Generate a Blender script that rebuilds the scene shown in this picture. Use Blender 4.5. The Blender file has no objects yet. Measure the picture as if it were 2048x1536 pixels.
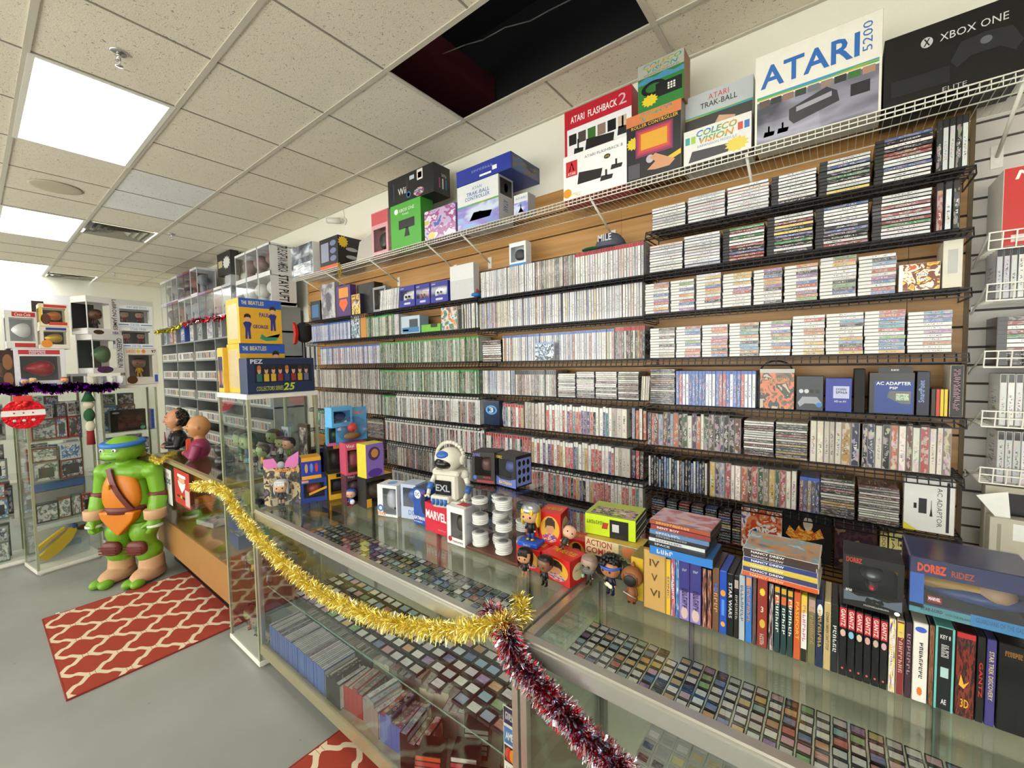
import bpy, math, random
from mathutils import Vector, Matrix, Euler
random.seed(7)
SC = bpy.context.scene
COL = SC.collection
FLOOR, CEIL, CAMH = 0.0, 3.342, 1.787
WALL_Y, BACK_X, RIGHT_X, NEAR_Y = 2.37, -10.4, 3.2, -3.4

# ---------------------------------------------------------------- camera, light, exposure
FPX = 841.1
yaw, pit, rol = math.radians(37.7365), math.radians(2.913), math.radians(-.991)
_f = Vector((-math.sin(yaw)*math.cos(pit), math.cos(yaw)*math.cos(pit), -math.sin(pit)))
_r = Vector((math.cos(yaw), math.sin(yaw), 0)); _u = _r.cross(_f)
_r2 = math.cos(rol)*_r + math.sin(rol)*_u; _u2 = -math.sin(rol)*_r + math.cos(rol)*_u
CAM = Vector((0, 0, CAMH))
cd = bpy.data.cameras.new('camera'); cam = bpy.data.objects.new('camera', cd); COL.objects.link(cam)
cd.sensor_width = 36; cd.lens = FPX/2048*36; cd.clip_start = .02; cd.clip_end = 60
cam.matrix_world = Matrix(((_r2.x, _u2.x, -_f.x, 0), (_r2.y, _u2.y, -_f.y, 0), (_r2.z, _u2.z, -_f.z, CAMH), (0, 0, 0, 1)))
SC.camera = cam
W = bpy.data.worlds.new('world'); SC.world = W; W.use_nodes = True
W.node_tree.nodes['Background'].inputs[0].default_value = (1, .965, .9, 1)
W.node_tree.nodes['Background'].inputs[1].default_value = 5.0
vs = SC.view_settings
vs.view_transform = 'Standard'; vs.look = 'None'; vs.gamma = 1; vs.use_curve_mapping = False
vs.exposure = .76
LAMP = 5.2
SC.render.engine = 'CYCLES'
SC.cycles.transparent_max_bounces = 32
SC.cycles.max_bounces = 8
SC.cycles.diffuse_bounces = 4
SC.cycles.glossy_bounces = 4
SC.cycles.use_denoising = True

# ---------------------------------------------------------------- measuring helpers (points of the place from the photo's lines of sight)
def ray(px, py): return _r2*((px-1024)/FPX) - _u2*((py-768)/FPX) + _f
def Zp(px, py, z): d = ray(px, py); return CAM + d*((z-CAMH)/d.z)
def Yp(px, py, y): d = ray(px, py); return CAM + d*(y/d.y)
def Xp(px, py, x): d = ray(px, py); return CAM + d*(x/d.x)
def pix(P):
    v = Vector(P)-CAM; d = v.dot(_f); return 1024+FPX*v.dot(_r2)/d, 768-FPX*v.dot(_u2)/d
def xat(px, y, z):
    a, b = -14.0, 3.0
    for _ in range(40):
        m = (a+b)/2
        v = Vector((m, y, z))-CAM
        if v.dot(_f) < .01 or pix((m, y, z))[0] < px: a = m
        else: b = m
    return (a+b)/2
def zat(py, x, y):
    a, b = 0.0, 3.6
    for _ in range(40):
        m = (a+b)/2
        if pix((x, y, m))[1] > py: a = m
        else: b = m
    return (a+b)/2

# ---------------------------------------------------------------- colours and materials
def hx(s):
    s = s.lstrip('#'); o = []
    for i in (0, 2, 4):
        c = int(s[i:i+2], 16)/255; o.append(c/12.92 if c <= .04045 else ((c+.055)/1.055)**2.4)
    return (*o, 1)
MATS = {}
def newmat(name):
    m = bpy.data.materials.new(name); m.use_nodes = True
    return m, m.node_tree.nodes, m.node_tree.links, m.node_tree.nodes['Principled BSDF']
def pm(name, col, rough=.5, metal=0, bump=0, bscale=40, var=0, spec=.5, coat=0):
    if name in MATS: return MATS[name]
    m, n, l, b = newmat(name)
    c = hx(col) if isinstance(col, str) else col
    b.inputs['Base Color'].default_value = c; b.inputs['Roughness'].default_value = rough
    b.inputs['Metallic'].default_value = metal; b.inputs['Specular IOR Level'].default_value = spec
    b.inputs['Coat Weight'].default_value = coat
    tc = n.new('ShaderNodeTexCoord')
    nz = n.new('ShaderNodeTexNoise'); nz.inputs['Scale'].default_value = bscale; l.new(tc.outputs['Object'], nz.inputs['Vector'])
    v = var or .06
    mp = n.new('ShaderNodeMapRange'); mp.inputs[3].default_value = 1-v; mp.inputs[4].default_value = 1+v
    l.new(nz.outputs['Fac'], mp.inputs[0])
    mx = n.new('ShaderNodeMix'); mx.data_type = 'RGBA'; mx.blend_type = 'MULTIPLY'; mx.inputs[0].default_value = 1
    mx.inputs[6].default_value = c; l.new(mp.outputs[0], mx.inputs[7]); l.new(mx.outputs[2], b.inputs['Base Color'])
    if bump:
        bp = n.new('ShaderNodeBump'); bp.inputs['Strength'].default_value = bump; bp.inputs['Distance'].default_value = .004
        l.new(nz.outputs['Fac'], bp.inputs['Height']); l.new(bp.outputs[0], b.inputs['Normal'])
    MATS[name] = m; return m
def glass(name, tint='#fafcfb', rough=.02, ior=1.45, extra=0.0):
    if name in MATS: return MATS[name]
    m, n, l, b = newmat(name); n.remove(b)
    t = n.new('ShaderNodeBsdfTransparent'); t.inputs[0].default_value = hx(tint)
    g = n.new('ShaderNodeBsdfGlossy'); g.inputs['Roughness'].default_value = rough
    fr = n.new('ShaderNodeFresnel'); ge = n.new('ShaderNodeNewGeometry'); mr = n.new('ShaderNodeMapRange')
    mr.inputs[3].default_value = ior; mr.inputs[4].default_value = 1/ior; l.new(ge.outputs['Backfacing'], mr.inputs[0]); l.new(mr.outputs[0], fr.inputs[0])
    ad = n.new('ShaderNodeMath'); ad.operation = 'ADD'; ad.inputs[1].default_value = extra; ad.use_clamp = True
    mx = n.new('ShaderNodeMixShader'); l.new(fr.outputs[0], ad.inputs[0]); l.new(ad.outputs[0], mx.inputs[0])
    l.new(t.outputs[0], mx.inputs[1]); l.new(g.outputs[0], mx.inputs[2]); l.new(mx.outputs[0], n['Material Output'].inputs[0])
    MATS[name] = m; return m
def emis(name, col, s):
    if name in MATS: return MATS[name]
    m, n, l, b = newmat(name); n.remove(b)
    e = n.new('ShaderNodeEmission'); e.inputs[0].default_value = hx(col); e.inputs[1].default_value = s
    l.new(e.outputs[0], n['Material Output'].inputs[0]); MATS[name] = m; return m
def math_(n, l, op, a, b=None, clamp=False):
    x = n.new('ShaderNodeMath'); x.operation = op; x.use_clamp = clamp
    for i, v in enumerate((a, b)):
        if v is None: continue
        if hasattr(v, 'is_linked') or hasattr(v, 'links'): l.new(v, x.inputs[i])
        else: x.inputs[i].default_value = v
    return x.outputs[0]
def mixc(n, l, f, a, b, mode='MIX'):
    x = n.new('ShaderNodeMix'); x.data_type = 'RGBA'; x.blend_type = mode
    for i, v in ((0, f), (6, a), (7, b)):
        if hasattr(v, 'links'): l.new(v, x.inputs[i])
        else: x.inputs[i].default_value = v
    return x.outputs[2]
def art(name, cols, scale=5, rough=.35, dist=.6, hard=True, coords='Generated', coat=.3):
    """printed picture: flat patches of the given colours"""
    if name in MATS: return MATS[name]
    m, n, l, b = newmat(name)
    tc = n.new('ShaderNodeTexCoord'); oi = n.new('ShaderNodeObjectInfo')
    nz = n.new('ShaderNodeTexNoise'); nz.noise_dimensions = '4D'; nz.inputs['Scale'].default_value = scale
    nz.inputs['Distortion'].default_value = dist; nz.inputs['Detail'].default_value = 3
    l.new(tc.outputs[coords], nz.inputs['Vector']); l.new(math_(n, l, 'MULTIPLY', oi.outputs['Random'], 50), nz.inputs['W'])
    r = n.new('ShaderNodeValToRGB'); r.color_ramp.interpolation = 'CONSTANT' if hard else 'LINEAR'
    k = len(cols); els = r.color_ramp.elements
    while len(els) < k: els.new(.5)
    for i, c in enumerate(cols):
        els[i].position = 0 if i == 0 else .3+.42*i/k; els[i].color = hx(c)
    l.new(nz.outputs['Fac'], r.inputs[0]); l.new(r.outputs[0], b.inputs['Base Color'])
    b.inputs['Roughness'].default_value = rough; b.inputs['Coat Weight'].default_value = coat
    MATS[name] = m; return m
def printmat(name, source, cap=None, capw=.12, contrast=.75, textual=True, amount=.5, rough=.35):
    """paper insert of a case: colour from the object (source 'obj') or from the mesh ('attr'), cap band at the end, patches and lettering-like marks"""
    if name in MATS: return MATS[name]
    m, n, l, b = newmat(name)
    uv = n.new('ShaderNodeUVMap'); sp = n.new('ShaderNodeSeparateXYZ'); l.new(uv.outputs[0], sp.inputs[0])
    if source == 'obj':
        oi = n.new('ShaderNodeObjectInfo'); col, rnd = oi.outputs['Color'], oi.outputs['Random']
    else:
        at = n.new('ShaderNodeAttribute'); at.attribute_name = 'tint'; col, rnd = at.outputs['Color'], at.outputs['Alpha']
    w = math_(n, l, 'MULTIPLY', rnd, 77.0)
    def noise(sx, sy, det=1.5):
        mp = n.new('ShaderNodeCombineXYZ')
        l.new(math_(n, l, 'MULTIPLY', sp.outputs[0], sx), mp.inputs[0]); l.new(math_(n, l, 'MULTIPLY', sp.outputs[1], sy), mp.inputs[1])
        z = n.new('ShaderNodeTexNoise'); z.noise_dimensions = '4D'; z.inputs['Scale'].default_value = 1; z.inputs['Detail'].default_value = det
        l.new(mp.outputs[0], z.inputs['Vector']); l.new(w, z.inputs['W']); return z
    a = noise(1.2, 6)
    hue = n.new('ShaderNodeHueSaturation'); l.new(col, hue.inputs['Color'])
    l.new(math_(n, l, 'ADD', .5, math_(n, l, 'MULTIPLY', math_(n, l, 'SUBTRACT', a.outputs['Fac'], .5), .35)), hue.inputs['Hue'])
    ac = mixc(n, l, amount, hue.outputs[0], a.outputs['Color'])
    f = math_(n, l, 'GREATER_THAN', a.outputs['Fac'], .53)
    c = mixc(n, l, math_(n, l, 'MULTIPLY', f, .8), col, ac)
    if textual:
        t = noise(2.4, 42, 2.5)
        ft = math_(n, l, 'GREATER_THAN', t.outputs['Fac'], .54)
        v = sp.outputs[1]
        mid = math_(n, l, 'MULTIPLY', math_(n, l, 'GREATER_THAN', v, .2), math_(n, l, 'LESS_THAN', v, math_(n, l, 'ADD', .5, math_(n, l, 'MULTIPLY', rnd, .3))))
        u = sp.outputs[0]
        cen = math_(n, l, 'MULTIPLY', math_(n, l, 'GREATER_THAN', u, .25), math_(n, l, 'LESS_THAN', u, .75))
        bw = n.new('ShaderNodeRGBToBW'); l.new(c, bw.inputs[0])
        inv = math_(n, l, 'LESS_THAN', bw.outputs[0], .22)
        cc = n.new('ShaderNodeCombineXYZ'); 
        for i in range(3): l.new(math_(n, l, 'MULTIPLY', inv, .85), cc.inputs[i])
        k = math_(n, l, 'MULTIPLY', math_(n, l, 'MULTIPLY', ft, math_(n, l, 'MULTIPLY', mid, cen)), contrast)
        c = mixc(n, l, k, c, cc.outputs[0])
    if cap:
        fc = math_(n, l, 'GREATER_THAN', sp.outputs[1], 1-capw)
        c = mixc(n, l, fc, c, hx(cap))
    l.new(c, b.inputs['Base Color']); b.inputs['Roughness'].default_value = rough
    b.inputs['Coat Weight'].default_value = .25
    MATS[name] = m; return m

# ---------------------------------------------------------------- mesh helpers
class MB:
    def __init__(s): s.v = []; s.f = []; s.m = []; s.uv = []; s.sm = []; s.tint = []; s.T = None; s.c = (1, 1, 1, 1)
    def P(s, p):
        p = Vector(p); p = s.T @ p if s.T is not None else p
        s.v.append((p.x, p.y, p.z)); return len(s.v)-1
    def face(s, ids, m=0, uv=None, smooth=False):
        s.f.append(ids); s.m.append(m); s.sm.append(smooth); s.tint.append(s.c)
        s.uv.append(uv or [(0, 0), (1, 0), (1, 1), (0, 1)][:len(ids)] if len(ids) <= 4 else [(0, 0)]*len(ids))
    def quad(s, a, b, c, d, m=0, uv=None): s.face([s.P(a), s.P(b), s.P(c), s.P(d)], m, uv)
    def box(s, x0, x1, y0, y1, z0, z1, m=0, ms=None):
        i = [s.P(p) for p in ((x0, y0, z0), (x1, y0, z0), (x1, y1, z0), (x0, y1, z0), (x0, y0, z1), (x1, y0, z1), (x1, y1, z1), (x0, y1, z1))]
        ms = ms or {}
        for k, q in dict(F=(0, 1, 5, 4), R=(1, 2, 6, 5), B=(2, 3, 7, 6), L=(3, 0, 4, 7), T=(4, 5, 6, 7), D=(3, 2, 1, 0)).items():
            s.face([i[j] for j in q], ms.get(k, m))
    def cbox(s, x0, x1, y0, y1, z0, z1, c, m=0):
        """box with cut corners and edges"""
        X, Y, Z = (x0, x1), (y0, y1), (z0, z1); c = min(c, (x1-x0)*.45, (y1-y0)*.45, (z1-z0)*.45)
        g = {}
        for a in (0, 1):
            for b in (0, 1):
                for d in (0, 1):
                    p = (X[a], Y[b], Z[d]); sg = (1-2*a, 1-2*b, 1-2*d)
                    for k in range(3):
                        q = [p[j]+(0 if j == k else sg[j]*c) for j in range(3)]
                        g[a, b, d, k] = s.P(q)
        def G(a, b, d, k): return g[a, b, d, k]
        s.face([G(0, 0, 0, 1), G(1, 0, 0, 1), G(1, 0, 1, 1), G(0, 0, 1, 1)], m)
        s.face([G(1, 1, 0, 1), G(0, 1, 0, 1), G(0, 1, 1, 1), G(1, 1, 1, 1)], m)
        s.face([G(0, 1, 0, 0), G(0, 0, 0, 0), G(0, 0, 1, 0), G(0, 1, 1, 0)], m)
        s.face([G(1, 0, 0, 0), G(1, 1, 0, 0), G(1, 1, 1, 0), G(1, 0, 1, 0)], m)
        s.face([G(0, 0, 1, 2), G(1, 0, 1, 2), G(1, 1, 1, 2), G(0, 1, 1, 2)], m)
        s.face([G(0, 1, 0, 2), G(1, 1, 0, 2), G(1, 0, 0, 2), G(0, 0, 0, 2)], m)
        for a in (0, 1):
            for b in (0, 1):
                q = [G(a, b, 0, 0), G(a, b, 0, 1), G(a, b, 1, 1), G(a, b, 1, 0)]
                s.face(q if a == b else q[::-1], m)
                q = [G(a, 0, b, 0), G(a, 0, b, 2), G(a, 1, b, 2), G(a, 1, b, 0)]
                s.face(q if a != b else q[::-1], m)
                q = [G(0, a, b, 1), G(0, a, b, 2), G(1, a, b, 2), G(1, a, b, 1)]
                s.face(q if a == b else q[::-1], m)
                for d in (0, 1):
                    q = [G(a, b, d, 0), G(a, b, d, 1), G(a, b, d, 2)]
                    s.face(q if (a+b+d) % 2 else q[::-1], m)
    def tube(s, p0, p1, r0, r1=None, n=8, m=0, cap=True):
        p0, p1 = Vector(p0), Vector(p1); r1 = r0 if r1 is None else r1
        d = (p1-p0).normalized(); a = d.orthogonal().normalized(); b = d.cross(a)
        A = [s.P(p0+(a*math.cos(t)+b*math.sin(t))*r0) for t in [2*math.pi*i/n for i in range(n)]]
        B = [s.P(p1+(a*math.cos(t)+b*math.sin(t))*r1) for t in [2*math.pi*i/n for i in range(n)]]
        for i in range(n): s.face([A[i], A[(i+1) % n], B[(i+1) % n], B[i]], m, smooth=n > 5)
        if cap: s.face(A[::-1], m); s.face(B, m)
    def lathe(s, prof, n=20, m=0, c=(0, 0, 0)):
        """profile of (r, z) turned about z"""
        rings = []
        for r, z in prof:
            rings.append([s.P((c[0]+r*math.cos(2*math.pi*i/n), c[1]+r*math.sin(2*math.pi*i/n), c[2]+z)) for i in range(n)])
        for A, B in zip(rings, rings[1:]):
            for i in range(n): s.face([A[i], A[(i+1) % n], B[(i+1) % n], B[i]], m, smooth=True)
        s.face(rings[0][::-1], m); s.face(rings[-1], m)
    def ball(s, c, r, n=16, k=10, m=0, fn=None):
        c = Vector(c); r = (r, r, r) if not hasattr(r, '__len__') else r
        rows = []
        for j in range(1, k):
            ph = math.pi*j/k; row = []
            for i in range(n):
                th = 2*math.pi*i/n
                q = Vector((math.sin(ph)*math.cos(th), math.sin(ph)*math.sin(th), math.cos(ph)))
                if fn: q = fn(q)
                row.append(s.P(c+Vector((q.x*r[0], q.y*r[1], q.z*r[2]))))
            rows.append(row)
        q = Vector((0, 0, 1)); q = fn(q) if fn else q; top = s.P(c+Vector((q.x*r[0], q.y*r[1], q.z*r[2])))
        q = Vector((0, 0, -1)); q = fn(q) if fn else q; bot = s.P(c+Vector((q.x*r[0], q.y*r[1], q.z*r[2])))
        for i in range(n):
            s.face([top, rows[0][i], rows[0][(i+1) % n]], m, smooth=True)
            s.face([bot, rows[-1][(i+1) % n], rows[-1][i]], m, smooth=True)
        for A, B in zip(rows, rows[1:]):
            for i in range(n): s.face([A[i], B[i], B[(i+1) % n], A[(i+1) % n]], m, smooth=True)
    def prism(s, pts, y0, y1, m=0):
        """outline in x,z pushed from y0 to y1"""
        A = [s.P((x, y0, z)) for x, z in pts]; B = [s.P((x, y1, z)) for x, z in pts]
        s.face(A, m); s.face(B[::-1], m)
        for i in range(len(pts)): j = (i+1) % len(pts); s.face([A[j], A[i], B[i], B[j]], m)
    def mesh(s, name, mats, tint=False):
        me = bpy.data.meshes.new(name); me.from_pydata(s.v, [], s.f)
        for m in (mats if isinstance(mats, (list, tuple)) else [mats]): me.materials.append(m)
        me.polygons.foreach_set('material_index', s.m); me.polygons.foreach_set('use_smooth', s.sm)
        ul = me.uv_layers.new(name='UVMap'); flat = [c for f in s.uv for p in f for c in p]
        ul.data.foreach_set('uv', flat)
        if tint:
            at = me.color_attributes.new('tint', 'FLOAT_COLOR', 'CORNER')
            at.data.foreach_set('color', [x for f, c in zip(s.f, s.tint) for _ in f for x in c])
        me.update(); return me
    def obj(s, name, mats, parent=None, tint=False):
        return link(name, s.mesh(name, mats, tint), parent)
def link(name, data, parent=None, loc=None, rot=None):
    o = bpy.data.objects.new(name, data); COL.objects.link(o)
    if parent is not None: o.parent = parent
    if loc is not None: o.location = loc
    if rot is not None: o.rotation_euler = rot
    return o
def tag(o, label=None, cat=None, group=None, kind=None):
    if label: o['label'] = label
    if cat: o['category'] = cat
    if group: o['group'] = group
    if kind: o['kind'] = kind
    return o
def empty(name, loc, rotz=0, label=None, cat=None, group=None):
    o = bpy.data.objects.new(name, None); COL.objects.link(o); o.location = loc; o.rotation_euler = (0, 0, rotz)
    o.empty_display_size = .05
    return tag(o, label, cat, group)
def copy_tree(o, parent=None, loc=None, rotz=None, label=None, group=None, kids=True):
    c = o.copy(); COL.objects.link(c)
    if parent is not None: c.parent = parent
    if loc is not None: c.location = loc
    if rotz is not None: c.rotation_euler = (0, 0, rotz)
    if label: c['label'] = label
    if group: c['group'] = group
    if kids:
        for ch in list(CHILDREN.get(o.name, [])) or [x for x in bpy.data.objects if x.parent == o]:
            copy_tree(ch, c)
    return c
CHILDREN = {}
def struct(name, mb, mats):
    o = mb.obj(name, mats); o['kind'] = 'structure'; return o

ONES = 'first second third fourth fifth sixth seventh eighth ninth tenth eleventh twelfth thirteenth fourteenth fifteenth sixteenth seventeenth eighteenth nineteenth'.split()
TENS = {2: 'twent', 3: 'thirt', 4: 'fort', 5: 'fift', 6: 'sixt', 7: 'sevent', 8: 'eight', 9: 'ninet'}
def nth(k):
    if k < 20: return ONES[k-1]
    if k >= 100: return 'hundred-'+nth(k-100) if k > 100 else 'hundredth'
    t, u = divmod(k, 10)
    return TENS[t]+'ieth' if u == 0 else TENS[t]+'y-'+ONES[u-1]
CN = dict(white='f0f0ee', grey='9a9a9a', black='1c1c1e', red='c42a2a', blue='2f5fb8', green='3a8f45', yellow='e6c433', orange='d9792b', brown='6e4a30', purple='6a4596', pink='d98bb0', tan='c9b188', teal='3f9c9c', navy='1d2a5a', maroon='6a2026', silver='c8cacc')
CNL = {k: hx(v)[:3] for k, v in CN.items()}
def cname(c):
    return min(CNL, key=lambda k: sum((a**.45-b**.45)**2 for a, b in zip(CNL[k], c[:3])))

# ---------------------------------------------------------------- lettering and panels on box faces
def face_frame(f, w, d, h):
    """(origin, right, up, normal, width, height) of a face of a box that stands centred on its base"""
    return dict(F=((-w/2, -d/2, 0), (1, 0, 0), (0, 0, 1), (0, -1, 0), w, h), R=((w/2, -d/2, 0), (0, 1, 0), (0, 0, 1), (1, 0, 0), d, h),
                L=((-w/2, d/2, 0), (0, -1, 0), (0, 0, 1), (-1, 0, 0), d, h), T=((-w/2, -d/2, h), (1, 0, 0), (0, 1, 0), (0, 0, 1), w, d))[f]
def panel(parent, name, dims, f, u0, v0, u1, v1, mat, lift=.0006, rnd=0, label=None, shape=None):
    o, r, u, nn, W_, H_ = face_frame(f, *dims); o, r, u, nn = map(Vector, (o, r, u, nn))
    mb = MB(); e = lift
    if shape == 'burst': pts = [(.5+.5*(1 if i % 2 else .74)*math.cos(math.pi*i/12), .5+.5*(1 if i % 2 else .74)*math.sin(math.pi*i/12)) for i in range(24)]
    elif shape == 'round': pts = [(.5+.5*math.cos(math.pi*i/14), .5+.5*math.sin(math.pi*i/14)) for i in range(28)]
    elif shape: pts = shape
    else: pts = [(0, 0), (1, 0), (1, 1), (0, 1)]
    def at(a, b, k): return o + r*((u0+(u1-u0)*a)*W_) + u*((v0+(v1-v0)*b)*H_) + nn*k
    A = [mb.P(at(a, b, e)) for a, b in pts]; mb.face(A, 0, uv=[(a, b) for a, b in pts])
    B = [mb.P(at(a, b, .00005)) for a, b in pts]
    for i in range(len(pts)): j = (i+1) % len(pts); mb.face([A[j], A[i], B[i], B[j]], 0)
    ob = mb.obj(name, mat, parent)
    if label: ob['label'] = label
    return ob
_tc = {}
def lettering(parent, text, dims, f, u0, v0, u1, v1, mat, lift=.0009, turn=0, thick=.0, shear=0, name='lettering', keep=False):
    """words in a rectangle of a face (fractions); turn 90 = reading downwards"""
    key = (text, thick, shear)
    if text[0] == '~' and key not in _tc:   # writing too small to read: letter-like marks
        rn = random.Random(text); V, F = [], []; n = len(text)-1
        for i in range(n):
            a, b = (i+.1)/n, (i+.82)/n
            for u0_, u1_, v0_, v1_ in ((a, a+.25/n, 0, 1), (a, b, *rn.choice(((0, .2), (.8, 1), (.4, .6)))), (b-.22/n, b, *rn.choice(((0, 1), (0, .5), (.5, 1))))):
                k = len(V); V += [(u0_, v0_), (u1_, v0_), (u1_, v1_), (u0_, v1_)]; F.append([k, k+1, k+2, k+3])
        _tc[key] = (V, F)
    if key not in _tc:
        c = bpy.data.curves.new('words', 'FONT'); c.body = text; c.resolution_u = 2; c.offset = thick; c.shear = shear; c.space_character = 1.02
        t = bpy.data.objects.new('words', c); COL.objects.link(t)
        dg = bpy.context.evaluated_depsgraph_get(); me = bpy.data.meshes.new_from_object(t.evaluated_get(dg))
        vs_ = [v.co.copy() for v in me.vertices]; fs = [list(p.vertices) for p in me.polygons]
        bpy.data.objects.remove(t); bpy.data.meshes.remove(me); bpy.data.curves.remove(c)
        if not vs_: return None
        x0 = min(v.x for v in vs_); x1 = max(v.x for v in vs_); y0 = min(v.y for v in vs_); y1 = max(v.y for v in vs_)
        _tc[key] = ([((v.x-x0)/max(x1-x0, 1e-6), (v.y-y0)/max(y1-y0, 1e-6)) for v in vs_], fs)
    vs_, fs = _tc[key]
    o, r, u, nn, W_, H_ = face_frame(f, *dims); o, r, u, nn = map(Vector, (o, r, u, nn))
    mb = MB()
    for a, b in vs_:
        if turn == 90: a, b = b, 1-a
        elif turn == -90: a, b = 1-b, a
        mb.P(o + r*((u0+(u1-u0)*a)*W_) + u*((v0+(v1-v0)*b)*H_) + nn*lift)
    for q in fs: mb.face(q, 0)
    return mb.obj(name, mat, parent)
def pbox(bl, br, top, z=None, y=None, turn_max=None):
    """a box's front-bottom corners and top (pixels) on a level z or upright plane y -> centre base point, turn, width, height"""
    if z is not None and y is None: A, B = Zp(*bl, z), Zp(*br, z)
    else:
        A = Vector((xat(bl[0], y, z), y, z)); B = Vector((xat(br[0], y, z), y, z))
    w = (B-A).length; a = math.atan2(B.y-A.y, B.x-A.x)
    h = zat(top, A.x, A.y)-A.z
    return A, B, w, a, h
def carton(name, label, cat, bl, br, top, depth, mats, z=None, y=None, group=None, h=None, lift=0, w=None, back=0):
    """a box placed by its front edge; returns (root, dims)"""
    A, B, w_, a, h_ = pbox(bl, br, top, z, y); w = w or w_; h = h or h_
    n = Vector((-math.sin(a), math.cos(a), 0)); c = A+(B-A)*.5+n*(depth/2+back); c.z += lift
    mb = MB(); mb.cbox(-w/2, w/2, -depth/2, depth/2, 0, h, .0012)
    if isinstance(mats, (list, tuple)):
        side = mats[1]; mats = list(mats)
        o = mb.mesh(name, mats)
        for p in o.polygons:
            nn = p.normal
            p.material_index = 0 if nn.y < -.9 else (1 if abs(nn.x) > .9 else (2 if len(mats) > 2 and nn.z > .9 else 1))
        ob = link(name, o)
    else: ob = mb.obj(name, mats)
    ob.location = c; ob.rotation_euler = (0, 0, a); tag(ob, label, cat, group)
    return ob, (w, depth, h)
# ================================================================ THE ROOM
GX, GY, GX0, GY0 = .611, .591, -2.022*1.555, .543*1.555
M_floor = None
def floor_mat():
    m, n, l, b = newmat('painted_concrete')
    tc = n.new('ShaderNodeTexCoord')
    a = n.new('ShaderNodeTexNoise'); a.inputs['Scale'].default_value = 1.3; a.inputs['Detail'].default_value = 5; l.new(tc.outputs['Object'], a.inputs[0])
    r = n.new('ShaderNodeValToRGB'); r.color_ramp.elements[0].position = .3; r.color_ramp.elements[0].color = hx('#868883'); r.color_ramp.elements[1].position = .7; r.color_ramp.elements[1].color = hx('#9a9c97')
    l.new(a.outputs['Fac'], r.inputs[0])
    v = n.new('ShaderNodeTexVoronoi'); v.inputs['Scale'].default_value = 5; l.new(tc.outputs['Object'], v.inputs[0])
    k = math_(n, l, 'LESS_THAN', v.outputs['Distance'], .035)
    c = mixc(n, l, math_(n, l, 'MULTIPLY', k, .35), r.outputs[0], hx('#55534c'))
    l.new(c, b.inputs['Base Color']); b.inputs['Roughness'].default_value = .32
    a2 = n.new('ShaderNodeTexNoise'); a2.inputs['Scale'].default_value = 9; l.new(tc.outputs['Object'], a2.inputs[0])
    l.new(math_(n, l, 'ADD', .25, math_(n, l, 'MULTIPLY', a2.outputs['Fac'], .25)), b.inputs['Roughness'])
    return m
mb = MB(); mb.box(BACK_X-.1, RIGHT_X+.1, NEAR_Y-.1, WALL_Y+.1, -.06, 0); struct('floor', mb, floor_mat())
M_wall = pm('wall_paint', '#e4e2d4', .7, bump=.15, bscale=90, var=.02)
mb = MB(); mb.box(BACK_X-.1, RIGHT_X+.1, WALL_Y, WALL_Y+.1, 0, CEIL+.02); struct('wall_right', mb, M_wall)
mb = MB(); mb.box(BACK_X-.1, BACK_X, NEAR_Y, WALL_Y, 0, CEIL+.02); struct('wall_back', mb, M_wall)
mb = MB(); mb.box(BACK_X-.1, RIGHT_X+.1, NEAR_Y-.1, NEAR_Y, 0, .75); mb.box(BACK_X-.1, RIGHT_X+.1, NEAR_Y-.1, NEAR_Y, 2.75, CEIL+.02)
ADDED_WINX = [(-8.6, -6.2), (-5.6, -3.2), (-2.6, -.2), (.3, 2.7)]  # unseen windows, added so daylight fills the room and lifts the ceiling
e_ = [BACK_X-.1]+[v for w_ in ADDED_WINX for v in w_]+[RIGHT_X+.1]
for a_, b_ in zip(e_[::2], e_[1::2]): mb.box(a_, b_, NEAR_Y-.1, NEAR_Y, .75, 2.75)
struct('wall_left', mb, M_wall)
for k_, (a_, b_) in enumerate(ADDED_WINX):
    fr_ = MB()
    for q_ in ((a_, b_, .75, .8), (a_, b_, 2.7, 2.75), (a_, a_+.05, .8, 2.7), (b_-.05, b_, .8, 2.7), ((a_+b_)/2-.025, (a_+b_)/2+.025, .8, 2.7)): fr_.box(q_[0], q_[1], NEAR_Y-.08, NEAR_Y-.02, q_[2], q_[3])
    wo_ = struct('added_window_%d' % (k_+1), fr_, pm('added_window_metal', '#8d8f90', .4, .6))
    gl_ = MB(); gl_.box(a_+.05, b_-.05, NEAR_Y-.055, NEAR_Y-.05, .8, 2.7); gl_.obj('pane', glass('added_window_glass'), wo_)
mb = MB(); mb.box(RIGHT_X, RIGHT_X+.1, NEAR_Y, WALL_Y, 0, CEIL+.02); struct('wall_front', mb, M_wall)
mb = MB(); mb.box(-4.2, .6, -.6, WALL_Y-.001, CEIL+.75, CEIL+.8); [mb.box(*q, CEIL+.02, CEIL+.75) for q in ((-4.2, .6, WALL_Y-.03, WALL_Y-.001), (-4.2, .6, -.6, -.57), (-4.2, -4.17, -.57, WALL_Y-.03), (.57, .6, -.57, WALL_Y-.03))]; o = struct('plenum_dark_box', mb, pm('plenum_dark', '#17181a', .8))  # dark box added around the open bay so it looks unlit
o.name = 'ceiling_added_box'

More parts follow.
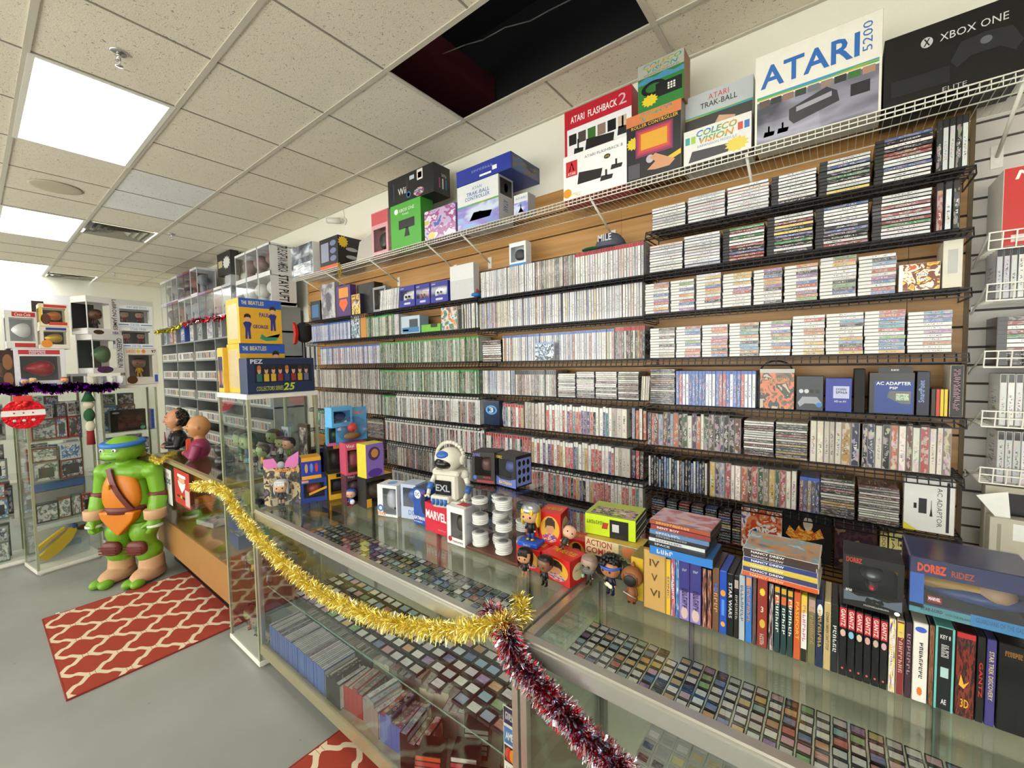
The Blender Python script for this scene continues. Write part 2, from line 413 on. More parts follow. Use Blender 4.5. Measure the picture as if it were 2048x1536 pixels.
def tile_mat():
    m, n, l, b = newmat('ceiling_tile')
    tc = n.new('ShaderNodeTexCoord'); at = n.new('ShaderNodeAttribute'); at.attribute_name = 'tint'
    z = n.new('ShaderNodeTexNoise'); z.inputs['Scale'].default_value = 75; z.inputs['Detail'].default_value = 2; z.inputs['Distortion'].default_value = 1.5
    l.new(tc.outputs['Object'], z.inputs[0])
    k = math_(n, l, 'GREATER_THAN', z.outputs['Fac'], .66)
    z2 = n.new('ShaderNodeTexNoise'); z2.inputs['Scale'].default_value = 3; l.new(tc.outputs['Object'], z2.inputs[0])
    c = mixc(n, l, math_(n, l, 'MULTIPLY', k, .75), at.outputs['Color'], hx('#6d675c'))
    c = mixc(n, l, math_(n, l, 'MULTIPLY', z2.outputs['Fac'], .12), c, hx('#8a8474'))
    l.new(c, b.inputs['Base Color']); b.inputs['Roughness'].default_value = .9
    bp = n.new('ShaderNodeBump'); bp.inputs['Strength'].default_value = .5; bp.inputs['Distance'].default_value = .003
    z3 = n.new('ShaderNodeTexNoise'); z3.inputs['Scale'].default_value = 160; l.new(tc.outputs['Object'], z3.inputs[0]); l.new(z3.outputs['Fac'], bp.inputs['Height']); l.new(bp.outputs[0], b.inputs['Normal'])
    return m
M_tile = tile_mat(); M_tee = pm('tee_paint', '#c4beae', .5)
lights = []   # (i, j) lattice cell of the low-x corner, two cells along x
def cell(x, y): return int(math.floor((x-GX0)/GX+1e-4)), int(math.floor((y-GY0)/GY+1e-4))
LC = set(); VENT = {}; HOLE = set()
light_at = []
for i0 in (-16, -11, -6, -2, 3, 7):   # the rows of lamp panels
    pass
def col_i(k): return k
for i in (-2, -7, -12):
    light_at.append((i, -1))
for i in (5, -2, -7, -12): light_at.append((i, -5))  # unseen lamp panels, added behind the camera for even brightness
light_at += [(3, -1)]  # one more added panel, overhead and out of view
for i, j in light_at: LC |= {(i, j), (i+1, j)}
HOLE |= {(2, 1), (3, 1)}
VENTC = {(-6, 0): 1, (-12, 0): 2}
mb = MB(); i0, i1 = int((BACK_X-GX0)/GX)-1, int((RIGHT_X-GX0)/GX)+1; j0, j1 = int((NEAR_Y-GY0)/GY)-1, int((WALL_Y-GY0)/GY)+1
for i in range(i0, i1+1):
    for j in range(j0, j1+1):
        if (i, j) in LC or (i, j) in HOLE or (i, j) in VENTC: continue
        x0, x1 = max(BACK_X, GX0+i*GX+.004), min(RIGHT_X, GX0+(i+1)*GX-.004)
        y0, y1 = max(NEAR_Y, GY0+j*GY+.006), min(WALL_Y, GY0+(j+1)*GY-.006)
        if x1 <= x0 or y1 <= y0: continue
        t = 1-random.random()*.05
        base = Vector(hx('#e8dfcc')[:3]) if (i, j) not in ((-3, 0), (-4, 0)) else Vector(hx('#efeeeb')[:3])
        mb.c = (*(base*t), 1)
        mb.box(x0, x1, y0, y1, CEIL+.004, CEIL+.016)
o = mb.obj('ceiling', M_tile, tint=True); o['kind'] = 'structure'
mb = MB()
for j in range(j0, j1+1):
    y = GY0+j*GY
    if NEAR_Y < y < WALL_Y: mb.box(BACK_X, RIGHT_X, y-.013, y+.013, CEIL-.002, CEIL+.006)
struct('trim_1', mb, M_tee)
mb = MB()
M_tee2 = pm('tee_dark', '#8d887c', .6)  # cross tees in a darker grey
for i in range(i0, i1+1):
    for j in range(j0, j1+1):
        x = GX0+i*GX
        if not BACK_X < x < RIGHT_X: continue
        if ((i-1, j) in HOLE and (i, j) in HOLE) or ((i-1, j) in LC and (i, j) in LC and (i, j) not in [q for q in light_at]): continue
        y0, y1 = max(NEAR_Y, GY0+j*GY+.013), min(WALL_Y, GY0+(j+1)*GY-.013)
        if y1 > y0: mb.box(x-.005, x+.005, y0, y1, CEIL+.001, CEIL+.006)
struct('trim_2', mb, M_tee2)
# frame of the open bay and a wall angle
mb = MB(); hx0, hx1, hy0, hy1 = GX0+2*GX, GX0+4*GX, GY0+GY, GY0+2*GY
for a in ((hx0-.012, hx0+.012, hy0, hy1), (hx1-.014, hx1+.014, hy0, WALL_Y)): mb.box(*a, CEIL-.003, CEIL+.004)
mb.box(BACK_X, RIGHT_X, WALL_Y-.022, WALL_Y-.0005, CEIL-.004, CEIL+.003)
struct('trim_3', mb, M_tee)
M_dark = pm('dark_deck', '#20242c', .7)
mb = MB(); mb.box(hx0-.3, hx0+.02, hy0-.2, hy1+.3, CEIL+.25, CEIL+.4); 
o = mb.obj('red_steel_joist', pm('red_oxide', '#5a2228', .6)); tag(o, 'dark red steel beam seen up through the open ceiling bay', 'beam')
mb = MB()
pts = [Zp(*q, CEIL+.3) for q in ((835, 122), (880, 110), (930, 90), (965, 80), (1010, 55), (1060, 42), (1100, 20), (1140, 0), (1190, -25))]
for a, b in zip(pts, pts[1:]): mb.tube(a, b, .0035, n=6)
tag(mb.obj('ceiling_cable', pm('cable_grey', '#8e8d88', .5)), 'thin grey cable hanging across the dark open ceiling bay', 'cable')

# lamps
M_lamp = emis('lamp_diffuser', '#fffdf8', LAMP)
M_lframe = pm('lamp_frame', '#dedbd0', .4)
for k, (i, j) in enumerate(sorted(light_at, key=lambda q: (abs(q[1]+1), -q[0]))):
    x0, y0 = GX0+i*GX, GY0+j*GY
    names = ['largest lit ceiling panel, nearest one above the grey floor aisle', 'second lit ceiling panel, beyond the nearest one and before the air vent', 'farthest lit ceiling panel near the far white wall']
    t = empty('ceiling_light', (x0+GX, y0+GY/2, CEIL), 0, None, 'light', 'flat ceiling light panels')
    vis = {(-2, -1): 0, (-7, -1): 1, (-12, -1): 2}.get((i, j))
    t['label'] = names[vis] if vis is not None else 'unseen lit ceiling panel added out of frame to even the brightness'
    mb = MB(); mb.box(-GX+.03, GX-.03, -GY/2+.03, GY/2-.03, -.001, .006); mb.obj('diffuser', M_lamp, t)
    mb = MB()
    for a in ((-GX+.005, -GX+.03, -GY/2+.005, GY/2-.005), (GX-.03, GX-.005, -GY/2+.005, GY/2-.005), (-GX+.03, GX-.03, -GY/2+.005, -GY/2+.03), (-GX+.03, GX-.03, GY/2-.03, GY/2-.005)): mb.box(*a, -.004, .02)
    mb.obj('frame', M_lframe, t)
M_vent = pm('vent_paint', '#9c9888', .5)
for (i, j), k in VENTC.items():
    x0, y0 = GX0+i*GX, GY0+j*GY
    t = empty('ceiling_vent', (x0+GX/2, y0+GY/2, CEIL), 0, ['grey louvred air vent in the ceiling beside the second light', 'small far louvred air vent near the back wall ceiling'][k-1], 'air vent', 'ceiling vents')
    mb = MB(); mb.box(-GX/2+.01, GX/2-.01, -GY/2+.01, GY/2-.01, .05, .06); mb.obj('backing', M_dark, t)
    mb = MB()
    for q in range(4):
        e = .03+q*.06; r = GX/2-e; r2 = GY/2-e
        for a, b in (((-r, -r2), (r, -r2)), ((r, -r2), (r, r2)), ((r, r2), (-r, r2)), ((-r, r2), (-r, -r2))):
            mb.quad((a[0], a[1], -.002), (b[0], b[1], -.002), (b[0]*(1-.05/r), b[1]*(1-.05/r2), .035), (a[0]*(1-.05/r), a[1]*(1-.05/r2), .035))
    mb.obj('louvre_frame', M_vent, t)
M_chrome = pm('chrome', '#d9dadb', .15, 1)
for k, (px_, py_) in enumerate(((237, 105), (343, 468), (229, 546))):
    p = Zp(px_, py_, CEIL); t = empty('fire_sprinkler', p, 0, ['chrome fire sprinkler on the ceiling in front of the nearest light', 'small dark sprinkler beside the ceiling vent', 'tiny sprinkler on the far ceiling near the back wall'][k], 'sprinkler')
    mb = MB(); mb.lathe([(.001, -.006), (.03, -.006), (.036, -.001), (.036, 0), (.02, 0)], 20); mb.obj('escutcheon', M_chrome, t)
    mb = MB(); mb.tube((0, 0, 0), (0, 0, -.035), .009); mb.tube((-.012, 0, -.03), (-.004, 0, -.062), .0025); mb.tube((.012, 0, -.03), (.004, 0, -.062), .0025); mb.lathe([(.004, -.068), (.016, -.066), (.016, -.063), (.004, -.062)], 12); mb.obj('spray_head', M_chrome, t)
p = Zp(112, 375, CEIL); mb = MB(); mb.lathe([(.001, -.006), (.1, -.006), (.15, -.004), (.165, 0), (.1, 0)], 28)
o = mb.obj('speaker_grille', pm('grille_tan', '#bdb49c', .7)); o.location = p; tag(o, 'round beige speaker grille set in the ceiling tile', 'speaker')

# security camera on the wall
t = empty('security_camera', Yp(690, 443, WALL_Y), 0, 'small white bullet security camera on the white wall above wire shelf', 'camera')
mb = MB(); mb.tube((0, 0, 0), (0, -.012, 0), .035, n=18); mb.obj('mount_plate', pm('cam_white', '#d9d8d2', .4), t)
mb = MB(); mb.tube((0, -.01, 0), (-.03, -.06, .0), .01); mb.tube((-.02, -.04, 0), (-.1, -.13, 0.0), .03, n=16); mb.obj('housing', MATS['cam_white'], t)
mb = MB(); mb.tube((-.1, -.13, 0), (-.103, -.134, 0), .024, n=16); mb.obj('lens', pm('lens_black', '#0b0c10', .1), t)
mb = MB(); mb.tube((0, -.004, .03), (-.02, -.004, .14), .003, n=6); mb.obj('cable', MATS['cam_white'], t)

# ---------------------------------------------------------------- slat wall
def wood_slat():
    m, n, l, b = newmat('maple_slat')
    tc = n.new('ShaderNodeTexCoord'); mp = n.new('ShaderNodeMapping'); mp.inputs['Scale'].default_value = (1.2, 3, 26); l.new(tc.outputs['Object'], mp.inputs[0])
    z = n.new('ShaderNodeTexNoise'); z.inputs['Scale'].default_value = 1.6; z.inputs['Detail'].default_value = 4; l.new(mp.outputs[0], z.inputs[0])
    r = n.new('ShaderNodeValToRGB'); r.color_ramp.elements[0].position = .3; r.color_ramp.elements[0].color = hx('#a5793f'); r.color_ramp.elements[1].position = .7; r.color_ramp.elements[1].color = hx('#c3935a')
    l.new(z.outputs['Fac'], r.inputs[0]); l.new(r.outputs[0], b.inputs['Base Color']); b.inputs['Roughness'].default_value = .42
    return m
SLAT_TOP, SLAT_L, SLAT_M = CAMH+1.085, -4.66, .386
PITCH = .0702
def slatwall(name, x0, x1, top, mat, back):
    mb = MB(); mb.box(x0, x1, WALL_Y-.008, WALL_Y-.0005, .1, top, 1)
    z = top; xs = [x0]
    while xs[-1]+1.25 < x1: xs.append(xs[-1]+1.22)
    xs.append(x1)
    while z-PITCH*2 > .1:
        zz = z-PITCH*2
        for a, b in zip(xs, xs[1:]): mb.box(a+.0008, b-.0008, WALL_Y-.02, WALL_Y-.006, zz+.009, z)
        z = zz
    return struct(name, mb, [mat, back])
slatwall('wall_panel', SLAT_L, SLAT_M, SLAT_TOP, wood_slat(), pm('slot_dark', '#3c2a17', .7))
M_wslat = pm('grey_slat', '#cfc9c4', .5, var=.05, bscale=8)
PITCH = .0347
slatwall('wall_panel_grey', SLAT_M+.004, RIGHT_X, SLAT_TOP-.02, M_wslat, pm('slot_grey', '#4b4642', .7))
mb = MB(); mb.box(SLAT_M-.006, SLAT_M+.008, WALL_Y-.024, WALL_Y-.0005, .1, SLAT_TOP); struct('trim_4', mb, pm('seam_brown', '#6c5a40', .6))
# ---------------------------------------------------------------- black wire basket shelves
M_wire = pm('black_wire', '#17161a', .35, .4)
M_wwire = pm('white_wire', '#e6e3da', .35)
YB, YF = WALL_Y-.022, 2.155
LEV = dict(left=[.455, .243, .012, -.215, -.43, -.64, -.84, -1.06], middle=[.44, .23, .008, -.211, -.422, -.635, -.815, -1.03], right=[.655, .445, .238, .01, -.225, -.44, -.66, -.871, -1.07])
for k in LEV: LEV[k] = [z+CAMH for z in LEV[k]]
BAYX = dict(left=(-4.33, -1.95), middle=(-1.945, -.795), right=(-.785, .365))
ROWN = ['top', 'second', 'third', 'fourth', 'fifth', 'sixth', 'seventh', 'eighth', 'ninth']
def wire_shelf(mat, x0, x1, step=.03, r=.0025, lip=-.036, depth=YB-YF, name='wire_basket_shelf'):
    mb = MB(); y0, y1 = -depth, 0
    def bar(a, b, rr=r): mb.tube(a, b, rr, n=4)
    n = max(2, int((x1-x0)/step))
    for i in range(n+1):
        x = x0+(x1-x0)*i/n
        bar((x, y1, -.004), (x, y0, -.004)); bar((x, y0, -.004), (x, y0-.012, lip))
    for y in (y0, y0+depth*.16, y0+depth*.33, y0+depth*.5, y0+depth*.66, y0+depth*.83, y1): bar((x0, y, -.005), (x1, y, -.005), r*1.3)
    for z, y in ((lip, y0-.012), (lip*.5, y0-.006)): bar((x0, y, z), (x1, y, z), r*1.2)
    for x in (x0, x1): bar((x, y1, -.036), (x, y0-.012, lip), r*1.3); bar((x, y1, -.036), (x, y1, -.004))
    return mb.mesh(name, mat)
shmesh = {}
for bay, (x0, x1) in BAYX.items():
    segs = [(x0, (x0+x1)/2-.005), ((x0+x1)/2+.005, x1)] if bay == 'left' else [(x0, x1)]
    for k, z in enumerate(LEV[bay]):
        for q, (a, b) in enumerate(segs):
            if bay == 'left' and k >= 7 and q == 0: continue
            key = round(b-a, 3)
            if key not in shmesh: shmesh[key] = wire_shelf(M_wire, 0, b-a)
            o = link('wire_basket_shelf', shmesh[key], None, (a, YB, z))
            where = {'left': ['far half of the left bay', 'near half of the left bay'][q], 'middle': 'middle bay', 'right': 'right bay'}[bay]
            tag(o, f'black wire basket shelf, {ROWN[k]} from the top in the {where}', 'shelf', 'black wire basket shelves on the slat wall')
# solid black plates lining the wire baskets underneath are not there: the wires carry the cases
# ---------------------------------------------------------------- long white wire shelf over everything
WZ, WF = CAMH+.882, 2.055
def white_shelf(x0, x1):
    t = empty('white_wire_shelf', (x0, WALL_Y-.02, WZ), 0, None, 'shelf')
    L = x1-x0; D = WALL_Y-.02-WF
    mb = MB(); n = int(L/.0254)
    for i in range(n+1):
        x = L*i/n; mb.tube((x, 0, -.003), (x, -D, -.003), .0014, n=4, cap=False); mb.tube((x, -D, -.003), (x, -D, -.034), .0014, n=4, cap=False)
    mb.obj('deck_wires', M_wwire, t)
    mb = MB()
    for y, z in ((0, -.006), (-D*.5, -.006), (-D, 0), (-D, -.017), (-D, -.034)): mb.tube((0, y, z), (L, y, z), .0028, n=6)
    mb.obj('edge_rail', M_wwire, t); return t
o = white_shelf(-4.36, -1.95); o['label'] = 'far run of the long white wire shelf above the slat wall'
o = white_shelf(-1.945, 1.6); o['label'] = 'near run of the long white wire shelf, carrying the large console cartons'
for k, x in enumerate((-4.2, -3.75, -3.05, -2.35, -2.0, -1.05, -.32, .45)):
    t = empty('shelf_bracket', (x, WALL_Y-.02, WZ), 0, f'white angled bracket, {nth(k+1)} from the far end under the white wire shelf', 'bracket', 'white brackets of the long wire shelf')
    mb = MB(); mb.tube((0, 0, -.16), (0, -.29, -.02), .006, n=8); mb.obj('strut', M_wwire, t)
    mb = MB(); mb.box(-.016, .016, -.004, 0, -.2, -.12); mb.obj('foot_plate', M_wwire, t)

# ---------------------------------------------------------------- rugs
def rug_mat():
    m, n, l, b = newmat('trellis_rug')
    tc = n.new('ShaderNodeTexCoord'); sp = n.new('ShaderNodeSeparateXYZ'); l.new(tc.outputs['Object'], sp.inputs[0])
    nz = n.new('ShaderNodeTexNoise'); nz.inputs['Scale'].default_value = 55; l.new(tc.outputs['Object'], nz.inputs[0])
    X = math_(n, l, 'ADD', sp.outputs[0], .39); Y = math_(n, l, 'ADD', sp.outputs[1], .305)
    ph = math_(n, l, 'MULTIPLY', Y, 2*math.pi/.28); cs = math_(n, l, 'COSINE', ph)
    c3 = math_(n, l, 'MULTIPLY', math_(n, l, 'COSINE', math_(n, l, 'MULTIPLY', ph, 3)), .16)
    s5 = math_(n, l, 'MULTIPLY', math_(n, l, 'COSINE', math_(n, l, 'MULTIPLY', ph, 5)), -.07)
    cs = math_(n, l, 'MULTIPLY', math_(n, l, 'ADD', math_(n, l, 'ADD', cs, c3), s5), .057)
    wd = math_(n, l, 'ADD', .05, math_(n, l, 'MULTIPLY', math_(n, l, 'ABSOLUTE', math_(n, l, 'SINE', math_(n, l, 'MULTIPLY', ph, 2))), .05))
    ks = []
    for sg, off in ((-1, .5), (1, 0.0)):
        v = math_(n, l, 'ADD', math_(n, l, 'MULTIPLY', math_(n, l, 'ADD', X, math_(n, l, 'MULTIPLY', cs, sg)), 1/.255), 20.0+off)
        d = math_(n, l, 'ABSOLUTE', math_(n, l, 'SUBTRACT', math_(n, l, 'FRACT', v), .5))
        ks.append(math_(n, l, 'LESS_THAN', d, wd))
    k = math_(n, l, 'MAXIMUM', ks[0], ks[1])
    kn = math_(n, l, 'LESS_THAN', math_(n, l, 'ABSOLUTE', math_(n, l, 'SINE', ph)), .3); ring = math_(n, l, 'MULTIPLY', kn, math_(n, l, 'GREATER_THAN', math_(n, l, 'ABSOLUTE', math_(n, l, 'SINE', ph)), .22))
    k = math_(n, l, 'MULTIPLY', k, math_(n, l, 'SUBTRACT', 1, math_(n, l, 'MULTIPLY', ring, .6)))
    c = mixc(n, l, k, hx('#9c3623'), hx('#d9c9ab'))
    l.new(c, b.inputs['Base Color']); b.inputs['Roughness'].default_value = .95
    bp = n.new('ShaderNodeBump'); bp.inputs['Strength'].default_value = .5; bp.inputs['Distance'].default_value = .002
    z = n.new('ShaderNodeTexNoise'); z.inputs['Scale'].default_value = 900; l.new(tc.outputs['Object'], z.inputs[0]); l.new(z.outputs['Fac'], bp.inputs['Height']); l.new(bp.outputs[0], b.inputs['Normal'])
    return m
M_rug = rug_mat(); M_rugedge = pm('rug_edge', '#8c2c22', .9)
def rug(cx, cy, lx, ly, label):
    mb = MB(); mb.cbox(-lx/2, lx/2, -ly/2, ly/2, 0, .009, .003); o = mb.obj('area_rug', M_rug); o.location = (cx, cy, .0005); tag(o, label, 'rug', 'red trellis pattern rugs')
    e = MB()
    for a in ((-lx/2-.004, lx/2+.004, -ly/2-.005, -ly/2+.001), (-lx/2-.004, lx/2+.004, ly/2-.001, ly/2+.005), (-lx/2-.005, -lx/2+.001, -ly/2, ly/2), (lx/2-.001, lx/2+.005, -ly/2, ly/2)): e.box(*a, 0, .0095)
    e.obj('bound_edge', M_rugedge, o); return o
r1 = rug(-3.87, .665, 1.21, .85, 'red and cream trellis rug on the grey floor before the wooden case')
mb = MB(); mb.box(-.65, -.605, -.36, -.34, .001, .003); mb.obj('care_tag', pm('tag_white', '#e8e6e0', .8), r1)
rug(-1.89+.605, .655, 1.21, .85, 'red trellis rug partly under the long glass counter, nearest to camera')

# ---------------------------------------------------------------- glass counters
M_alu = pm('aluminium', '#c9c7bf', .28, .85, var=.03)
M_alud = pm('aluminium_dark', '#8b8880', .35, .8)
M_glass = glass('clear_glass', '#fafcfb')
M_gtop = glass('counter_glass', '#f7f9f5', ior=1.55)
M_gedge = pm('glass_edge', '#6f8f7c', .2)
M_deck = pm('deck_laminate', '#b9b7a2', .5)
M_kick = pm('kick_black', '#121110', .45)
CZ = CAMH-.822; CY0, CY1 = .972, 1.545
SH1, SH2, DECK = CAMH-1.0, CAMH-1.29, CAMH-1.64
def counter(x0, x1, label):
    t = empty('glass_counter', ((x0+x1)/2, (CY0+CY1)/2, 0), 0, label, 'display counter')
    L = (x1-x0)/2; D = (CY1-CY0)/2
    mb = MB(); rt = .062
    mb.cbox(-L, L, -D, -D+.034, CZ-rt, CZ, .004); mb.box(-L, L, -D-.004, -D, CZ-.02, CZ-.012)
    mb.cbox(-L, L, D-.034, D, CZ-rt, CZ, .004)
    for s in (-1, 1): mb.cbox(s*L-(0 if s < 0 else .03), s*L+(.03 if s < 0 else 0), -D+.034, D-.034, CZ-.03, CZ, .003)
    mb.obj('top_frame', M_alu, t)
    mb = MB(); mb.box(-L+.03, L-.03, -D+.034, D-.034, CZ-.0085, CZ-.0015); mb.obj('top_glass', M_gtop, t)
    for sx in (-1, 1):
        for sy in (-1, 1):
            mb = MB(); a = sx*(L-.011); b = sy*(D-.011); mb.box(a-.011, a+.011, b-.011, b+.011, DECK, CZ-rt); mb.obj('corner_post', M_alu, t)
    mb = MB(); mb.box(-L+.02, L-.02, -D+.004, -D+.009, DECK+.012, CZ-rt); mb.obj('front_glass', M_glass, t)
    for s in (-1, 1):
        mb = MB(); mb.box(s*(L-.006)-.0025, s*(L-.006)+.0025, -D+.022, D-.022, DECK+.012, CZ-.03); mb.obj('side_glass', M_glass, t)
    mb = MB(); mb.box(-L, L, -D, D, DECK-.04, DECK); mb.obj('bottom_deck', M_deck, t)
    mb = MB(); mb.box(-L, L, -D-.003, -D+.012, DECK-.045, DECK+.016); mb.obj('bottom_rail', pm('rail_gold', '#b3ac8b', .35, .6), t)
    mb = MB(); mb.box(-L+.02, L-.02, D-.012, D-.006, DECK, CZ-.03); mb.obj('back_door', pm('back_door', '#b5b3a0', .55), t)
    mb = MB(); mb.box(-L+.03, L-.03, -D+.14, D-.05, 0, DECK-.04); mb.obj('plinth', M_kick, t)
    for z, y0 in ((SH1, 1.17), (SH2, 1.02)):
        mb = MB(); yy = y0-(CY0+CY1)/2; mb.box(-L+.012, L-.012, yy, D-.02, z-.008, z-.001); s = mb.obj('glass_shelf', M_glass, t)
        mb = MB(); mb.box(-L+.012, L-.012, yy-.0012, yy, z-.008, z-.001); mb.obj('polished_edge', M_gedge, s)
    for q in range(3):
        mb = MB(); x = -L+.35+q*(2*L-.7)/2; mb.box(x-.007, x+.007, D-.03, D-.018, DECK, CZ-.06); s = mb.obj('shelf_standard', M_alud, t)
    return t
counter(-2.655, -.752, 'long glass display counter with aluminium frame draped in gold tinsel')
counter(-.742, 1.19, 'second glass display counter, nearest to the camera, with book row on top')

# wooden display case with glass, behind the turtle statue
WX0, WX1, WY0, WY1, WZT = -4.93, -3.16, 1.0, 1.5, CAMH-.775
M_oak = pm('oak_laminate', '#a77a45', .4, bscale=6, var=.12)
t = empty('wooden_display_case', ((WX0+WX1)/2, (WY0+WY1)/2, 0), 0, 'low display case with oak base and glass front beside the turtle statue', 'display case')
L, D = (WX1-WX0)/2, (WY1-WY0)/2
mb = MB(); mb.box(-L, L, -D, D, .19, .455); mb.obj('base_panel', M_oak, t)
mb = MB(); mb.box(-L+.03, L-.03, -D+.1, D-.02, 0, .19); mb.obj('plinth', M_kick, t)
mb = MB(); mb.box(-L, L, -D, -D+.03, WZT-.03, WZT); mb.box(-L, L, D-.03, D, WZT-.03, WZT)
for s in (-1, 1): mb.box(s*L-(0 if s < 0 else .03), s*L+(.03 if s < 0 else 0), -D+.03, D-.03, WZT-.03, WZT)
mb.obj('top_frame', pm('brass_frame', '#b7a982', .35, .5), t)
mb = MB(); mb.box(-L+.03, L-.03, -D+.03, D-.03, WZT-.01, WZT-.003); mb.obj('top_glass', M_gtop, t)
mb = MB(); mb.box(-L+.02, L-.01, -D+.006, -D+.012, .455, WZT-.03); mb.obj('front_glass', M_glass, t)
mb = MB(); mb.box(-L, -L+.02, -D, D, .455, WZT-.03); mb.obj('end_panel', M_oak, t)
mb = MB(); mb.box(-L+.02, L-.02, D-.02, D-.008, .455, WZT-.03); mb.obj('back_panel', pm('case_back', '#8f8e84', .6), t)
mb = MB(); mb.box(-L+.02, L-.01, -D+.08, D-.02, .7, .707); mb.obj('glass_shelf', M_glass, t)

# ---------------------------------------------------------------- upright glass cabinets
M_slab = pm('white_slab', '#e9e5db', .45)
M_gframe = pm('cabinet_profile', '#b9bd9f', .3, .5)
def cabinet(x, y, turn, label, w=.43, d=.37, H=1.63, shelves=(.44, .8, 1.17)):
    """front-left corner on the floor at x, y; turn about z; the front looks along -x when turn = 90 degrees"""
    t = empty('glass_cabinet', (x, y, 0), turn, label, 'display cabinet', 'tall glass display cabinets')
    mb = MB(); mb.cbox(0, w, 0, d, .015, .045, .002); mb.box(.02, w-.02, .02, d-.02, 0, .015, 0); mb.obj('base_slab', M_slab, t)
    mb = MB(); mb.cbox(0, w, 0, d, H-.03, H, .002); mb.obj('top_slab', M_slab, t)
    for a, b in ((.012, .012), (w-.012, .012), (w-.012, d-.012), (.012, d-.012)):
        mb = MB(); mb.box(a-.008, a+.008, b-.008, b+.008, .045, H-.03); mb.obj('corner_post', M_gframe, t)
    for a in ((.02, w-.02, .006, .010), (.02, w-.02, d-.010, d-.006)):
        mb = MB(); mb.box(*a, .045, H-.03); mb.obj('glass_pane', M_glass, t)
    for a in ((.006, .010, .02, d-.02), (w-.010, w-.006, .02, d-.02)):
        mb = MB(); mb.box(*a, .045, H-.03); mb.obj('glass_pane', M_glass, t)
    for z in shelves:
        mb = MB(); mb.box(.012, w-.012, .012, d-.012, z-.005, z); mb.obj('glass_shelf', M_glass, t)
    return t
R90 = math.radians(90)
CABS = []
def add_cab(x, y, turn, label): CABS.append((cabinet(x, y, turn, label), x, y, turn)); return CABS[-1]
# front faces +x: local x runs along +y, depth runs along -x
add_cab(-5.46, .28, math.radians(90+8), 'tall glass cabinet with the banana plush in its lowest compartment')
add_cab(-5.93, -.17, R90, 'tall glass cabinet at the frame edge with the red sequin bauble on it')
add_cab(-5.56, .76, R90, 'tall glass cabinet behind the turtle statue holding a black console carton')
add_cab(-5.98, -.64, R90, 'tall glass cabinet farthest to the side, only its corner in view')
# the tower at the end of the counter: front looks to -y
tower = cabinet(-3.125, .965, 0, 'tall glass cabinet between wooden case and long counter, full of figurines', w=.46, d=.42)
CABS.append((tower, -3.125, .965, 0))
# ================================================================ GAME CASES
BODY = dict(clear=pm('plastic_clear', '#7c8084', .15, var=.1, coat=.5), white=pm('plastic_white', '#b2b2b0', .3), black=pm('plastic_black', '#17171a', .25), green=pm('plastic_green', '#3e8a4a', .3), blue=pm('plastic_blue', '#4b67a8', .3),
            card=pm('carton_grey', '#8a8580', .5), red=pm('plastic_red', '#9c2b2b', .35), jewel=pm('jewel_edge', '#6a6c70', .1, coat=.6), cream=pm('paper_edge', '#cfc6ae', .7))
PRN = {}
def prn(style, src):
    k = (style, src)
    if k not in PRN:
        kw = dict(plain=dict(), whitecap=dict(cap='#e9e9e6', capw=.17), blackcap=dict(cap='#1a1a1c', capw=.16), redcap=dict(cap='#b3202a', capw=.12), greencap=dict(cap='#3fae4c', capw=.06), bluecap=dict(cap='#3b62b5', capw=.08),
                  whitecap2=dict(cap='#dcdbd8', capw=.36, amount=.6), box=dict(amount=.7), thin=dict(contrast=.9, amount=.35), busy=dict(amount=.85, contrast=.5))[style]
        PRN[k] = printmat('print_%s_%s' % k, src, **kw)
    return PRN[k]
UNIT = {}
def unit_case(body, style, src='obj'):
    k = (body, style, src)
    if k in UNIT: return UNIT[k]
    mb = MB(); mb.box(-.5, .5, 0, 1, 0, 1)
    e = .0012 if body != 'card' else .0005
    mb.quad((-.39, -.004, .012), (.39, -.004, .012), (.39, -.004, .988), (-.39, -.004, .988), 1)
    for s in (-1, 1):
        p = [(s*.505, .06, .02), (s*.505, .97, .02), (s*.505, .97, .98), (s*.505, .06, .98)]
        if s < 0: p = [p[1], p[0], p[3], p[2]]
        mb.quad(*p, 1, uv=[(0, 0), (1, 0), (1, .8), (0, .8)])
    UNIT[k] = (mb, mb.mesh('case', [BODY[body], prn(style, 'obj')]))
    return UNIT[k]
QUEUE = {}
def jitter(c, a=.12):
    f = 1+random.uniform(-a, a); g = (c[0]+c[1]+c[2])/3; c = [v*.72+g*.28 for v in c]; return (min(1, c[0]*f*random.uniform(.95, 1.05)), min(1, c[1]*f*random.uniform(.95, 1.05)), min(1, c[2]*f*random.uniform(.95, 1.05)), 1)
def case(kind, pos, size, body, style, col, label, cat, group, mode='up', lean=0, rz=0):
    """pos: front-bottom centre; size = thickness, depth, length; mode up or flat"""
    t, d, h = size
    if mode == 'up': M = Matrix.Translation(pos) @ Matrix.Rotation(rz, 4, 'Z') @ Matrix.Rotation(lean, 4, 'Y') @ Matrix.Diagonal((t, d, h, 1))
    else: # lying: the spine runs along x, thickness is vertical
        M = Matrix.Translation(Vector(pos)+Vector((h*math.cos(rz), h*math.sin(rz), t/2))) @ Matrix.Rotation(rz, 4, 'Z') @ Matrix.Rotation(-math.pi/2, 4, 'Y') @ Matrix.Diagonal((t, d, h, 1))
    c = Vector(pos)+Vector((0, 0, h/2 if mode == 'up' else t/2)); dist = (c-CAM).length
    QUEUE.setdefault(kind, []).append(dict(M=M, body=body, style=style, col=col, label=label, cat=cat, group=group, s=t*h/dist**2))
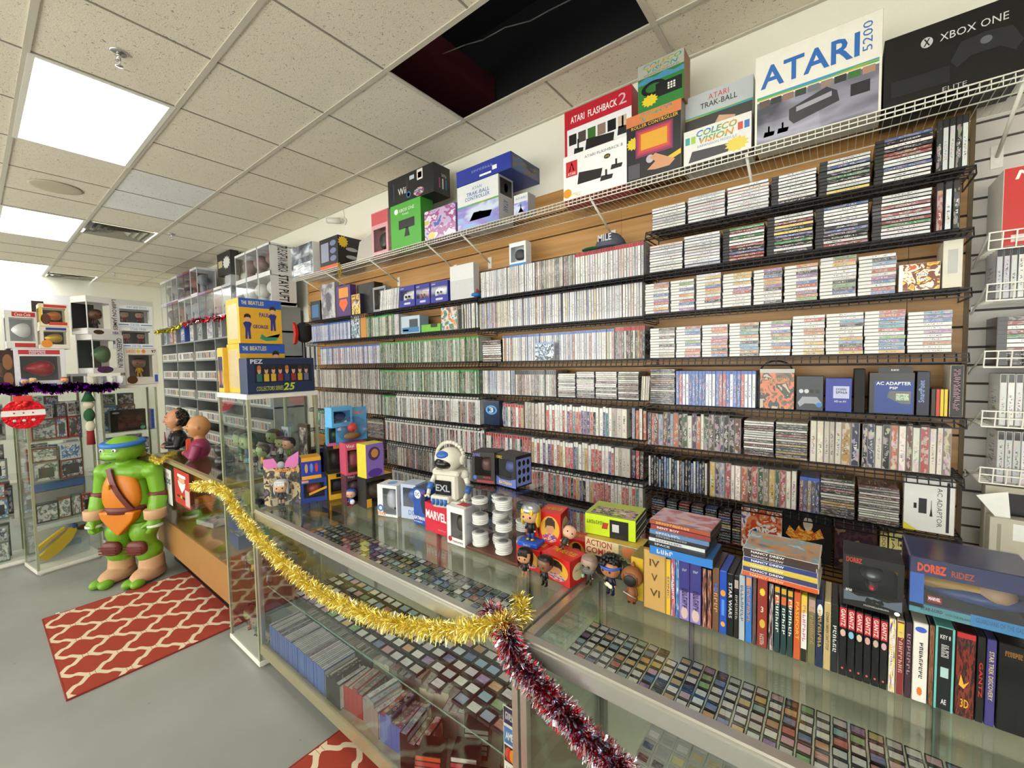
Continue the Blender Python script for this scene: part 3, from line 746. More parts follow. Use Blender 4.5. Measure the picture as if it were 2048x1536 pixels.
def flush(cap=300):
    for kind, L in QUEUE.items():
        L.sort(key=lambda q: -q['s'])
        for q in L[:cap]:
            mb, me = unit_case(q['body'], q['style'])
            o = bpy.data.objects.new(kind, me); COL.objects.link(o); o.matrix_world = q['M']; o.color = q['col']
            tag(o, q['label'], q['cat'], q['group'])
        if len(L) > cap:
            by = {}
            out = MB(); mats = []; 
            for q in L[cap:]:
                src, _ = unit_case(q['body'], q['style'])
                for m in (BODY[q['body']], prn(q['style'], 'attr')):
                    if m not in mats: mats.append(m)
                ia, ib = mats.index(BODY[q['body']]), mats.index(prn(q['style'], 'attr'))
                b0 = len(out.v)
                for v in src.v:
                    w = q['M'] @ Vector(v); out.v.append((w.x, w.y, w.z))
                c = (*q['col'][:3], random.random())
                for f, m, uv in zip(src.f, src.m, src.uv):
                    out.f.append([b0+i for i in f]); out.m.append((ia, ib)[m]); out.uv.append(uv); out.sm.append(False); out.tint.append(c)
            o = out.obj(kind+'_mass', mats, tint=True)
            tag(o, f'the farther {L[0]["cat"]}s filling the shelf rows away from the camera', L[0]['cat'], kind='stuff')
        L.clear()
P_ = lambda s: [hx(c) for c in s.split()]
PAL = dict(
    silver=P_('d8d9da e4e4e2 cfd0d2 dedede c3c5c8 d8d4cc b9bcc4 e8e8e6 cbd0d8 d9b9b4'),
    ps=P_('c9ccd2 dcdcdc aab4cc d6d2c8 9aa6c2 c8c8c8 e2e2e2 b26a62 7f8ba8 d8c090'),
    blueish=P_('8fa3cf a9b6d4 c4c8d6 7c90c2 b9c3dc d8d8dc 6a82bb c7a898'),
    green=P_('8a938c 5e665f c9ccc8 3a403c 6f7a72 a2a8a0 c5c6bf 8a5a4c 5d6a60 b7a67e'),
    mixed=P_('b9a9a0 8a8f88 c9c6bd 7d6a5c a89c86 6b7a6a c2b8a6 94706a 51604f d3cdc0'),
    wii=P_('e8e8e6 e4e4e2 dfe2e6 d8d8d8 ebebe8 b8462f 2f5d9e d9a43a e6e6e4 3b3b3f 86a64a e8e8e6'),
    x360=P_('e2e2df 2c2b2e b23a30 dedede 37435f c8873a e0e0dd 55555a 7a2424 e8e8e4 21222a 9a9a98'),
    sports=P_('c0332c cf3a30 e6e4de e2e0da 2f55a0 b92d2a d7d3ca d6443a 3f8a8a e8e6e0 26262a c9a13a c8342e 5a3c86'),
    ds=P_('e6e6e3 3f6fb8 c7483a e2e2de 9c5aa8 e0b43c 5aa0c8 ddddda 3d3d46 7fb26a e8e8e6 d98a4a'),
    cd=P_('d8d6d0 4a4a4e b8b4a8 e2e0da 2e2e32 8e8a80 c9c5bb 6b3a34 dedbd2'),
    dark=P_('2c2c30 3a3a40 1d1d20 4a4640 8a3a30 2a3350 5a5650 c9c5bb 2f4a35 a8822e'),
    psp=P_('e8e8e6 dfe0e2 1f1f22 c8cacc 9a2e2a e4c03a 2f8a4a dedede 3a5aa0 d8d8d6 2a2a2e'),
    nes=P_('a33a30 3a5a9a 2c2c30 c9b04a 7a3a3a 3a7a5a 4a4a50 b8b4a8'),
    pc=P_('4a4438 2c3a5a d0cabb c7a030 6a3a2a 3a5a3a 8a7a5a 222226 c25a2a 7a8aa8 e2ddd0 4a2a5a b33a3a'),
    ps2=P_('2f62b0 3c6fbe 2a58a4 d8dade e4e4e4 e6e6e4 c8502c dedede c94a2a 3c6fbe e2e2e2'),
    bluesteel=P_('20242c 2f4f7a 4a7aa8 1c1c20 c8ccd0 3a5a80 14161a 7a3a1c b8bcc0'),
    worn=P_('c2b8a6 b5ac98 cfc6b4 a99f8c d8d0be'))
def row_up(bay, k, pa, pb, kind, phrase, body, style, pal, t=.0147, h=.172, d=.135, gap=.0006, lean=0, hj=.0, tj=0, yoff=0, hcol=0):
    """upright cases from pixel column pa to pb on a shelf"""
    z = LEV[bay][k]+.001; y = YF+.004+yoff
    xa, xb = xat(pa, y, z), xat(pb, y, z); x = xa
    pal = PAL[pal]; grp = f'{phrase}s standing on the shelves'
    while True:
        tt = t*(1+random.uniform(-tj, tj)); 
        if x+tt > xb+.004: break
        key = (bay, k); CNT[key] = CNT.get(key, 0)+1
        c = jitter(random.choice(pal)); hh = h*(1+random.uniform(-hj, hj))
        xx = x+tt/2
        case(kind, (xx, y+random.uniform(0, .004)+(random.random() < .04)*-.006, z), (tt, d, hh), body, style, c,
             f'{cname(c)}-spined {phrase}, {nth(CNT[key])} along from the far end, {ROWN[k]} shelf, {bay} bay', phrase.split()[-1] if phrase.split()[-1] != 'case' else 'game case', f'upright cases on the {ROWN[k]} shelf, {bay} bay', lean=lean+random.uniform(-.006, .006))
        x += tt+gap
CNT = {}; STK = {}
def row_st(bay, k, pa, pb, n, kind, phrase, body, style, pal, t=.0146, d=.135, L=None, topcol=None, jx=.003, yoff=0):
    """a stack of lying cases between pixel columns"""
    z = LEV[bay][k]+.001; y = YF+.004+yoff; xa, xb = xat(pa, y, z), xat(pb, y, z); L = L or (xb-xa-.003)
    key = (bay, k); STK[key] = STK.get(key, 0)+1
    for q in range(n):
        c = jitter(random.choice(PAL[pal]))
        case(kind, (xa+random.uniform(-jx, jx)*.5, y+random.uniform(0, .006), z+q*t), (t-.0013, d, L), body, style, c,
             f'{cname(c)}-spined {phrase}, {nth(q+1)} up, {nth(STK[key])} stack on the {ROWN[k]} shelf, {bay} bay', 'game case', f'stacked cases on the {ROWN[k]} shelf, {bay} bay', mode='flat')
    return xa, y, z+n*t, L
CG, WG, JG = ('clear_game_case', 'clear game case', 'clear'), ('white_game_case', 'white game case', 'white'), ('jewel_case', 'jewel case', 'jewel')
GG, BG, KG = ('green_game_case', 'green-topped game case', 'green'), ('blue_game_case', 'blue-topped game case', 'blue'), ('black_game_case', 'black game case', 'black')
HG, SB = ('handheld_game_case', 'white handheld game case', 'white'), ('boxed_game', 'cardboard game box', 'card')
DG = ('worn_game_case', 'older plastic game case', 'white')
# ---- middle bay
row_up('middle', 0, 962, 1070, *CG, 'plain', 'silver'); row_up('middle', 0, 1071, 1150, *CG, 'plain', 'mixed'); row_up('middle', 0, 1151, 1286, *CG, 'redcap', 'silver', h=.176)
row_up('middle', 1, 960, 1124, *CG, 'plain', 'ps'); row_up('middle', 1, 1126, 1192, *CG, 'plain', 'ps'); row_up('middle', 1, 1193, 1286, *CG, 'plain', 'silver', h=.178)
row_st('middle', 2, 965, 1003, 10, *KG, 'plain', 'cd', t=.0145)
row_up('middle', 2, 1006, 1228, *CG, 'bluecap', 'ps', h=.166); row_up('middle', 2, 1230, 1288, *CG, 'redcap', 'dark', h=.172, t=.012)
row_up('middle', 3, 966, 1030, *CG, 'plain', 'ps', h=.16); row_up('middle', 3, 1031, 1114, *CG, 'blackcap', 'mixed', h=.16)
for a, b, n in ((1116, 1151, 13), (1153, 1189, 14), (1191, 1234, 14), (1236, 1278, 14)): row_st('middle', 3, a, b, n, *JG, 'plain', 'cd', t=.0108, d=.125)
row_up('middle', 3, 1281, 1296, *JG, 'plain', 'worn', t=.0105, h=.128, lean=.05)
row_up('middle', 4, 1006, 1048, *DG, 'redcap', 'sports', t=.0205, h=.152, hj=.03); row_up('middle', 4, 1050, 1092, *SB, 'box', 'worn', t=.0245, h=.17, hj=.05)
row_up('middle', 4, 1093, 1222, *DG, 'whitecap', 'sports', t=.0185, h=.162, tj=.2, hj=.04); row_up('middle', 4, 1223, 1262, *DG, 'plain', 'worn', t=.029, h=.16); row_up('middle', 4, 1263, 1292, *KG, 'plain', 'pc', t=.02, h=.16, hj=.06)
row_up('middle', 5, 973, 1062, *DG, 'redcap', 'sports', t=.0205, h=.16, tj=.15); row_up('middle', 5, 1063, 1228, *DG, 'whitecap', 'sports', t=.0195, h=.158, tj=.25, hj=.04); row_up('middle', 5, 1229, 1262, *DG, 'plain', 'worn', t=.022, h=.158); row_up('middle', 5, 1263, 1288, *KG, 'plain', 'pc', t=.022, h=.155)
row_up('middle', 6, 975, 1288, *DG, 'whitecap', 'sports', t=.0195, h=.152, tj=.25, hj=.05)
row_up('middle', 7, 975, 1290, *DG, 'bluecap', 'sports', t=.0195, h=.152, tj=.2)
# ---- right bay
for a, b, n in ((1304, 1372, 8), (1375, 1451, 9), (1454, 1539, 9)): row_st('right', 0, a, b, n, *CG, 'plain', 'silver', t=.0135)
for a, b, n in ((1542, 1634, 9), (1637, 1742, 10), (1748, 1866, 12)): row_st('right', 0, a, b, n, *KG, 'blackcap' if a < 1600 else 'blackcap', 'psp', t=.0135)
row_up('right', 0, 1871, 1943, *KG, 'blackcap', 'psp', t=.0155, h=.178)
for a, b, n in ((1299, 1366, 10), (1368, 1441, 11)): row_st('right', 1, a, b, n, *CG, 'plain', 'silver', t=.0135)
for a, b, n in ((1445, 1530, 11), (1533, 1627, 12), (1630, 1738, 12), (1743, 1864, 12)): row_st('right', 1, a, b, n, *KG, 'blackcap', 'psp', t=.0135)
row_up('right', 1, 1871, 1930, *KG, 'blackcap', 'psp', t=.0175, h=.17, gap=.004)
for a, b, n in ((1290, 1338, 11), (1341, 1389, 11), (1392, 1442, 12), (1445, 1503, 11), (1507, 1565, 11), (1568, 1636, 11), (1639, 1713, 12), (1716, 1793, 11)): row_st('right', 2, a, b, n, *HG, 'whitecap2', 'ds', t=.0138)
for a, b, n in ((1352, 1402, 11), (1404, 1456, 11), (1458, 1518, 11), (1519, 1582, 11), (1584, 1650, 12), (1651, 1727, 12), (1728, 1811, 12), (1814, 1905, 11)): row_st('right', 3, a, b, n, *HG, 'whitecap2', 'ds', t=.0138)
row_st('right', 3, 1300, 1350, 11, *HG, 'whitecap2', 'cd', t=.0138)
row_st('right', 4, 1300, 1350, 17, *JG, 'plain', 'dark', t=.0105)
row_up('right', 4, 1352, 1516, *BG, 'bluecap', 'ps2', t=.0145, h=.168)
row_up('right', 5, 1296, 1485, *SB, 'box', 'pc', t=.0195, h=.17, tj=.35, hj=.06)
row_st('right', 5, 1487, 1548, 15, *JG, 'plain', 'cd', t=.0105); row_st('right', 5, 1551, 1616, 15, *JG, 'plain', 'dark', t=.0107)
row_up('right', 5, 1619, 1680, *SB, 'box', 'worn', t=.02, h=.176, tj=.2); row_up('right', 5, 1681, 1722, *SB, 'box', 'dark', t=.024, h=.175, tj=.3)
row_up('right', 5, 1723, 1912, *SB, 'busy', 'pc', t=.0205, h=.176, tj=.35, hj=.04)
row_up('right', 6, 1297, 1418, *KG, 'plain', 'bluesteel', t=.0125, h=.158, hj=.06); row_up('right', 6, 1419, 1597, *SB, 'box', 'pc', t=.021, h=.168, tj=.25, hj=.03)
row_up('right', 6, 1598, 1636, *BG, 'bluecap', 'dark', t=.0135, h=.15)
row_st('right', 6, 1640, 1710, 15, *JG, 'plain', 'dark', t=.0105); row_st('right', 6, 1716, 1800, 16, *JG, 'plain', 'cd', t=.0092)
for q, (a, b) in enumerate(((1303, 1330), (1333, 1354), (1357, 1379), (1382, 1407), (1410, 1434), (1437, 1462), (1464, 1482))): row_st('right', 7, a, b, 12, *('slim_cartridge', 'slim cartridge', 'black'), 'plain', 'nes', t=.0125, d=.1)
row_st('right', 7, 1810, 1905, 5, *CG, 'plain', 'worn', t=.014)
# ---- left bay
row_up('left', 1, 624, 702, *BG, 'bluecap', 'blueish', h=.168); row_up('left', 1, 734, 788, *GG, 'greencap', 'green', h=.172); row_up('left', 1, 789, 800, *CG, 'plain', 'silver', h=.168)
row_up('left', 1, 924, 957, *CG, 'plain', 'silver', t=.017, gap=.006)
row_up('left', 2, 641, 760, *BG, 'bluecap', 'ps', h=.168); row_up('left', 2, 761, 958, *GG, 'greencap', 'green', h=.172)
row_up('left', 3, 630, 760, *CG, 'plain', 'mixed', h=.176); row_up('left', 3, 762, 960, *GG, 'greencap', 'green', h=.168)
row_up('left', 4, 628, 763, *CG, 'plain', 'mixed', h=.176); row_up('left', 4, 766, 792, *GG, 'greencap', 'green', h=.17)
row_up('left', 4, 793, 962, *WG, 'whitecap', 'x360', h=.19, t=.0155)
row_up('left', 5, 771, 970, *WG, 'whitecap', 'x360', h=.186, t=.0155); row_up('left', 6, 776, 965, *WG, 'whitecap', 'x360', h=.186, t=.0155); row_up('left', 7, 785, 965, *WG, 'whitecap', 'wii', h=.186, t=.0155)
row_up('left', 0, 759, 797, *CG, 'plain', 'silver', t=.0145, h=.168, lean=.12)

# ---- grey side wall: white wire baskets with cases
gb = {}
def side_shelf(x0, x1, z, label, D=.2):
    me = wire_shelf(M_wwire, 0, x1-x0, step=.03, depth=D, lip=.05, name='white_wire_basket')
    o = link('white_wire_basket', me, None, (x0, YB, z)); tag(o, label, 'shelf', 'white wire baskets on the grey slat wall'); return o
SX = .40
ZS = [zat(y_, .5, 2.15) for y_ in (487, 593, 731, 854, 970, 1165)]
for k, z in enumerate(ZS): side_shelf(SX, SX+.62, z, f'white wire basket on the grey slat wall, {nth(k+1)} from the top')
def side_row(k, x0, n, kind, phrase, body, style, pal, t=.0147, h=.172, flat=0, L=.135):
    z = ZS[k]+.001
    if flat:
        for c_ in range(n):
            for q in range(flat):
                c = jitter(random.choice(PAL[pal])); case(kind, (x0+c_*(L+.006), YB-.19, z+q*(t+.0002)), (t, .135, L), body, style, c, f'{cname(c)}-spined {phrase}, {nth(q+1)} up, {nth(c_+1)} stack, grey side wall', 'game case', 'stacked cases on the grey side wall', mode='flat')
    else:
        for q in range(n):
            c = jitter(random.choice(PAL[pal])); case(kind, (x0+q*(t+.0015), YB-.19, z), (t, .135, h), body, style, c, f'{cname(c)}-spined {phrase}, {nth(q+1)} in the {["top","second","third","fourth","fifth"][k]} basket of the grey side wall', 'game case', 'upright cases on the grey side wall')
side_row(1, SX+.03, 30, *CG, 'blackcap', 'silver', h=.17)
side_row(2, SX+.03, 4, *KG, 'blackcap', 'psp', t=.0148, flat=11, L=.14)
side_row(3, SX+.05, 30, *WG, 'blackcap', 'silver', t=.0165, h=.176)
side_row(4, SX+.05, 30, *WG, 'blackcap', 'silver', t=.0165, h=.176)
row_up('left', 5, 640, 700, *CG, 'plain', 'mixed', h=.16); row_st('left', 5, 735, 768, 16, *JG, 'plain', 'dark', t=.0107, d=.12); row_up('left', 6, 650, 768, *CG, 'plain', 'dark', h=.15)
flush(300)
# ================================================================ CARTONS, WINDOW BOXES, FIGURINES
def C(h, r=.4, **k): return pm('c_'+h+('' if r == .4 else str(r)), '#'+h, r, **k)
WIN = glass('box_window', '#f4f6f8', rough=.06, extra=.03)
def sgnp(v, p): return math.copysign(abs(v)**p, v)
def squar(p): return lambda q: Vector((sgnp(q.x, p), sgnp(q.y, p), sgnp(q.z, p)))
def figurine(parent, loc, H, skin='d9a67c', hair='1a1410', top='2a2a30', legs='23232a', shoes='4a3320', rot=0, style='short', beard=None, prop=None, glasses=False, band=None, name='figure', hood=None, cape=None, helmet=None, tagname=None, tilt=(0, 0)):
    """a big-headed vinyl toy: body one mesh, hair and extras as children. H = height, front looks to -y"""
    mb = MB(); u = H
    hz = u*.70; hr = (u*.25, u*.22, u*.235)
    mb.ball((0, 0, hz), hr, 18, 12, 0, squar(.8))
    mb.tube((0, 0, u*.2), (0, 0, u*.48), u*.095, u*.075, 12, 1)
    for s in (-1, 1):
        mb.tube((s*u*.05, 0, u*.24), (s*u*.065, 0, u*.035), u*.045, u*.04, 10, 2)
        mb.ball((s*u*.068, -u*.03, u*.022), (u*.045, u*.075, u*.024), 10, 6, 3)
        mb.tube((s*u*.08, 0, u*.44), (s*u*.14, -u*.03, u*.28), u*.035, u*.03, 8, 1)
        mb.ball((s*u*.145, -u*.035, u*.262), u*.033, 8, 6, 0)
        mb.ball((s*u*.245, 0, hz-u*.02), (u*.02, u*.03, u*.04), 8, 6, 0)
        if not hood: mb.ball((s*u*.1, -u*.212, hz-u*.03), (u*.03, u*.012, u*.03), 10, 6, 4)
    mb.ball((0, -u*.222, hz-u*.065), (u*.016, u*.014, u*.012), 8, 5, 0)
    mats = [C(skin, .35), C(top, .4), C(legs, .4), C(shoes, .4), C('0a0a0a', .2)]
    r = mb.obj(name, mats, parent); r.location = loc; r.rotation_euler = (tilt[0], tilt[1], rot)
    if hair and not hood:
        mb = MB(); mb.ball((0, u*.02, hz+u*.035), (u*.268, u*.235, u*.235), 18, 12, 0, lambda q: Vector((sgnp(q.x, .8), sgnp(q.y, .8)*(1 if q.y > 0 else (1 if q.z > .3 else .55)), sgnp(q.z, .8) if q.z > -.1 or q.y > 0 else -.05)))
        if style == 'long':
            for s in (-1, 1): mb.ball((s*u*.225, u*.02, hz-u*.1), (u*.05, u*.13, u*.24), 12, 8, 0)
            mb.ball((0, u*.13, hz-u*.1), (u*.22, u*.1, u*.24), 12, 8, 0)
            for i in range(7): mb.ball((-u*.15+i*u*.05, -u*.195, hz+u*.1), (u*.03, u*.03, u*.08), 8, 6, 0)
        if style == 'curly':
            rnd = random.Random(3)
            for i in range(60):
                a = rnd.uniform(0, 2*math.pi); e = rnd.uniform(.05, 1.5); rr = u*.27
                p = (rr*math.cos(a)*math.cos(e), rr*math.sin(a)*math.cos(e)*.95, hz+u*.06+rr*math.sin(e)*.9)
                if p[1] < -u*.15 and p[2] < hz+u*.12: continue
                mb.ball(p, u*.055, 7, 5, 0)
        mb.obj('hair', C(hair, .35), r)
    if beard:
        mb = MB(); mb.ball((0, -u*.04, hz-u*.17), (u*.235, u*.2, u*.15), 14, 8, 0); mb.ball((0, -u*.215, hz-u*.1), (u*.1, u*.03, u*.03), 10, 6, 0); mb.obj('beard', C(beard, .6), r)
    if glasses:
        mb = MB()
        for s in (-1, 1):
            for i in range(12):
                a, b = 2*math.pi*i/12, 2*math.pi*(i+1)/12
                mb.tube((s*u*.1+u*.055*math.cos(a), -u*.235, hz-u*.03+u*.05*math.sin(a)), (s*u*.1+u*.055*math.cos(b), -u*.235, hz-u*.03+u*.05*math.sin(b)), u*.007, n=5)
        mb.tube((-u*.045, -u*.235, hz-u*.03), (u*.045, -u*.235, hz-u*.03), u*.007, n=5); mb.obj('glasses', C('1c1c1c', .3), r)
    if band:
        mb = MB(); mb.lathe([(u*.262, hz+u*.02), (u*.272, hz+u*.03), (u*.27, hz+u*.075), (u*.258, hz+u*.085)], 20); mb.tube((u*.24, u*.08, hz+u*.05), (u*.29, u*.13, hz-u*.08), u*.018, u*.03, 6); mb.obj('headband', C(band, .5), r)
    if hood:
        mb = MB(); mb.ball((0, u*.02, hz), (u*.29, u*.26, u*.27), 20, 14, 0, lambda q: Vector((q.x, q.y if q.y > -.72 else -.72-(q.y+.72)*.2, q.z*(1.05 if q.z > 0 else .95)))); mb.tube((0, u*.1, hz+u*.2), (0, u*.16, hz+u*.36), u*.09, u*.02, 8)
        mb.lathe([(u*.09, u*.1), (u*.15, u*.1), (u*.12, u*.35), (u*.08, u*.46)], 14); mb.obj('hooded_robe', C(hood, .6), r)
        mb = MB(); mb.ball((0, -u*.19, hz-u*.02), (u*.17, u*.05, u*.16), 14, 8, 0); mb.obj('shadowed_face', C('15100d', .5), r)
    if cape:
        mb = MB(); mb.prism([(-u*.1, u*.46), (u*.1, u*.46), (u*.2, u*.06), (-u*.2, u*.06)], u*.08, u*.11); mb.obj('cape', C(cape, .5), r)
    if helmet:
        mb = MB(); mb.ball((0, 0, hz+u*.1), (u*.27, u*.24, u*.2), 18, 10, 0, lambda q: Vector((q.x, q.y, max(q.z, -.1)))); mb.obj('helmet', pm('helmet_silver', '#b9bcc0', .3, .8), r)
    if prop == 'guitar':
        mb = MB(); mb.ball((-u*.02, -u*.13, u*.3), (u*.09, u*.025, u*.06), 12, 6, 0); mb.ball((u*.06, -u*.13, u*.27), (u*.07, u*.025, u*.055), 12, 6, 0); mb.tube((-u*.05, -u*.14, u*.33), (-u*.33, -u*.14, u*.48), u*.014, n=6, m=1); mb.box(-u*.37, -u*.32, -u*.15, -u*.13, u*.47, u*.53, 1); mb.obj('guitar', [C('e6dcc0'), C('5a3a20')], r)
    if prop == 'cup':
        mb = MB(); mb.tube((-u*.16, -u*.1, u*.25), (-u*.16, -u*.1, u*.36), u*.04, u*.05, 12); mb.obj('cup', C('9fcdb6'), r)
    if prop == 'rod':
        mb = MB(); mb.tube((-u*.2, -u*.14, u*.32), (u*.14, -u*.12, u*.2), u*.018, n=8); mb.obj('staff', pm('rod_silver', '#c0c0c0', .3, .8), r)
    return r
def window_box(name, label, cat, bl, br, top, depth, card, z=None, y=None, win=(.1, .9, .16, .86), inner='2b2b30', fig=None, sidewin=False, group=None, h=None, lift=0, back=0, shell=None, filler=None):
    A, B, w, a, h_ = pbox(bl, br, top, z, y); h = h or h_; d = depth
    n = Vector((-math.sin(a), math.cos(a), 0)); c = A+(B-A)*.5+n*(d/2+back); c.z += lift
    cm = card if not isinstance(card, str) else C(card)
    x0, x1, y0, y1 = -w/2, w/2, -d/2, d/2; wx0, wx1, wz0, wz1 = x0+w*win[0], x0+w*win[1], h*win[2], h*win[3]
    mb = MB(); e = .0008
    for q in ((x0, wx0, 0, h), (wx1, x1, 0, h), (wx0, wx1, 0, wz0), (wx0, wx1, wz1, h)): mb.box(q[0], q[1], y0, y0+e, q[2], q[3])
    mb.box(x0, x1, y1-e, y1, 0, h); mb.box(x0, x1, y0+e, y1-e, 0, e); mb.box(x0, x1, y0+e, y1-e, h-e, h)
    mb.quad((wx0-.002, y1-.004, wz0-.01), (wx1+.002, y1-.004, wz0-.01), (wx1+.002, y1-.004, wz1+.005), (wx0-.002, y1-.004, wz1+.005), 1)
    for s in (-1, 1):
        xx = s*w/2; xa, xb = (xx-e, xx) if s > 0 else (xx, xx+e)
        if sidewin and s == sidewin or sidewin == 2:
            for q in ((y0+e, y0+.012, 0, h), (y1-.012, y1-e, 0, h), (y0+.012, y1-.012, 0, wz0), (y0+.012, y1-.012, wz1, h)): mb.box(xa, xb, q[0], q[1], q[2], q[3])
        else: mb.box(xa, xb, y0+e, y1-e, e, h-e)
    r = mb.obj(name, [cm, C(inner, .6)]); r.location = c; r.rotation_euler = (0, 0, a); tag(r, label, cat, group)
    mb = MB(); mb.quad((wx0, y0+e*.5, wz0), (wx1, y0+e*.5, wz0), (wx1, y0+e*.5, wz1), (wx0, y0+e*.5, wz1))
    for s in (-1, 1):
        if sidewin and s == sidewin or sidewin == 2: mb.quad((s*w/2, y0+.012, wz0), (s*w/2, y1-.012, wz0), (s*w/2, y1-.012, wz1), (s*w/2, y0+.012, wz1))
    mb.obj('window', WIN, r)
    if fig is not None:
        fh = (wz1-wz0)*.9; kw = dict(fig); k = kw.pop('n', 1)
        for i in range(k): figurine(r, ((i-(k-1)/2)*w*.75/max(k, 1), 0, wz0), min(fh, w*1.3/k**.8), name='packed_figure', **kw)
    if filler:
        mb = MB(); mb.ball((0, 0, (wz0+wz1)/2), ((wx1-wx0)*.36, d*.3, (wz1-wz0)*.36), 16, 10, 0, squar(.8)); mb.obj('packed_toy', C(filler, .3), r)
    return r, (w, d, h)
def clear_box(name, label, cat, bl, br, top, depth, z=None, y=None, fig=None, trim='e8e8e8', group=None, h=None, lift=0, back=0):
    return window_box(name, label, cat, bl, br, top, depth, trim, z, y, win=(.03, .97, .1, .92), inner='c9ccd0', fig=fig, sidewin=2, group=group, h=h, lift=lift, back=back)
WHT, BLK = C('efefec', .45), C('141414', .35)

# ---------------------------------------------------------------- cartons on the long white shelf
W = WZ+.001; FY = WF+.012
A1 = art('art_console', ['#1a1c20', '#2b3038', '#6f7a88', '#cfd6dc'], 2.2, hard=False)
o, d = carton('console_carton', 'black and silver console carton at the far end of the white wire shelf', 'box', (584, 556), (627, 545), 498, .22, [A1, C('e8e8e8'), C('2a2a2c')], z=W, y=FY)
panel(o, 'silver_panel', d, 'F', .1, .08, .9, .42, art('art_silver', ['#c9ced4', '#8f979f', '#e6e9ec'], 3, hard=False)); lettering(o, '~abcdefghijk', d, 'F', .2, .6, .85, .66, C('b9bcc2'))
o, d = carton('console_carton', 'black retro console carton with orange edge and yellow burst sticker', 'box', (641, 540), (677, 530), 482, .26, [C('1b1b1e'), C('1c1d20'), C('c9552a')], z=W, y=FY)
panel(o, 'orange_band', d, 'F', 0, 0, 1, .12, C('d35a2c')); panel(o, 'grey_art', d, 'F', .08, .25, .5, .85, C('8f93a8')); 
for q in range(3): panel(o, 'controller_art', d, 'F', .58, .22+q*.24, .9, .4+q*.24, C('6f78a0'), shape='round')
for q in range(2): panel(o, 'controller_art', d, 'R', .3, .3+q*.25, .75, .42+q*.25, C('a8adb8'), shape='round')
panel(o, 'burst_sticker', d, 'R', .0, .62, .4, 1.0, C('e8c12c'), shape='burst')
mb = MB(); D0 = .26
A = Vector((xat(708, FY, W), FY, W)); B_ = Vector((xat(741, FY, W), FY, W)); ww = B_.x-A.x
mb = MB(); mb.prism([(0, 0), (ww+.02, 0), (ww+.01, .2), (.06, .16)], 0, .18); o = mb.obj('clamshell_case', pm('grey_clamshell', '#b3aea6', .35)); o.location = (A.x, FY+.02, W); tag(o, 'slanted grey plastic clamshell case on the white wire shelf', 'case')
o, r_ = window_box('controller_package', 'pink controller package with clear bubble beside the green carton', 'box', (745, 520), (777, 512), 428, .1, 'd8a0a8', z=W, y=FY, win=(.12, .88, .08, .6), inner='8a2f3c', filler='2b1f1f')
panel(o, 'red_header', r_, 'F', .02, .7, .98, .98, C('c8545c'))
o, d = carton('sensor_carton', 'bright green camera sensor carton below the black console carton', 'box', (783, 512), (843, 497), 415, .12, [C('4fa83c'), C('3f9430'), C('5ab545')], z=W, y=FY)
lettering(o, 'XBOX ONE', d, 'F', .3, .8, .8, .87, WHT); lettering(o, 'Kinect', d, 'F', .42, .72, .62, .77, WHT); panel(o, 'round_logo', d, 'F', .14, .78, .27, .9, WHT, shape='round'); panel(o, 'sensor_art', d, 'F', .28, .42, .8, .62, BLK); panel(o, 'sensor_art', d, 'F', .46, .24, .64, .44, BLK, shape=[(0, 0), (1, 0), (.7, 1), (.3, 1)])
o2, d2 = carton('toy_package', 'purple and blue swirled puzzle box beneath the black console carton corner', 'box', (850, 496), (912, 478), 425, .1, [art('art_puzzle', ['#3a5aa8', '#b9a0c8', '#9a4a8a', '#d8d0e0', '#c9b84a'], 3), C('7a6aa0')], z=W, y=FY)
panel(o2, 'yellow_sticker', d2, 'F', .12, .04, .34, .26, C('e0d070'), shape='round')
zt = o.location.z+d[2]
o, d = carton('console_carton', 'black console carton lying on the green and purple boxes', 'box', (777, 420), (868, 400), 364, .16, [C('17171a'), C('1b1b1e'), C('222226')], z=zt+.001, y=FY+.01)
lettering(o, 'Wii', d, 'F', .24, .32, .42, .56, WHT); lettering(o, 'Wii', d, 'R', .45, .6, .75, .72, C('c9c9c9')); panel(o, 'blue_ring_art', d, 'F', .42, .12, .52, .34, C('2a6f9a'), shape='round'); panel(o, 'black_disc', d, 'F', .44, .16, .5, .3, BLK, shape='round')
panel(o, 'console_art', d, 'F', .12, .15, .155, .8, C('2a3a4a')); panel(o, 'remote_art', d, 'F', .42, .45, .47, .85, C('2e2e33')); panel(o, 'game_art', d, 'F', .66, .6, .78, .96, C('e6e2da')); panel(o, 'game_art', d, 'F', .68, .66, .76, .86, C('a83a2a')); panel(o, 'kart_art', d, 'F', .58, .06, .8, .34, art('art_kart', ['#b8322a', '#3a4a9a', '#d8c9a8', '#a83a2a'], 4), shape='round'); panel(o, 'sticker', d, 'F', .5, .72, .6, .86, C('b9c9d2'))
for q, cc in enumerate(('b04a7a', 'c9c9c9', '2a6f9a')): panel(o, 'remote_art', d, 'R', .3+q*.2, .2, .38+q*.2, .55, C(cc))
o, d = carton('controller_carton', 'white and blue trackball controller carton under the long blue box', 'box', (916, 470), (998, 452), 377, .15, [C('dcdfe0'), C('b8bcc0'), C('e0e0e0')], z=W, y=FY)
lettering(o, 'ATARI', d, 'F', .38, .84, .62, .9, C('5a7a9a')); lettering(o, 'TRAK-BALL', d, 'F', .24, .72, .8, .8, C('2f62a8'), thick=.01); lettering(o, 'CONTROLLER', d, 'F', .2, .62, .8, .7, C('2f62a8'), thick=.01)
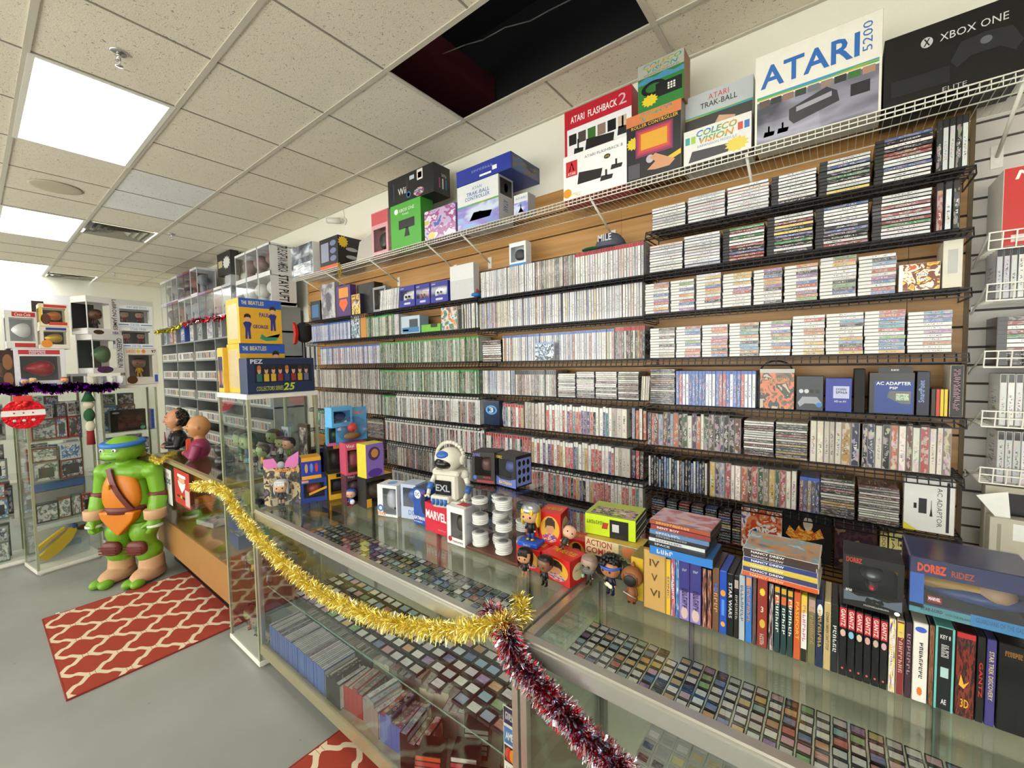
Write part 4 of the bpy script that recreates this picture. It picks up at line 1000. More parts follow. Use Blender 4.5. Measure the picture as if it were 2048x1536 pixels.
panel(o, 'rainbow_band', d, 'F', 0, .5, 1, .54, art('art_rainbow', ['#d9562c', '#d9a02c', '#3aa84a', '#3a8ac8'], 1, hard=False)); panel(o, 'blue_art', d, 'F', 0, .0, 1, .5, art('art_skyblue', ['#2f6ab8', '#7aa0d8', '#8a7ac8', '#c9d4e8'], 1.2, hard=False)); panel(o, 'controller_art', d, 'F', .3, .16, .85, .34, C('55606e'), shape=[(0, 0), (.9, 0), (1, .7), (.2, 1)]); panel(o, 'ball_art', d, 'F', .5, .22, .62, .34, C('9aa4b4'), shape='round')
panel(o, 'dark_side_art', d, 'R', .1, .6, .9, .95, C('2a2a30')); panel(o, 'pink_figure_art', d, 'R', .35, .65, .65, .88, C('a8547a'), shape='burst'); lettering(o, 'ATARI', d, 'R', .3, .25, .6, .5, C('2f62a8'), turn=90)
zt = o.location.z+d[2]
o, d = carton('console_carton', 'long deep blue carton lying across the trackball controller carton', 'box', (913, 383), (1022, 352), 352, .34, [C('24369a'), C('2a3f88'), C('2f48b0')], z=zt+.001, y=FY-.005, h=.1)
lettering(o, '~abcdefgh', d, 'F', .3, .55, .7, .7, C('8a9ad0')); panel(o, 'white_sticker', d, 'F', .45, .16, .66, .28, WHT); panel(o, 'white_sticker', d, 'F', .68, .3, .76, .55, WHT); panel(o, 'headset_art', d, 'R', .05, .1, .95, .9, art('art_bluegold', ['#223a7a', '#2f5a9a', '#6a5a4a', '#1a2a4a'], 2, hard=False))
o, d = carton('small_carton', 'small narrow white and blue carton at the end of the blue box', 'box', (1028, 466), (1056, 460), 392, .08, [C('d6d9da'), C('a9adb2')], z=W, y=FY)
lettering(o, 'ATARI', d, 'F', .12, .74, .88, .84, C('6a8ab0')); panel(o, 'blue_art', d, 'F', 0, 0, 1, .6, MATS['art_skyblue']); panel(o, 'joystick_art', d, 'F', .3, .1, .7, .5, C('3a4450'), shape=[(0, 0), (1, 0), (.6, .5), (.55, 1), (.45, 1), (.4, .5)])
# near run
def joystick(o, d, f, u, v, s, m=None):
    m = m or C('1f1f22'); panel(o, 'joystick_art', d, f, u, v, u+s, v+s*.55, m, shape=[(0, 0), (.9, 0), (1, .8), (.1, 1)]); panel(o, 'joystick_art', d, f, u+s*.4, v+s*.4, u+s*.55, v+s*1.1, m)
o, d = carton('console_carton', 'red and white retro console carton standing behind the white one', 'box', (1131, 410), (1264, 372), 226, .09, [C('e9e8ec'), C('b02030'), C('b3242e')], z=W, y=FY+.075)
panel(o, 'red_header', d, 'F', 0, .8, 1, 1, C('bb1f30')); panel(o, 'red_edge', d, 'F', 0, 0, .04, .8, C('bb1f30')); lettering(o, 'ATARI  FLASHBACK', d, 'F', .1, .855, .8, .925, WHT, thick=.012); lettering(o, '2', d, 'F', .82, .85, .93, .955, C('d9b8c0'))
for q, cc in enumerate(('1c1c1e', '4a4440', '3a6a2a', '8a7468', '101012', 'c9b49a')): panel(o, 'game_picture', d, 'F', .07+q*.148, .63, .19+q*.148, .74, C(cc))
panel(o, 'console_art', d, 'F', .32, .5, .76, .64, C('1d1a1a'), shape=[(0, 0), (.95, 0), (1, .8), (.06, 1)]); panel(o, 'orange_strip', d, 'F', .34, .51, .76, .535, C('c9562a')); joystick(o, d, 'F', .14, .5, .16); joystick(o, d, 'F', .8, .56, .16); panel(o, 'red_star', d, 'F', .05, .44, .14, .53, C('c8323c'), shape='burst')
o, d = carton('console_carton', 'white retro console carton standing in front of the red one', 'box', (1127, 416), (1254, 386), 316, .07, [C('ecebea'), C('b9322e'), C('dcdcdc')], z=W, y=FY)
panel(o, 'red_logo', d, 'F', .05, .52, .24, .86, C('c22830')); lettering(o, 'ATARI', d, 'F', .08, .55, .21, .61, WHT); panel(o, 'logo_mark', d, 'F', .1, .64, .19, .82, WHT, shape=[(0, 0), (.2, 0), (.42, .6), (.42, 1), (.58, 1), (.58, .6), (.8, 0), (1, 0), (.66, .7), (.34, .7)])
lettering(o, 'ATARI FLASHBACK 8', d, 'F', .36, .82, .94, .88, C('55555a')); panel(o, 'gold_badge', d, 'F', .66, .66, .76, .76, C('3a3320'), shape='round'); lettering(o, '105', d, 'F', .68, .69, .74, .73, C('d9b84a'))
panel(o, 'console_art', d, 'F', .24, .3, .64, .56, C('1e1b1c'), shape=[(0, 0), (.93, 0), (1, .75), (.06, 1)]); joystick(o, d, 'F', .6, .22, .2); joystick(o, d, 'F', .76, .4, .18); panel(o, 'orange_globe', d, 'F', .0, .06, .14, .26, C('d9902c'), shape='round'); lettering(o, 'PITFALL!', d, 'F', .12, .06, .3, .14, C('d9b03a'), shear=.3)
o, d = carton('controller_carton', 'roller controller carton with an orange game screen and a hand', 'box', (1253, 372), (1362, 342), 238, .075, [C('17171c'), C('8f887c'), C('a09a90')], z=W, y=FY)
panel(o, 'orange_header', d, 'F', .0, .84, 1, 1, C('d07a4a')); lettering(o, 'COLECO', d, 'F', .25, .92, .85, .985, art('art_rain2', ['#d8322a', '#d98a2a', '#3aa84a', '#3a6ac8'], 1.4, hard=False), thick=.02, shear=.2); lettering(o, 'VISION', d, 'F', .3, .85, .8, .915, MATS['art_rain2'], thick=.02, shear=.2); lettering(o, 'ROLLER CONTROLLER', d, 'F', .1, .78, .95, .83, C('e0b03a'), thick=.01)
for q, (cc, e) in enumerate((('7a3050', 0), ('a8325a', .03), ('c84a3a', .06), ('d9a02a', .1))): panel(o, 'screen_frame', d, 'F', .18+e, .34+e, .86-e, .76-e*.8, C(cc), lift=.0007+q*.0001)
panel(o, 'hand_art', d, 'F', .4, .1, .9, .34, C('c9906a'), lift=.0013, shape=[(0, .1), (.3, 0), (.8, 0), (1, .3), (.6, .7), (.3, 1), (.1, .8), (.3, .5)]); panel(o, 'keypad_art', d, 'F', .04, .04, .26, .26, C('4a4a52')); panel(o, 'ball_art', d, 'F', .38, .22, .52, .34, C('b9b0b8'), shape='round'); panel(o, 'yellow_flash', d, 'F', .76, .16, 1, .3, C('d9b82a'), shape=[(0, 0), (1, .5), (1, 1), (0, .5)]); panel(o, 'burst_sticker', d, 'F', 0, .48, .26, .68, C('d9c02a'), shape='burst')
zt = o.location.z+d[2]
o, d = carton('module_carton', 'green driving module carton on top of the roller controller carton', 'box', (1276, 236), (1368, 214), 136, .1, [C('2f7a35'), C('8a5a3a'), C('b0aa9c')], z=zt+.001, y=FY+.008)
panel(o, 'grey_header', d, 'F', 0, .72, 1, 1, C('a7a79c')); lettering(o, 'COLECO', d, 'F', .12, .88, .95, .97, MATS['art_rain2'], thick=.02, shear=.2); lettering(o, 'VISION', d, 'F', .2, .78, .88, .87, MATS['art_rain2'], thick=.02, shear=.2); lettering(o, 'EXPANSION MODULE #2', d, 'F', .15, .73, .9, .765, C('3a3a3a'))
panel(o, 'blue_sky_art', d, 'F', 0, .58, 1, .72, C('4a8ab0'), shape=[(0, 0), (1, 0), (1, .7), (.8, .5), (.6, 1), (.4, .6), (.2, .9), (0, .5)]); panel(o, 'steering_wheel_art', d, 'F', .08, .3, .62, .6, C('151517'), shape='round'); panel(o, 'wheel_gap', d, 'F', .18, .36, .52, .54, C('2c6a30'), shape='round', lift=.0008); panel(o, 'console_art', d, 'F', .4, .22, .96, .5, C('17171a'), lift=.0009); panel(o, 'burst_sticker', d, 'F', .08, .08, .46, .34, C('e0c42c'), shape='burst', lift=.0011)
for q in range(9): panel(o, 'key', d, 'F', .66+(q % 3)*.06, .3+(q//3)*.05, .7+(q % 3)*.06, .335+(q//3)*.05, WHT, lift=.0012)
o, d = carton('controller_carton', 'grey trackball carton standing behind the expansion module carton', 'box', (1370, 330), (1505, 298), 199, .08, [C('3c3a36'), C('c9c9c4'), C('b9b9b4')], z=W, y=FY+.07)
panel(o, 'grey_header', d, 'F', 0, .72, 1, 1, C('b3b9bc')); lettering(o, 'ATARI', d, 'F', .36, .88, .66, .95, C('c2403a')); lettering(o, 'TRAK-BALL', d, 'F', .24, .79, .78, .86, C('2a2a2e'), thick=.01); panel(o, 'rainbow_band', d, 'F', 0, .69, 1, .72, MATS['art_rainbow']); panel(o, 'hand_art', d, 'F', .42, .44, .76, .64, C('c9a080'), shape=[(0, .3), (.3, 1), (1, .7), (.8, 0), (.4, .1)])
o, d = carton('module_carton', 'white expansion module carton in front of the trackball carton', 'box', (1367, 332), (1503, 302), 266, .065, [C('dcdad6'), C('7a7a74'), C('c9c9c4')], z=W, y=FY)
lettering(o, 'COLECO', d, 'F', .2, .74, .8, .92, MATS['art_rain2'], thick=.03, shear=.2); lettering(o, 'VISION', d, 'F', .24, .54, .76, .72, MATS['art_rain2'], thick=.03, shear=.2); lettering(o, 'EXPANSION MODULE', d, 'F', .22, .44, .8, .51, C('6a9ac0'))
panel(o, 'module_art', d, 'F', .08, .08, .8, .38, C('35353a'), shape=[(0, 0), (.95, .1), (1, .8), (.08, 1)]); panel(o, 'burst_sticker', d, 'F', .62, .04, .97, .46, C('d9c44a'), shape='burst', lift=.0009)
for q, cc in enumerate(('3a9a9a', '9ac04a', 'c84a3a', '3a6ab0')): panel(o, 'game_picture', d, 'F', .03+(q > 1)*.78+(q % 2)*.09, .6, .1+(q > 1)*.78+(q % 2)*.09, .8, C(cc))
o, d = carton('console_carton', 'large white console carton with big blue lettering, beside the black one', 'box', (1509, 300), (1762, 231), 117, .13, [C('e2dfd4'), C('d6d2c4'), C('d0ccc0')], z=W, y=FY)
lettering(o, 'ATARI', d, 'F', .05, .62, .84, .86, C('2766b0'), thick=.02); lettering(o, '5200', d, 'F', .86, .64, .93, .93, C('2f6cb4'), turn=-90)
panel(o, 'rainbow_band', d, 'F', .02, .5, .98, .54, MATS['art_rainbow']); panel(o, 'dark_art', d, 'F', .02, .02, .98, .48, art('art_dusk', ['#4a4a55', '#6a6a78', '#8f8fa0', '#3a3a44'], 1, hard=False))
for q, cc in enumerate(('5a4a44', '2a2a2c', '8a6a5a', '2c3a2a', '6a6a70', '8f7a6a', '2a2c2e', '3c6a34', 'a8806a')): panel(o, 'game_picture', d, 'F', .04+q*.103, .42, .13+q*.103, .49, C(cc), lift=.0009)
panel(o, 'console_art', d, 'F', .3, .14, .7, .42, C('2c2c32'), shape=[(0, .2), (.1, 0), (1, .35), (.95, .75), (.75, 1), (0, .6)], lift=.0009); panel(o, 'silver_strip', d, 'F', .36, .26, .64, .36, C('9a9aa2'), shape=[(0, 0), (1, .5), (1, 1), (0, .5)], lift=.0011); joystick(o, d, 'F', .08, .08, .1); joystick(o, d, 'F', .2, .08, .1); panel(o, 'cartridge_art', d, 'F', .78, .24, .92, .36, C('1c1c22'), lift=.0009)
o, d = carton('console_carton', 'large black console carton at the near end of the white wire shelf', 'box', (1766, 234), (2052, 158), 82, .2, [C('0e0e10', .25), C('131315'), C('1a1a1c')], z=W, y=FY)
o.name = 'console_carton'
lettering(o, 'XBOX ONE', d, 'F', .42, .72, .88, .82, C('c9c9c9')); panel(o, 'round_logo', d, 'F', .28, .7, .37, .84, C('b9b9b9'), shape='round'); lettering(o, 'X', d, 'F', .3, .72, .35, .82, BLK, thick=.03, lift=.001); panel(o, 'controller_art', d, 'F', .5, .3, .98, .66, C('26282c', .2), shape=[(.1, 0), (.3, .3), (.7, .3), (.9, 0), (1, .3), (.85, .9), (.5, 1), (.15, .9), (0, .3)]); panel(o, 'console_art', d, 'F', .06, .14, .5, .36, C('1f2126', .2)); lettering(o, 'ELITE', d, 'F', .45, .03, .62, .09, C('a9a9a9'))
panel(o, 'guide_button_art', d, 'F', .7, .5, .78, .6, C('5a5e64'), shape='round', lift=.0009)

# ---------------------------------------------------------------- specials on the wire baskets
def on(bay, k): return LEV[bay][k]+.002
def sp(name, label, cat, bay, k, pa, pb, top, depth, mats, pyb=None, yoff=0, **kw):
    return carton(name, label, cat, (pa, 0), (pb, 0), top, depth, mats, z=on(bay, k), y=YF+.004+yoff, **kw)
o, d = sp('case_pack', 'black and blue boxed pack at the far end of the top shelf', 'box', 'left', 0, 622, 641, 604, .05, [C('1b2430'), BLK]); panel(o, 'blue_art', d, 'F', .15, .15, .85, .8, C('3a6a9a'))
o, d = sp('blister_pack', 'tall grey clear blister pack on the top shelf, far end', 'package', 'left', 0, 644, 671, 570, .05, [art('art_smoke', ['#8a8890', '#b4b3b8', '#6f6a78'], 3, hard=False, rough=.1), C('9a98a0')]); panel(o, 'dark_item', d, 'F', .35, .2, .7, .75, C('55505c'), shape='round')
o, d = sp('game_box', 'purple and orange shield game box on the top shelf', 'box', 'left', 0, 674, 702, 574, .06, [C('4a2f6a'), C('5a3a78')]); panel(o, 'orange_panel', d, 'F', .2, .6, .85, .92, C('d98a34')); panel(o, 'shield_art', d, 'F', .2, .14, .8, .55, C('e0622a'), shape=[(.5, 0), (1, .6), (.9, 1), (.1, 1), (0, .6)])
o, d = sp('game_box', 'small purple yellow game box leaning by the black console', 'box', 'left', 0, 704, 721, 590, .05, [art('art_py', ['#4a2f5a', '#d9c04a', '#8a4a3a', '#e6dcc0'], 4), C('3a2a4a')])
o, d = sp('game_console', 'black game console standing upright with a crossed front', 'console', 'left', 0, 716, 750, 570, .09, [C('1a1c1c', .3), C('151616')], yoff=.04)
panel(o, 'raised_cross', d, 'F', .1, .1, .9, .9, C('262a2a', .3), shape=[(0, 0), (.15, 0), (.5, .4), (.85, 0), (1, 0), (1, .15), (.62, .5), (1, .85), (1, 1), (.85, 1), (.5, .6), (.15, 1), (0, 1), (0, .85), (.38, .5), (0, .15)])
o, r_ = window_box('controller_package', 'rounded clear package with a black controller beside the thin cases', 'box', (747, 0), (772, 0), 576, .06, '8f9296', z=on('left', 0), y=YF+.03, win=(.1, .9, .1, .9), inner='b9bcc0', filler='17171a')
def pad_box(pa, pb, top, col, fil, label):
    o, d = window_box('controller_box', label, 'controller box', (pa, 0), (pb, 0), top, .07, col, z=on('left', 0), y=YF+.002, win=(.04, .96, .32, .78), inner='d9dbe0', group='boxed controllers on the top shelf')
    zz = d[2]*.55; w = d[0]
    mb = MB(); mb.ball((0, -.01, zz), (w*.26, .014, w*.14), 16, 8, 0); 
    for s in (-1, 1): mb.ball((s*w*.25, -.01, zz-w*.1), (w*.1, .016, w*.22), 12, 8, 0); mb.ball((s*w*.1, -.03, zz-w*.06), w*.05, 8, 6, 1)
    mb.obj('controller', [C(fil, .3), BLK], o)
    panel(o, 'white_text_patch', d, 'F', .3, .1, .7, .2, C('c9cbe0')); lettering(o, 'SONY', d, 'F', .06, .86, .3, .93, WHT)
pad_box(800, 830, 575, '2a2f98', 'e6e6e4', 'blue windowed box with a white game controller inside')
pad_box(832, 860, 571, '2a2f98', '8a1f30', 'blue windowed box with a dark red game controller inside')
pad_box(862, 896, 566, '2a2f98', 'c9cbd8', 'blue windowed box with a silver-patterned game controller inside')
o, d = sp('game_console', 'white slab game console standing upright on the top shelf', 'console', 'left', 0, 901, 948, 534, .06, [C('d8dadb', .3), C('c4c6c8')], yoff=.01); panel(o, 'recessed_half', d, 'F', .02, .02, .98, .56, C('c6c8ca'))
mb = MB(); mb.ball((0, 0, .018), (.035, .045, .02), 16, 8, 0); mb.ball((0, 0, .045), (.016, .016, .016), 12, 8, 1); o = mb.obj('toy_ship', [C('2a7ac0'), C('c83a2a')]); o.location = (xat(944, YF, on('left', 0)), YF-.002+.05, on('left', 0)); tag(o, 'small blue and red toy at the foot of the white slab console', 'toy')
z1 = LEV['middle'][0]+.176
o, r_ = window_box('controller_box', 'white box with black controller standing on the silver case row', 'controller box', (1019, 0), (1052, 0), 488, .06, 'e2e6ea', z=LEV['middle'][0]+.175, y=YF+.03, win=(.1, .9, .2, .82), inner='eef0f2', filler='1f2230'); panel(o, 'blue_strip', r_, 'F', 0, 0, 1, .12, C('3a8ac8'))
# snapback cap
x_ = xat(1225, YF+.08, z1+.005); t = empty('baseball_cap', (x_, YF+.055, z1+.004), 0, 'grey knitted cap with green-lined brim lying on the case row', 'cap')
mb = MB(); mb.ball((0, 0, .0), (.085, .085, .085), 20, 12, 0, lambda q: Vector((q.x, q.y, max(q.z, 0)))); mb.obj('crown', pm('cap_grey', '#55596a', .9, bump=.4, bscale=200), t)
mb = MB(); mb.ball((-.085, -.02, .006), (.075, .07, .006), 18, 8, 0); mb.obj('brim', C('2f6a4a', .8), t)
dd = (.12, .16, .1); lettering(t, 'MILE', (.12, .165, .1), 'F', .2, .25, .85, .6, C('c9c9d2', .8), thick=.02)
o, d = sp('game_case', 'illustrated disc case facing out on the second shelf', 'game case', 'left', 1, 703, 720, 632, .014, [art('art_a', ['#4a8a9a', '#c9d4d8', '#2f4a6a', '#d0c0a0'], 4), C('aab0b4')])
o, d = sp('game_case', 'orange-spined boxed game beside the illustrated case, second shelf', 'game case', 'left', 1, 722, 733, 628, .1, [C('c98a3a'), C('e0b05a')])
o, d = sp('accessory_box', 'light blue and white accessory box with camera picture, second shelf', 'box', 'left', 1, 803, 840, 634, .09, [C('b8c9d8'), C('8fa8bc'), C('dfe6ea')]); panel(o, 'blue_art', d, 'F', .05, .05, .95, .35, C('3a7ab0')); panel(o, 'red_part', d, 'F', .1, .14, .4, .24, C('b8323a')); panel(o, 'dark_device', d, 'F', .45, .35, .9, .8, C('3a4450'))
o, d = sp('accessory_box', 'lime green accessory box with a black earpiece on it', 'box', 'left', 1, 843, 881, 650, .09, [C('6fb83a'), C('5aa030'), C('26302a')]); panel(o, 'black_device', d, 'F', .5, .55, .85, .98, BLK)
o, d = sp('game_box', 'blue and orange action game box facing out, second shelf', 'box', 'left', 1, 883, 914, 616, .05, [art('art_action', ['#3a6a9a', '#d9893a', '#c9d0d4', '#5a7a5a', '#8fa8bc'], 3), C('c9ccd0')])
o, d = sp('game_case', 'black case with yellow diagonal on the second shelf', 'game case', 'left', 1, 917, 930, 618, .1, [C('1c1c1c'), C('d9c83a')])
o, d = sp('game_case', 'blue and white case propped face out before the third row', 'game case', 'middle', 2, 1070, 1108, 686, .015, [art('art_mj', ['#3a5a8a', '#c9d4e0', '#26303c', '#8aa0b8', '#e0e4e8'], 3), C('b9c0c8')], yoff=-.03, back=0)
panel(o, 'blue_header', d, 'F', 0, .9, 1, 1, C('8fa8d0')); 
o, d = sp('game_box', 'dark blue collector case with glowing ring, fifth shelf', 'game case', 'middle', 4, 968, 999, 800, .05, [C('16284a', .2), C('20304a')]); panel(o, 'ring_glow', d, 'F', .14, .42, .86, .8, C('5aa8e0'), shape='round'); panel(o, 'ring_core', d, 'F', .24, .48, .76, .74, C('1f3a6a'), shape='round', lift=.0009); lettering(o, '3', d, 'F', .36, .5, .64, .72, C('dbe6f2'), lift=.0012, thick=.03)
mb = MB(); mb.ball((0, 0, .075), (.012, .04, .075), 14, 10, 0, squar(.8)); o = mb.obj('game_controller', C('c9c9c2')); o.location = (xat(1002, YF, on('middle', 4)), YF+.06, on('middle', 4)); tag(o, 'pale game controller wedged beside the dark blue collector case', 'controller')
# right bay fronts
o, d = sp('game_box', 'orange and black handheld game box facing out at the stack ends', 'box', 'right', 2, 1797, 1880, 531, .06, [art('art_gh', ['#d98a2a', '#e8c84a', '#7a3a1c', '#e6e0d0', '#c85a2a'], 3), C('d9d0c0'), C('e6ddd0')]); panel(o, 'white_band', d, 'F', 0, 0, .1, 1, WHT); lettering(o, 'Guitar', d, 'F', .42, .5, .72, .66, WHT, thick=.03); lettering(o, 'Hero', d, 'F', .44, .32, .72, .5, WHT, thick=.03)
o, d = sp('game_box', 'tall cream game box behind the guitar game box', 'box', 'right', 2, 1884, 1924, 482, .13, [C('d9d4c4'), C('cfc8b4'), C('e0dccc')]); panel(o, 'grey_art', d, 'F', .25, .3, .75, .8, C('b8b8b4')); 
o, d = sp('game_case', 'dark limited edition case facing out beside the blue-topped cases', 'game case', 'right', 4, 1519, 1588, 738, .03, [art('art_bullet', ['#3a2f24', '#6a4a2a', '#c9693a', '#1f1a16', '#b8a890'], 3), C('1c1c1c')]); panel(o, 'silver_header', d, 'F', 0, .9, 1, 1, C('b9b9b6')); lettering(o, 'BULLETSTORM', d, 'F', .08, .7, .85, .77, C('c9a070')); lettering(o, 'LIMITED EDITION', d, 'F', .12, .63, .82, .68, C('d0a060'))
mb = MB(); 
for i in range(30):
    a, b = math.pi*i/30, math.pi*(i+1)/30; mb.tube((.06*math.cos(a), 0, .02+.045*math.sin(a)), (.06*math.cos(b), 0, .02+.045*math.sin(b)), .004, n=6)
mb.tube((.06, 0, 0), (.06, 0, .02), .004, n=6); mb.tube((-.06, 0, 0), (-.06, 0, .02), .004, n=6)
o = mb.obj('cable_loop', C('1f2430')); p = Vector((xat(1550, YF+.04, on('right', 4)), YF+.07, on('right', 4)+.145)); o.location = p; tag(o, 'dark looped cable rising behind the limited edition case', 'cable')
mb2 = MB(); mb2.box(-.07, .07, -.02, .02, 0, .146); o = mb2.obj('cable_box', C('22242a')); o.location = (p.x, p.y, on('right', 4)); tag(o, 'plain dark box hidden behind the limited edition case', 'box')
o, d = sp('controller_blister', 'dark grey blister with a gamepad facing out, fifth shelf', 'package', 'right', 4, 1592, 1646, 752, .05, [C('3a3e48'), C('2c2e36'), C('26262a')]); panel(o, 'gamepad_body', d, 'F', .05, .1, .95, .4, C('9aa0a8'), shape=[(.1, 0), (.3, .35), (.7, .35), (.9, 0), (1, .4), (.8, 1), (.2, 1), (0, .4)]); 
for q in range(4): panel(o, 'stick', d, 'F', .1+q*.2, .5, .27+q*.2, .62, BLK if q > 1 else C('c9ccd0'), shape='round')
panel(o, 'badge', d, 'F', .74, .1, .96, .24, C('3a7ac0'), shape='round', lift=.0009)
o, d = sp('adapter_box', 'blue-violet video adapter box with white panel, fifth shelf', 'box', 'right', 4, 1650, 1703, 756, .06, [C('2a3a98'), C('22307a'), C('30429a')]); panel(o, 'white_panel', d, 'F', .3, .4, .9, .76, C('b9c0e0')); lettering(o, '~retro', d, 'F', .4, .64, .8, .7, BLK); lettering(o, '~shark', d, 'F', .4, .54, .84, .62, BLK); lettering(o, 'HD to AV', d, 'F', .35, .28, .8, .34, WHT)
o, d = sp('soft_case', 'plain black soft case between the blue adapter boxes', 'case', 'right', 4, 1707, 1729, 738, .12, [C('1d1d20', .7), C('1a1a1c', .7)])
o, d = sp('adapter_box', 'black AC adapter hang box with blue window panel', 'box', 'right', 4, 1737, 1828, 745, .08, [C('141416', .3), C('101012'), C('1c1c1e')]); panel(o, 'blue_front', d, 'F', .12, .03, .97, .8, C('24418c')); lettering(o, 'AC ADAPTER', d, 'F', .16, .7, .92, .78, WHT, thick=.02, lift=.0012); lettering(o, 'PSP', d, 'F', .46, .6, .64, .66, WHT, thick=.02, lift=.0012); panel(o, 'clear_window', d, 'F', .4, .26, .92, .56, C('1c2a22', .15), lift=.001, shape=[(0, .5), (.1, 1), (1, 1), (1, 0), (.6, 0)]); panel(o, 'green_board', d, 'F', .6, .34, .88, .5, art('art_pcb', ['#2a4a3a', '#6aa07a', '#c9c9b0', '#1c2a22'], 8), lift=.0013); panel(o, 'hang_tab', d, 'F', .2, .98, .95, 1.14, C('2a2c30')); lettering(o, '~ret', d, 'F', .48, 1.04, .66, 1.08, WHT)
o, d = sp('software_box', 'tall dark blue software box beside the AC adapter box', 'box', 'right', 4, 1832, 1858, 743, .1, [C('1a2038'), C('22283c')]); lettering(o, 'SmartPoint', d, 'F', .15, .3, .6, .8, C('8aa4e0'), turn=-90, thick=.01)
for q, (a, cc) in enumerate(((1862, '2a2a2c'), (1871, 'c8322c'), (1879, 'e0c02a'), (1887, 'e0c02a'))):
    o, d = sp('slim_box', ['charcoal', 'red', 'yellow', 'second yellow'][q]+' slim box in the short row left of the black book', 'box', 'right', 4, a, a+8, 778, .12, [C(cc), C('6a5a3a')])
o, d = sp('hardcover_book', 'black hardcover book with pink lettering at the row end', 'book', 'right', 4, 1898, 1925, 730, .14, [C('1a1a1a'), C('d8d0bc')]); lettering(o, '~abcdefghijk', d, 'F', .25, .12, .75, .92, C('a87a8a'), turn=90)
# seventh and eighth shelves of the right bay
o, d = sp('accessory_pack', 'white AC adaptor card pack with black line drawing', 'package', 'right', 6, 1806, 1908, 952, .04, [C('e2e2e0'), C('d0d0cc'), C('e6e6e2')]); lettering(o, 'AC ADAPTOR', d, 'F', .66, .12, .76, .84, C('4a4a4e'), turn=90); panel(o, 'adapter_drawing', d, 'F', .3, .34, .46, .62, C('26262a')); panel(o, 'plug_drawing', d, 'F', .2, .42, .26, .52, BLK); panel(o, 'plug_drawing', d, 'F', .52, .3, .58, .6, BLK, shape=[(0, 0), (1, 0), (.6, .5), (.55, 1), (.45, 1), (.4, .5)]); panel(o, 'yellow_corner', d, 'F', 0, 0, .3, .14, C('d9cc3a'), shape=[(0, 0), (1, 0), (0, 1)]); panel(o, 'black_strip', d, 'F', .84, .04, .9, .96, BLK)
o, d = sp('game_magazine', 'colourful fighting-game poster board with VS lettering', 'poster', 'right', 7, 1482, 1563, 1012, .03, [art('art_vs', ['#6a4a9a', '#e6dfe0', '#d98a5a', '#c8452a', '#f0ede8', '#4a3478'], 4), C('d8d8d8')]); lettering(o, 'VS', d, 'F', .42, .34, .7, .56, WHT, thick=.04, lift=.0012)
o, d = sp('game_magazine', 'black poster board with bright orange flames', 'poster', 'right', 7, 1566, 1662, 1022, .03, [C('17171a'), C('1a1a1a')]); panel(o, 'flame_art', d, 'F', .05, .4, .85, .78, art('art_flame', ['#d9832a', '#e8b84a', '#c85a1c', '#e89a3a'], 5), shape=[(0, .3), (.2, 0), (.6, .1), (1, .4), (.9, .9), (.75, .6), (.6, 1), (.5, .6), (.35, .9), (.25, .5), (.1, .8)]); panel(o, 'figure_art', d, 'F', .42, .66, .62, .96, C('c9b9a8'), lift=.0009, shape='round')
o, d = sp('game_magazine', 'dark purple framed picture board beside the flame poster', 'poster', 'right', 7, 1668, 1752, 1040, .03, [art('art_dk', ['#241c22', '#4a2f34', '#2a1a2a', '#8a6a4a'], 3), C('2a2026')])
for q, (a, tx) in enumerate(((1758, 'DODGE'), (1776, 'JAG'), (1790, '~go'))):
    o, d = sp('cartridge_box', ['cream box reading DODGE down its spine', 'cream box with small white label beside the DODGE box', 'cream box with round yellow label, last of the three'][q], 'box', 'right', 7, a, a+15, 1066, .1, [C('d9cc8a'), C('c9bc80')]); lettering(o, tx, d, 'F', .25, .45, .75, .92, C('3a3a20'), turn=90)
    if q: panel(o, 'paper_label', d, 'F', .15, .1, .85, .4, WHT if q == 1 else C('e0c82a'), shape=None if q == 1 else 'round')
# far bay lower shelf bits: mint packages and discs
for q, (px_, cc) in enumerate(((612, '8fc9b0'), (634, 'c9b8bc'), (648, '3a9a60'))):
    x = xat(px_, YF, CAMH-.66); mb = MB(); w_ = .17 if q == 0 else .1; mb.box(-w_/2, w_/2, 0, .03, 0, .26 if q == 0 else .16); o = mb.obj('hang_pack', [C(cc)]); o.location = (x, WALL_Y-.06-.0, CAMH-.72+(.0 if q == 0 else .1)); tag(o, ['mint green hanging accessory pack on the slat wall', 'pale pink hanging card pack beside the mint pack', 'green hanging card pack beside the window boxes'][q], 'package')
    d = (w_, .03, .26 if q == 0 else .16)
    panel(o, 'device_art', d, 'F', .25, .2, .8, .7, C('2f6a70' if q == 0 else '55555a'), shape=[(0, .3), (.5, 0), (1, .5), (.5, 1)]).location.y = d[1]/2
    mb = MB(); mb.tube((0, .02, d[2]), (0, .045, d[2]+.01), .003, n=6); mb.tube((0, .0, d[2]-.02), (0, .045, d[2]+.01), .003, n=6); mb.obj('peg', M_wwire, o)

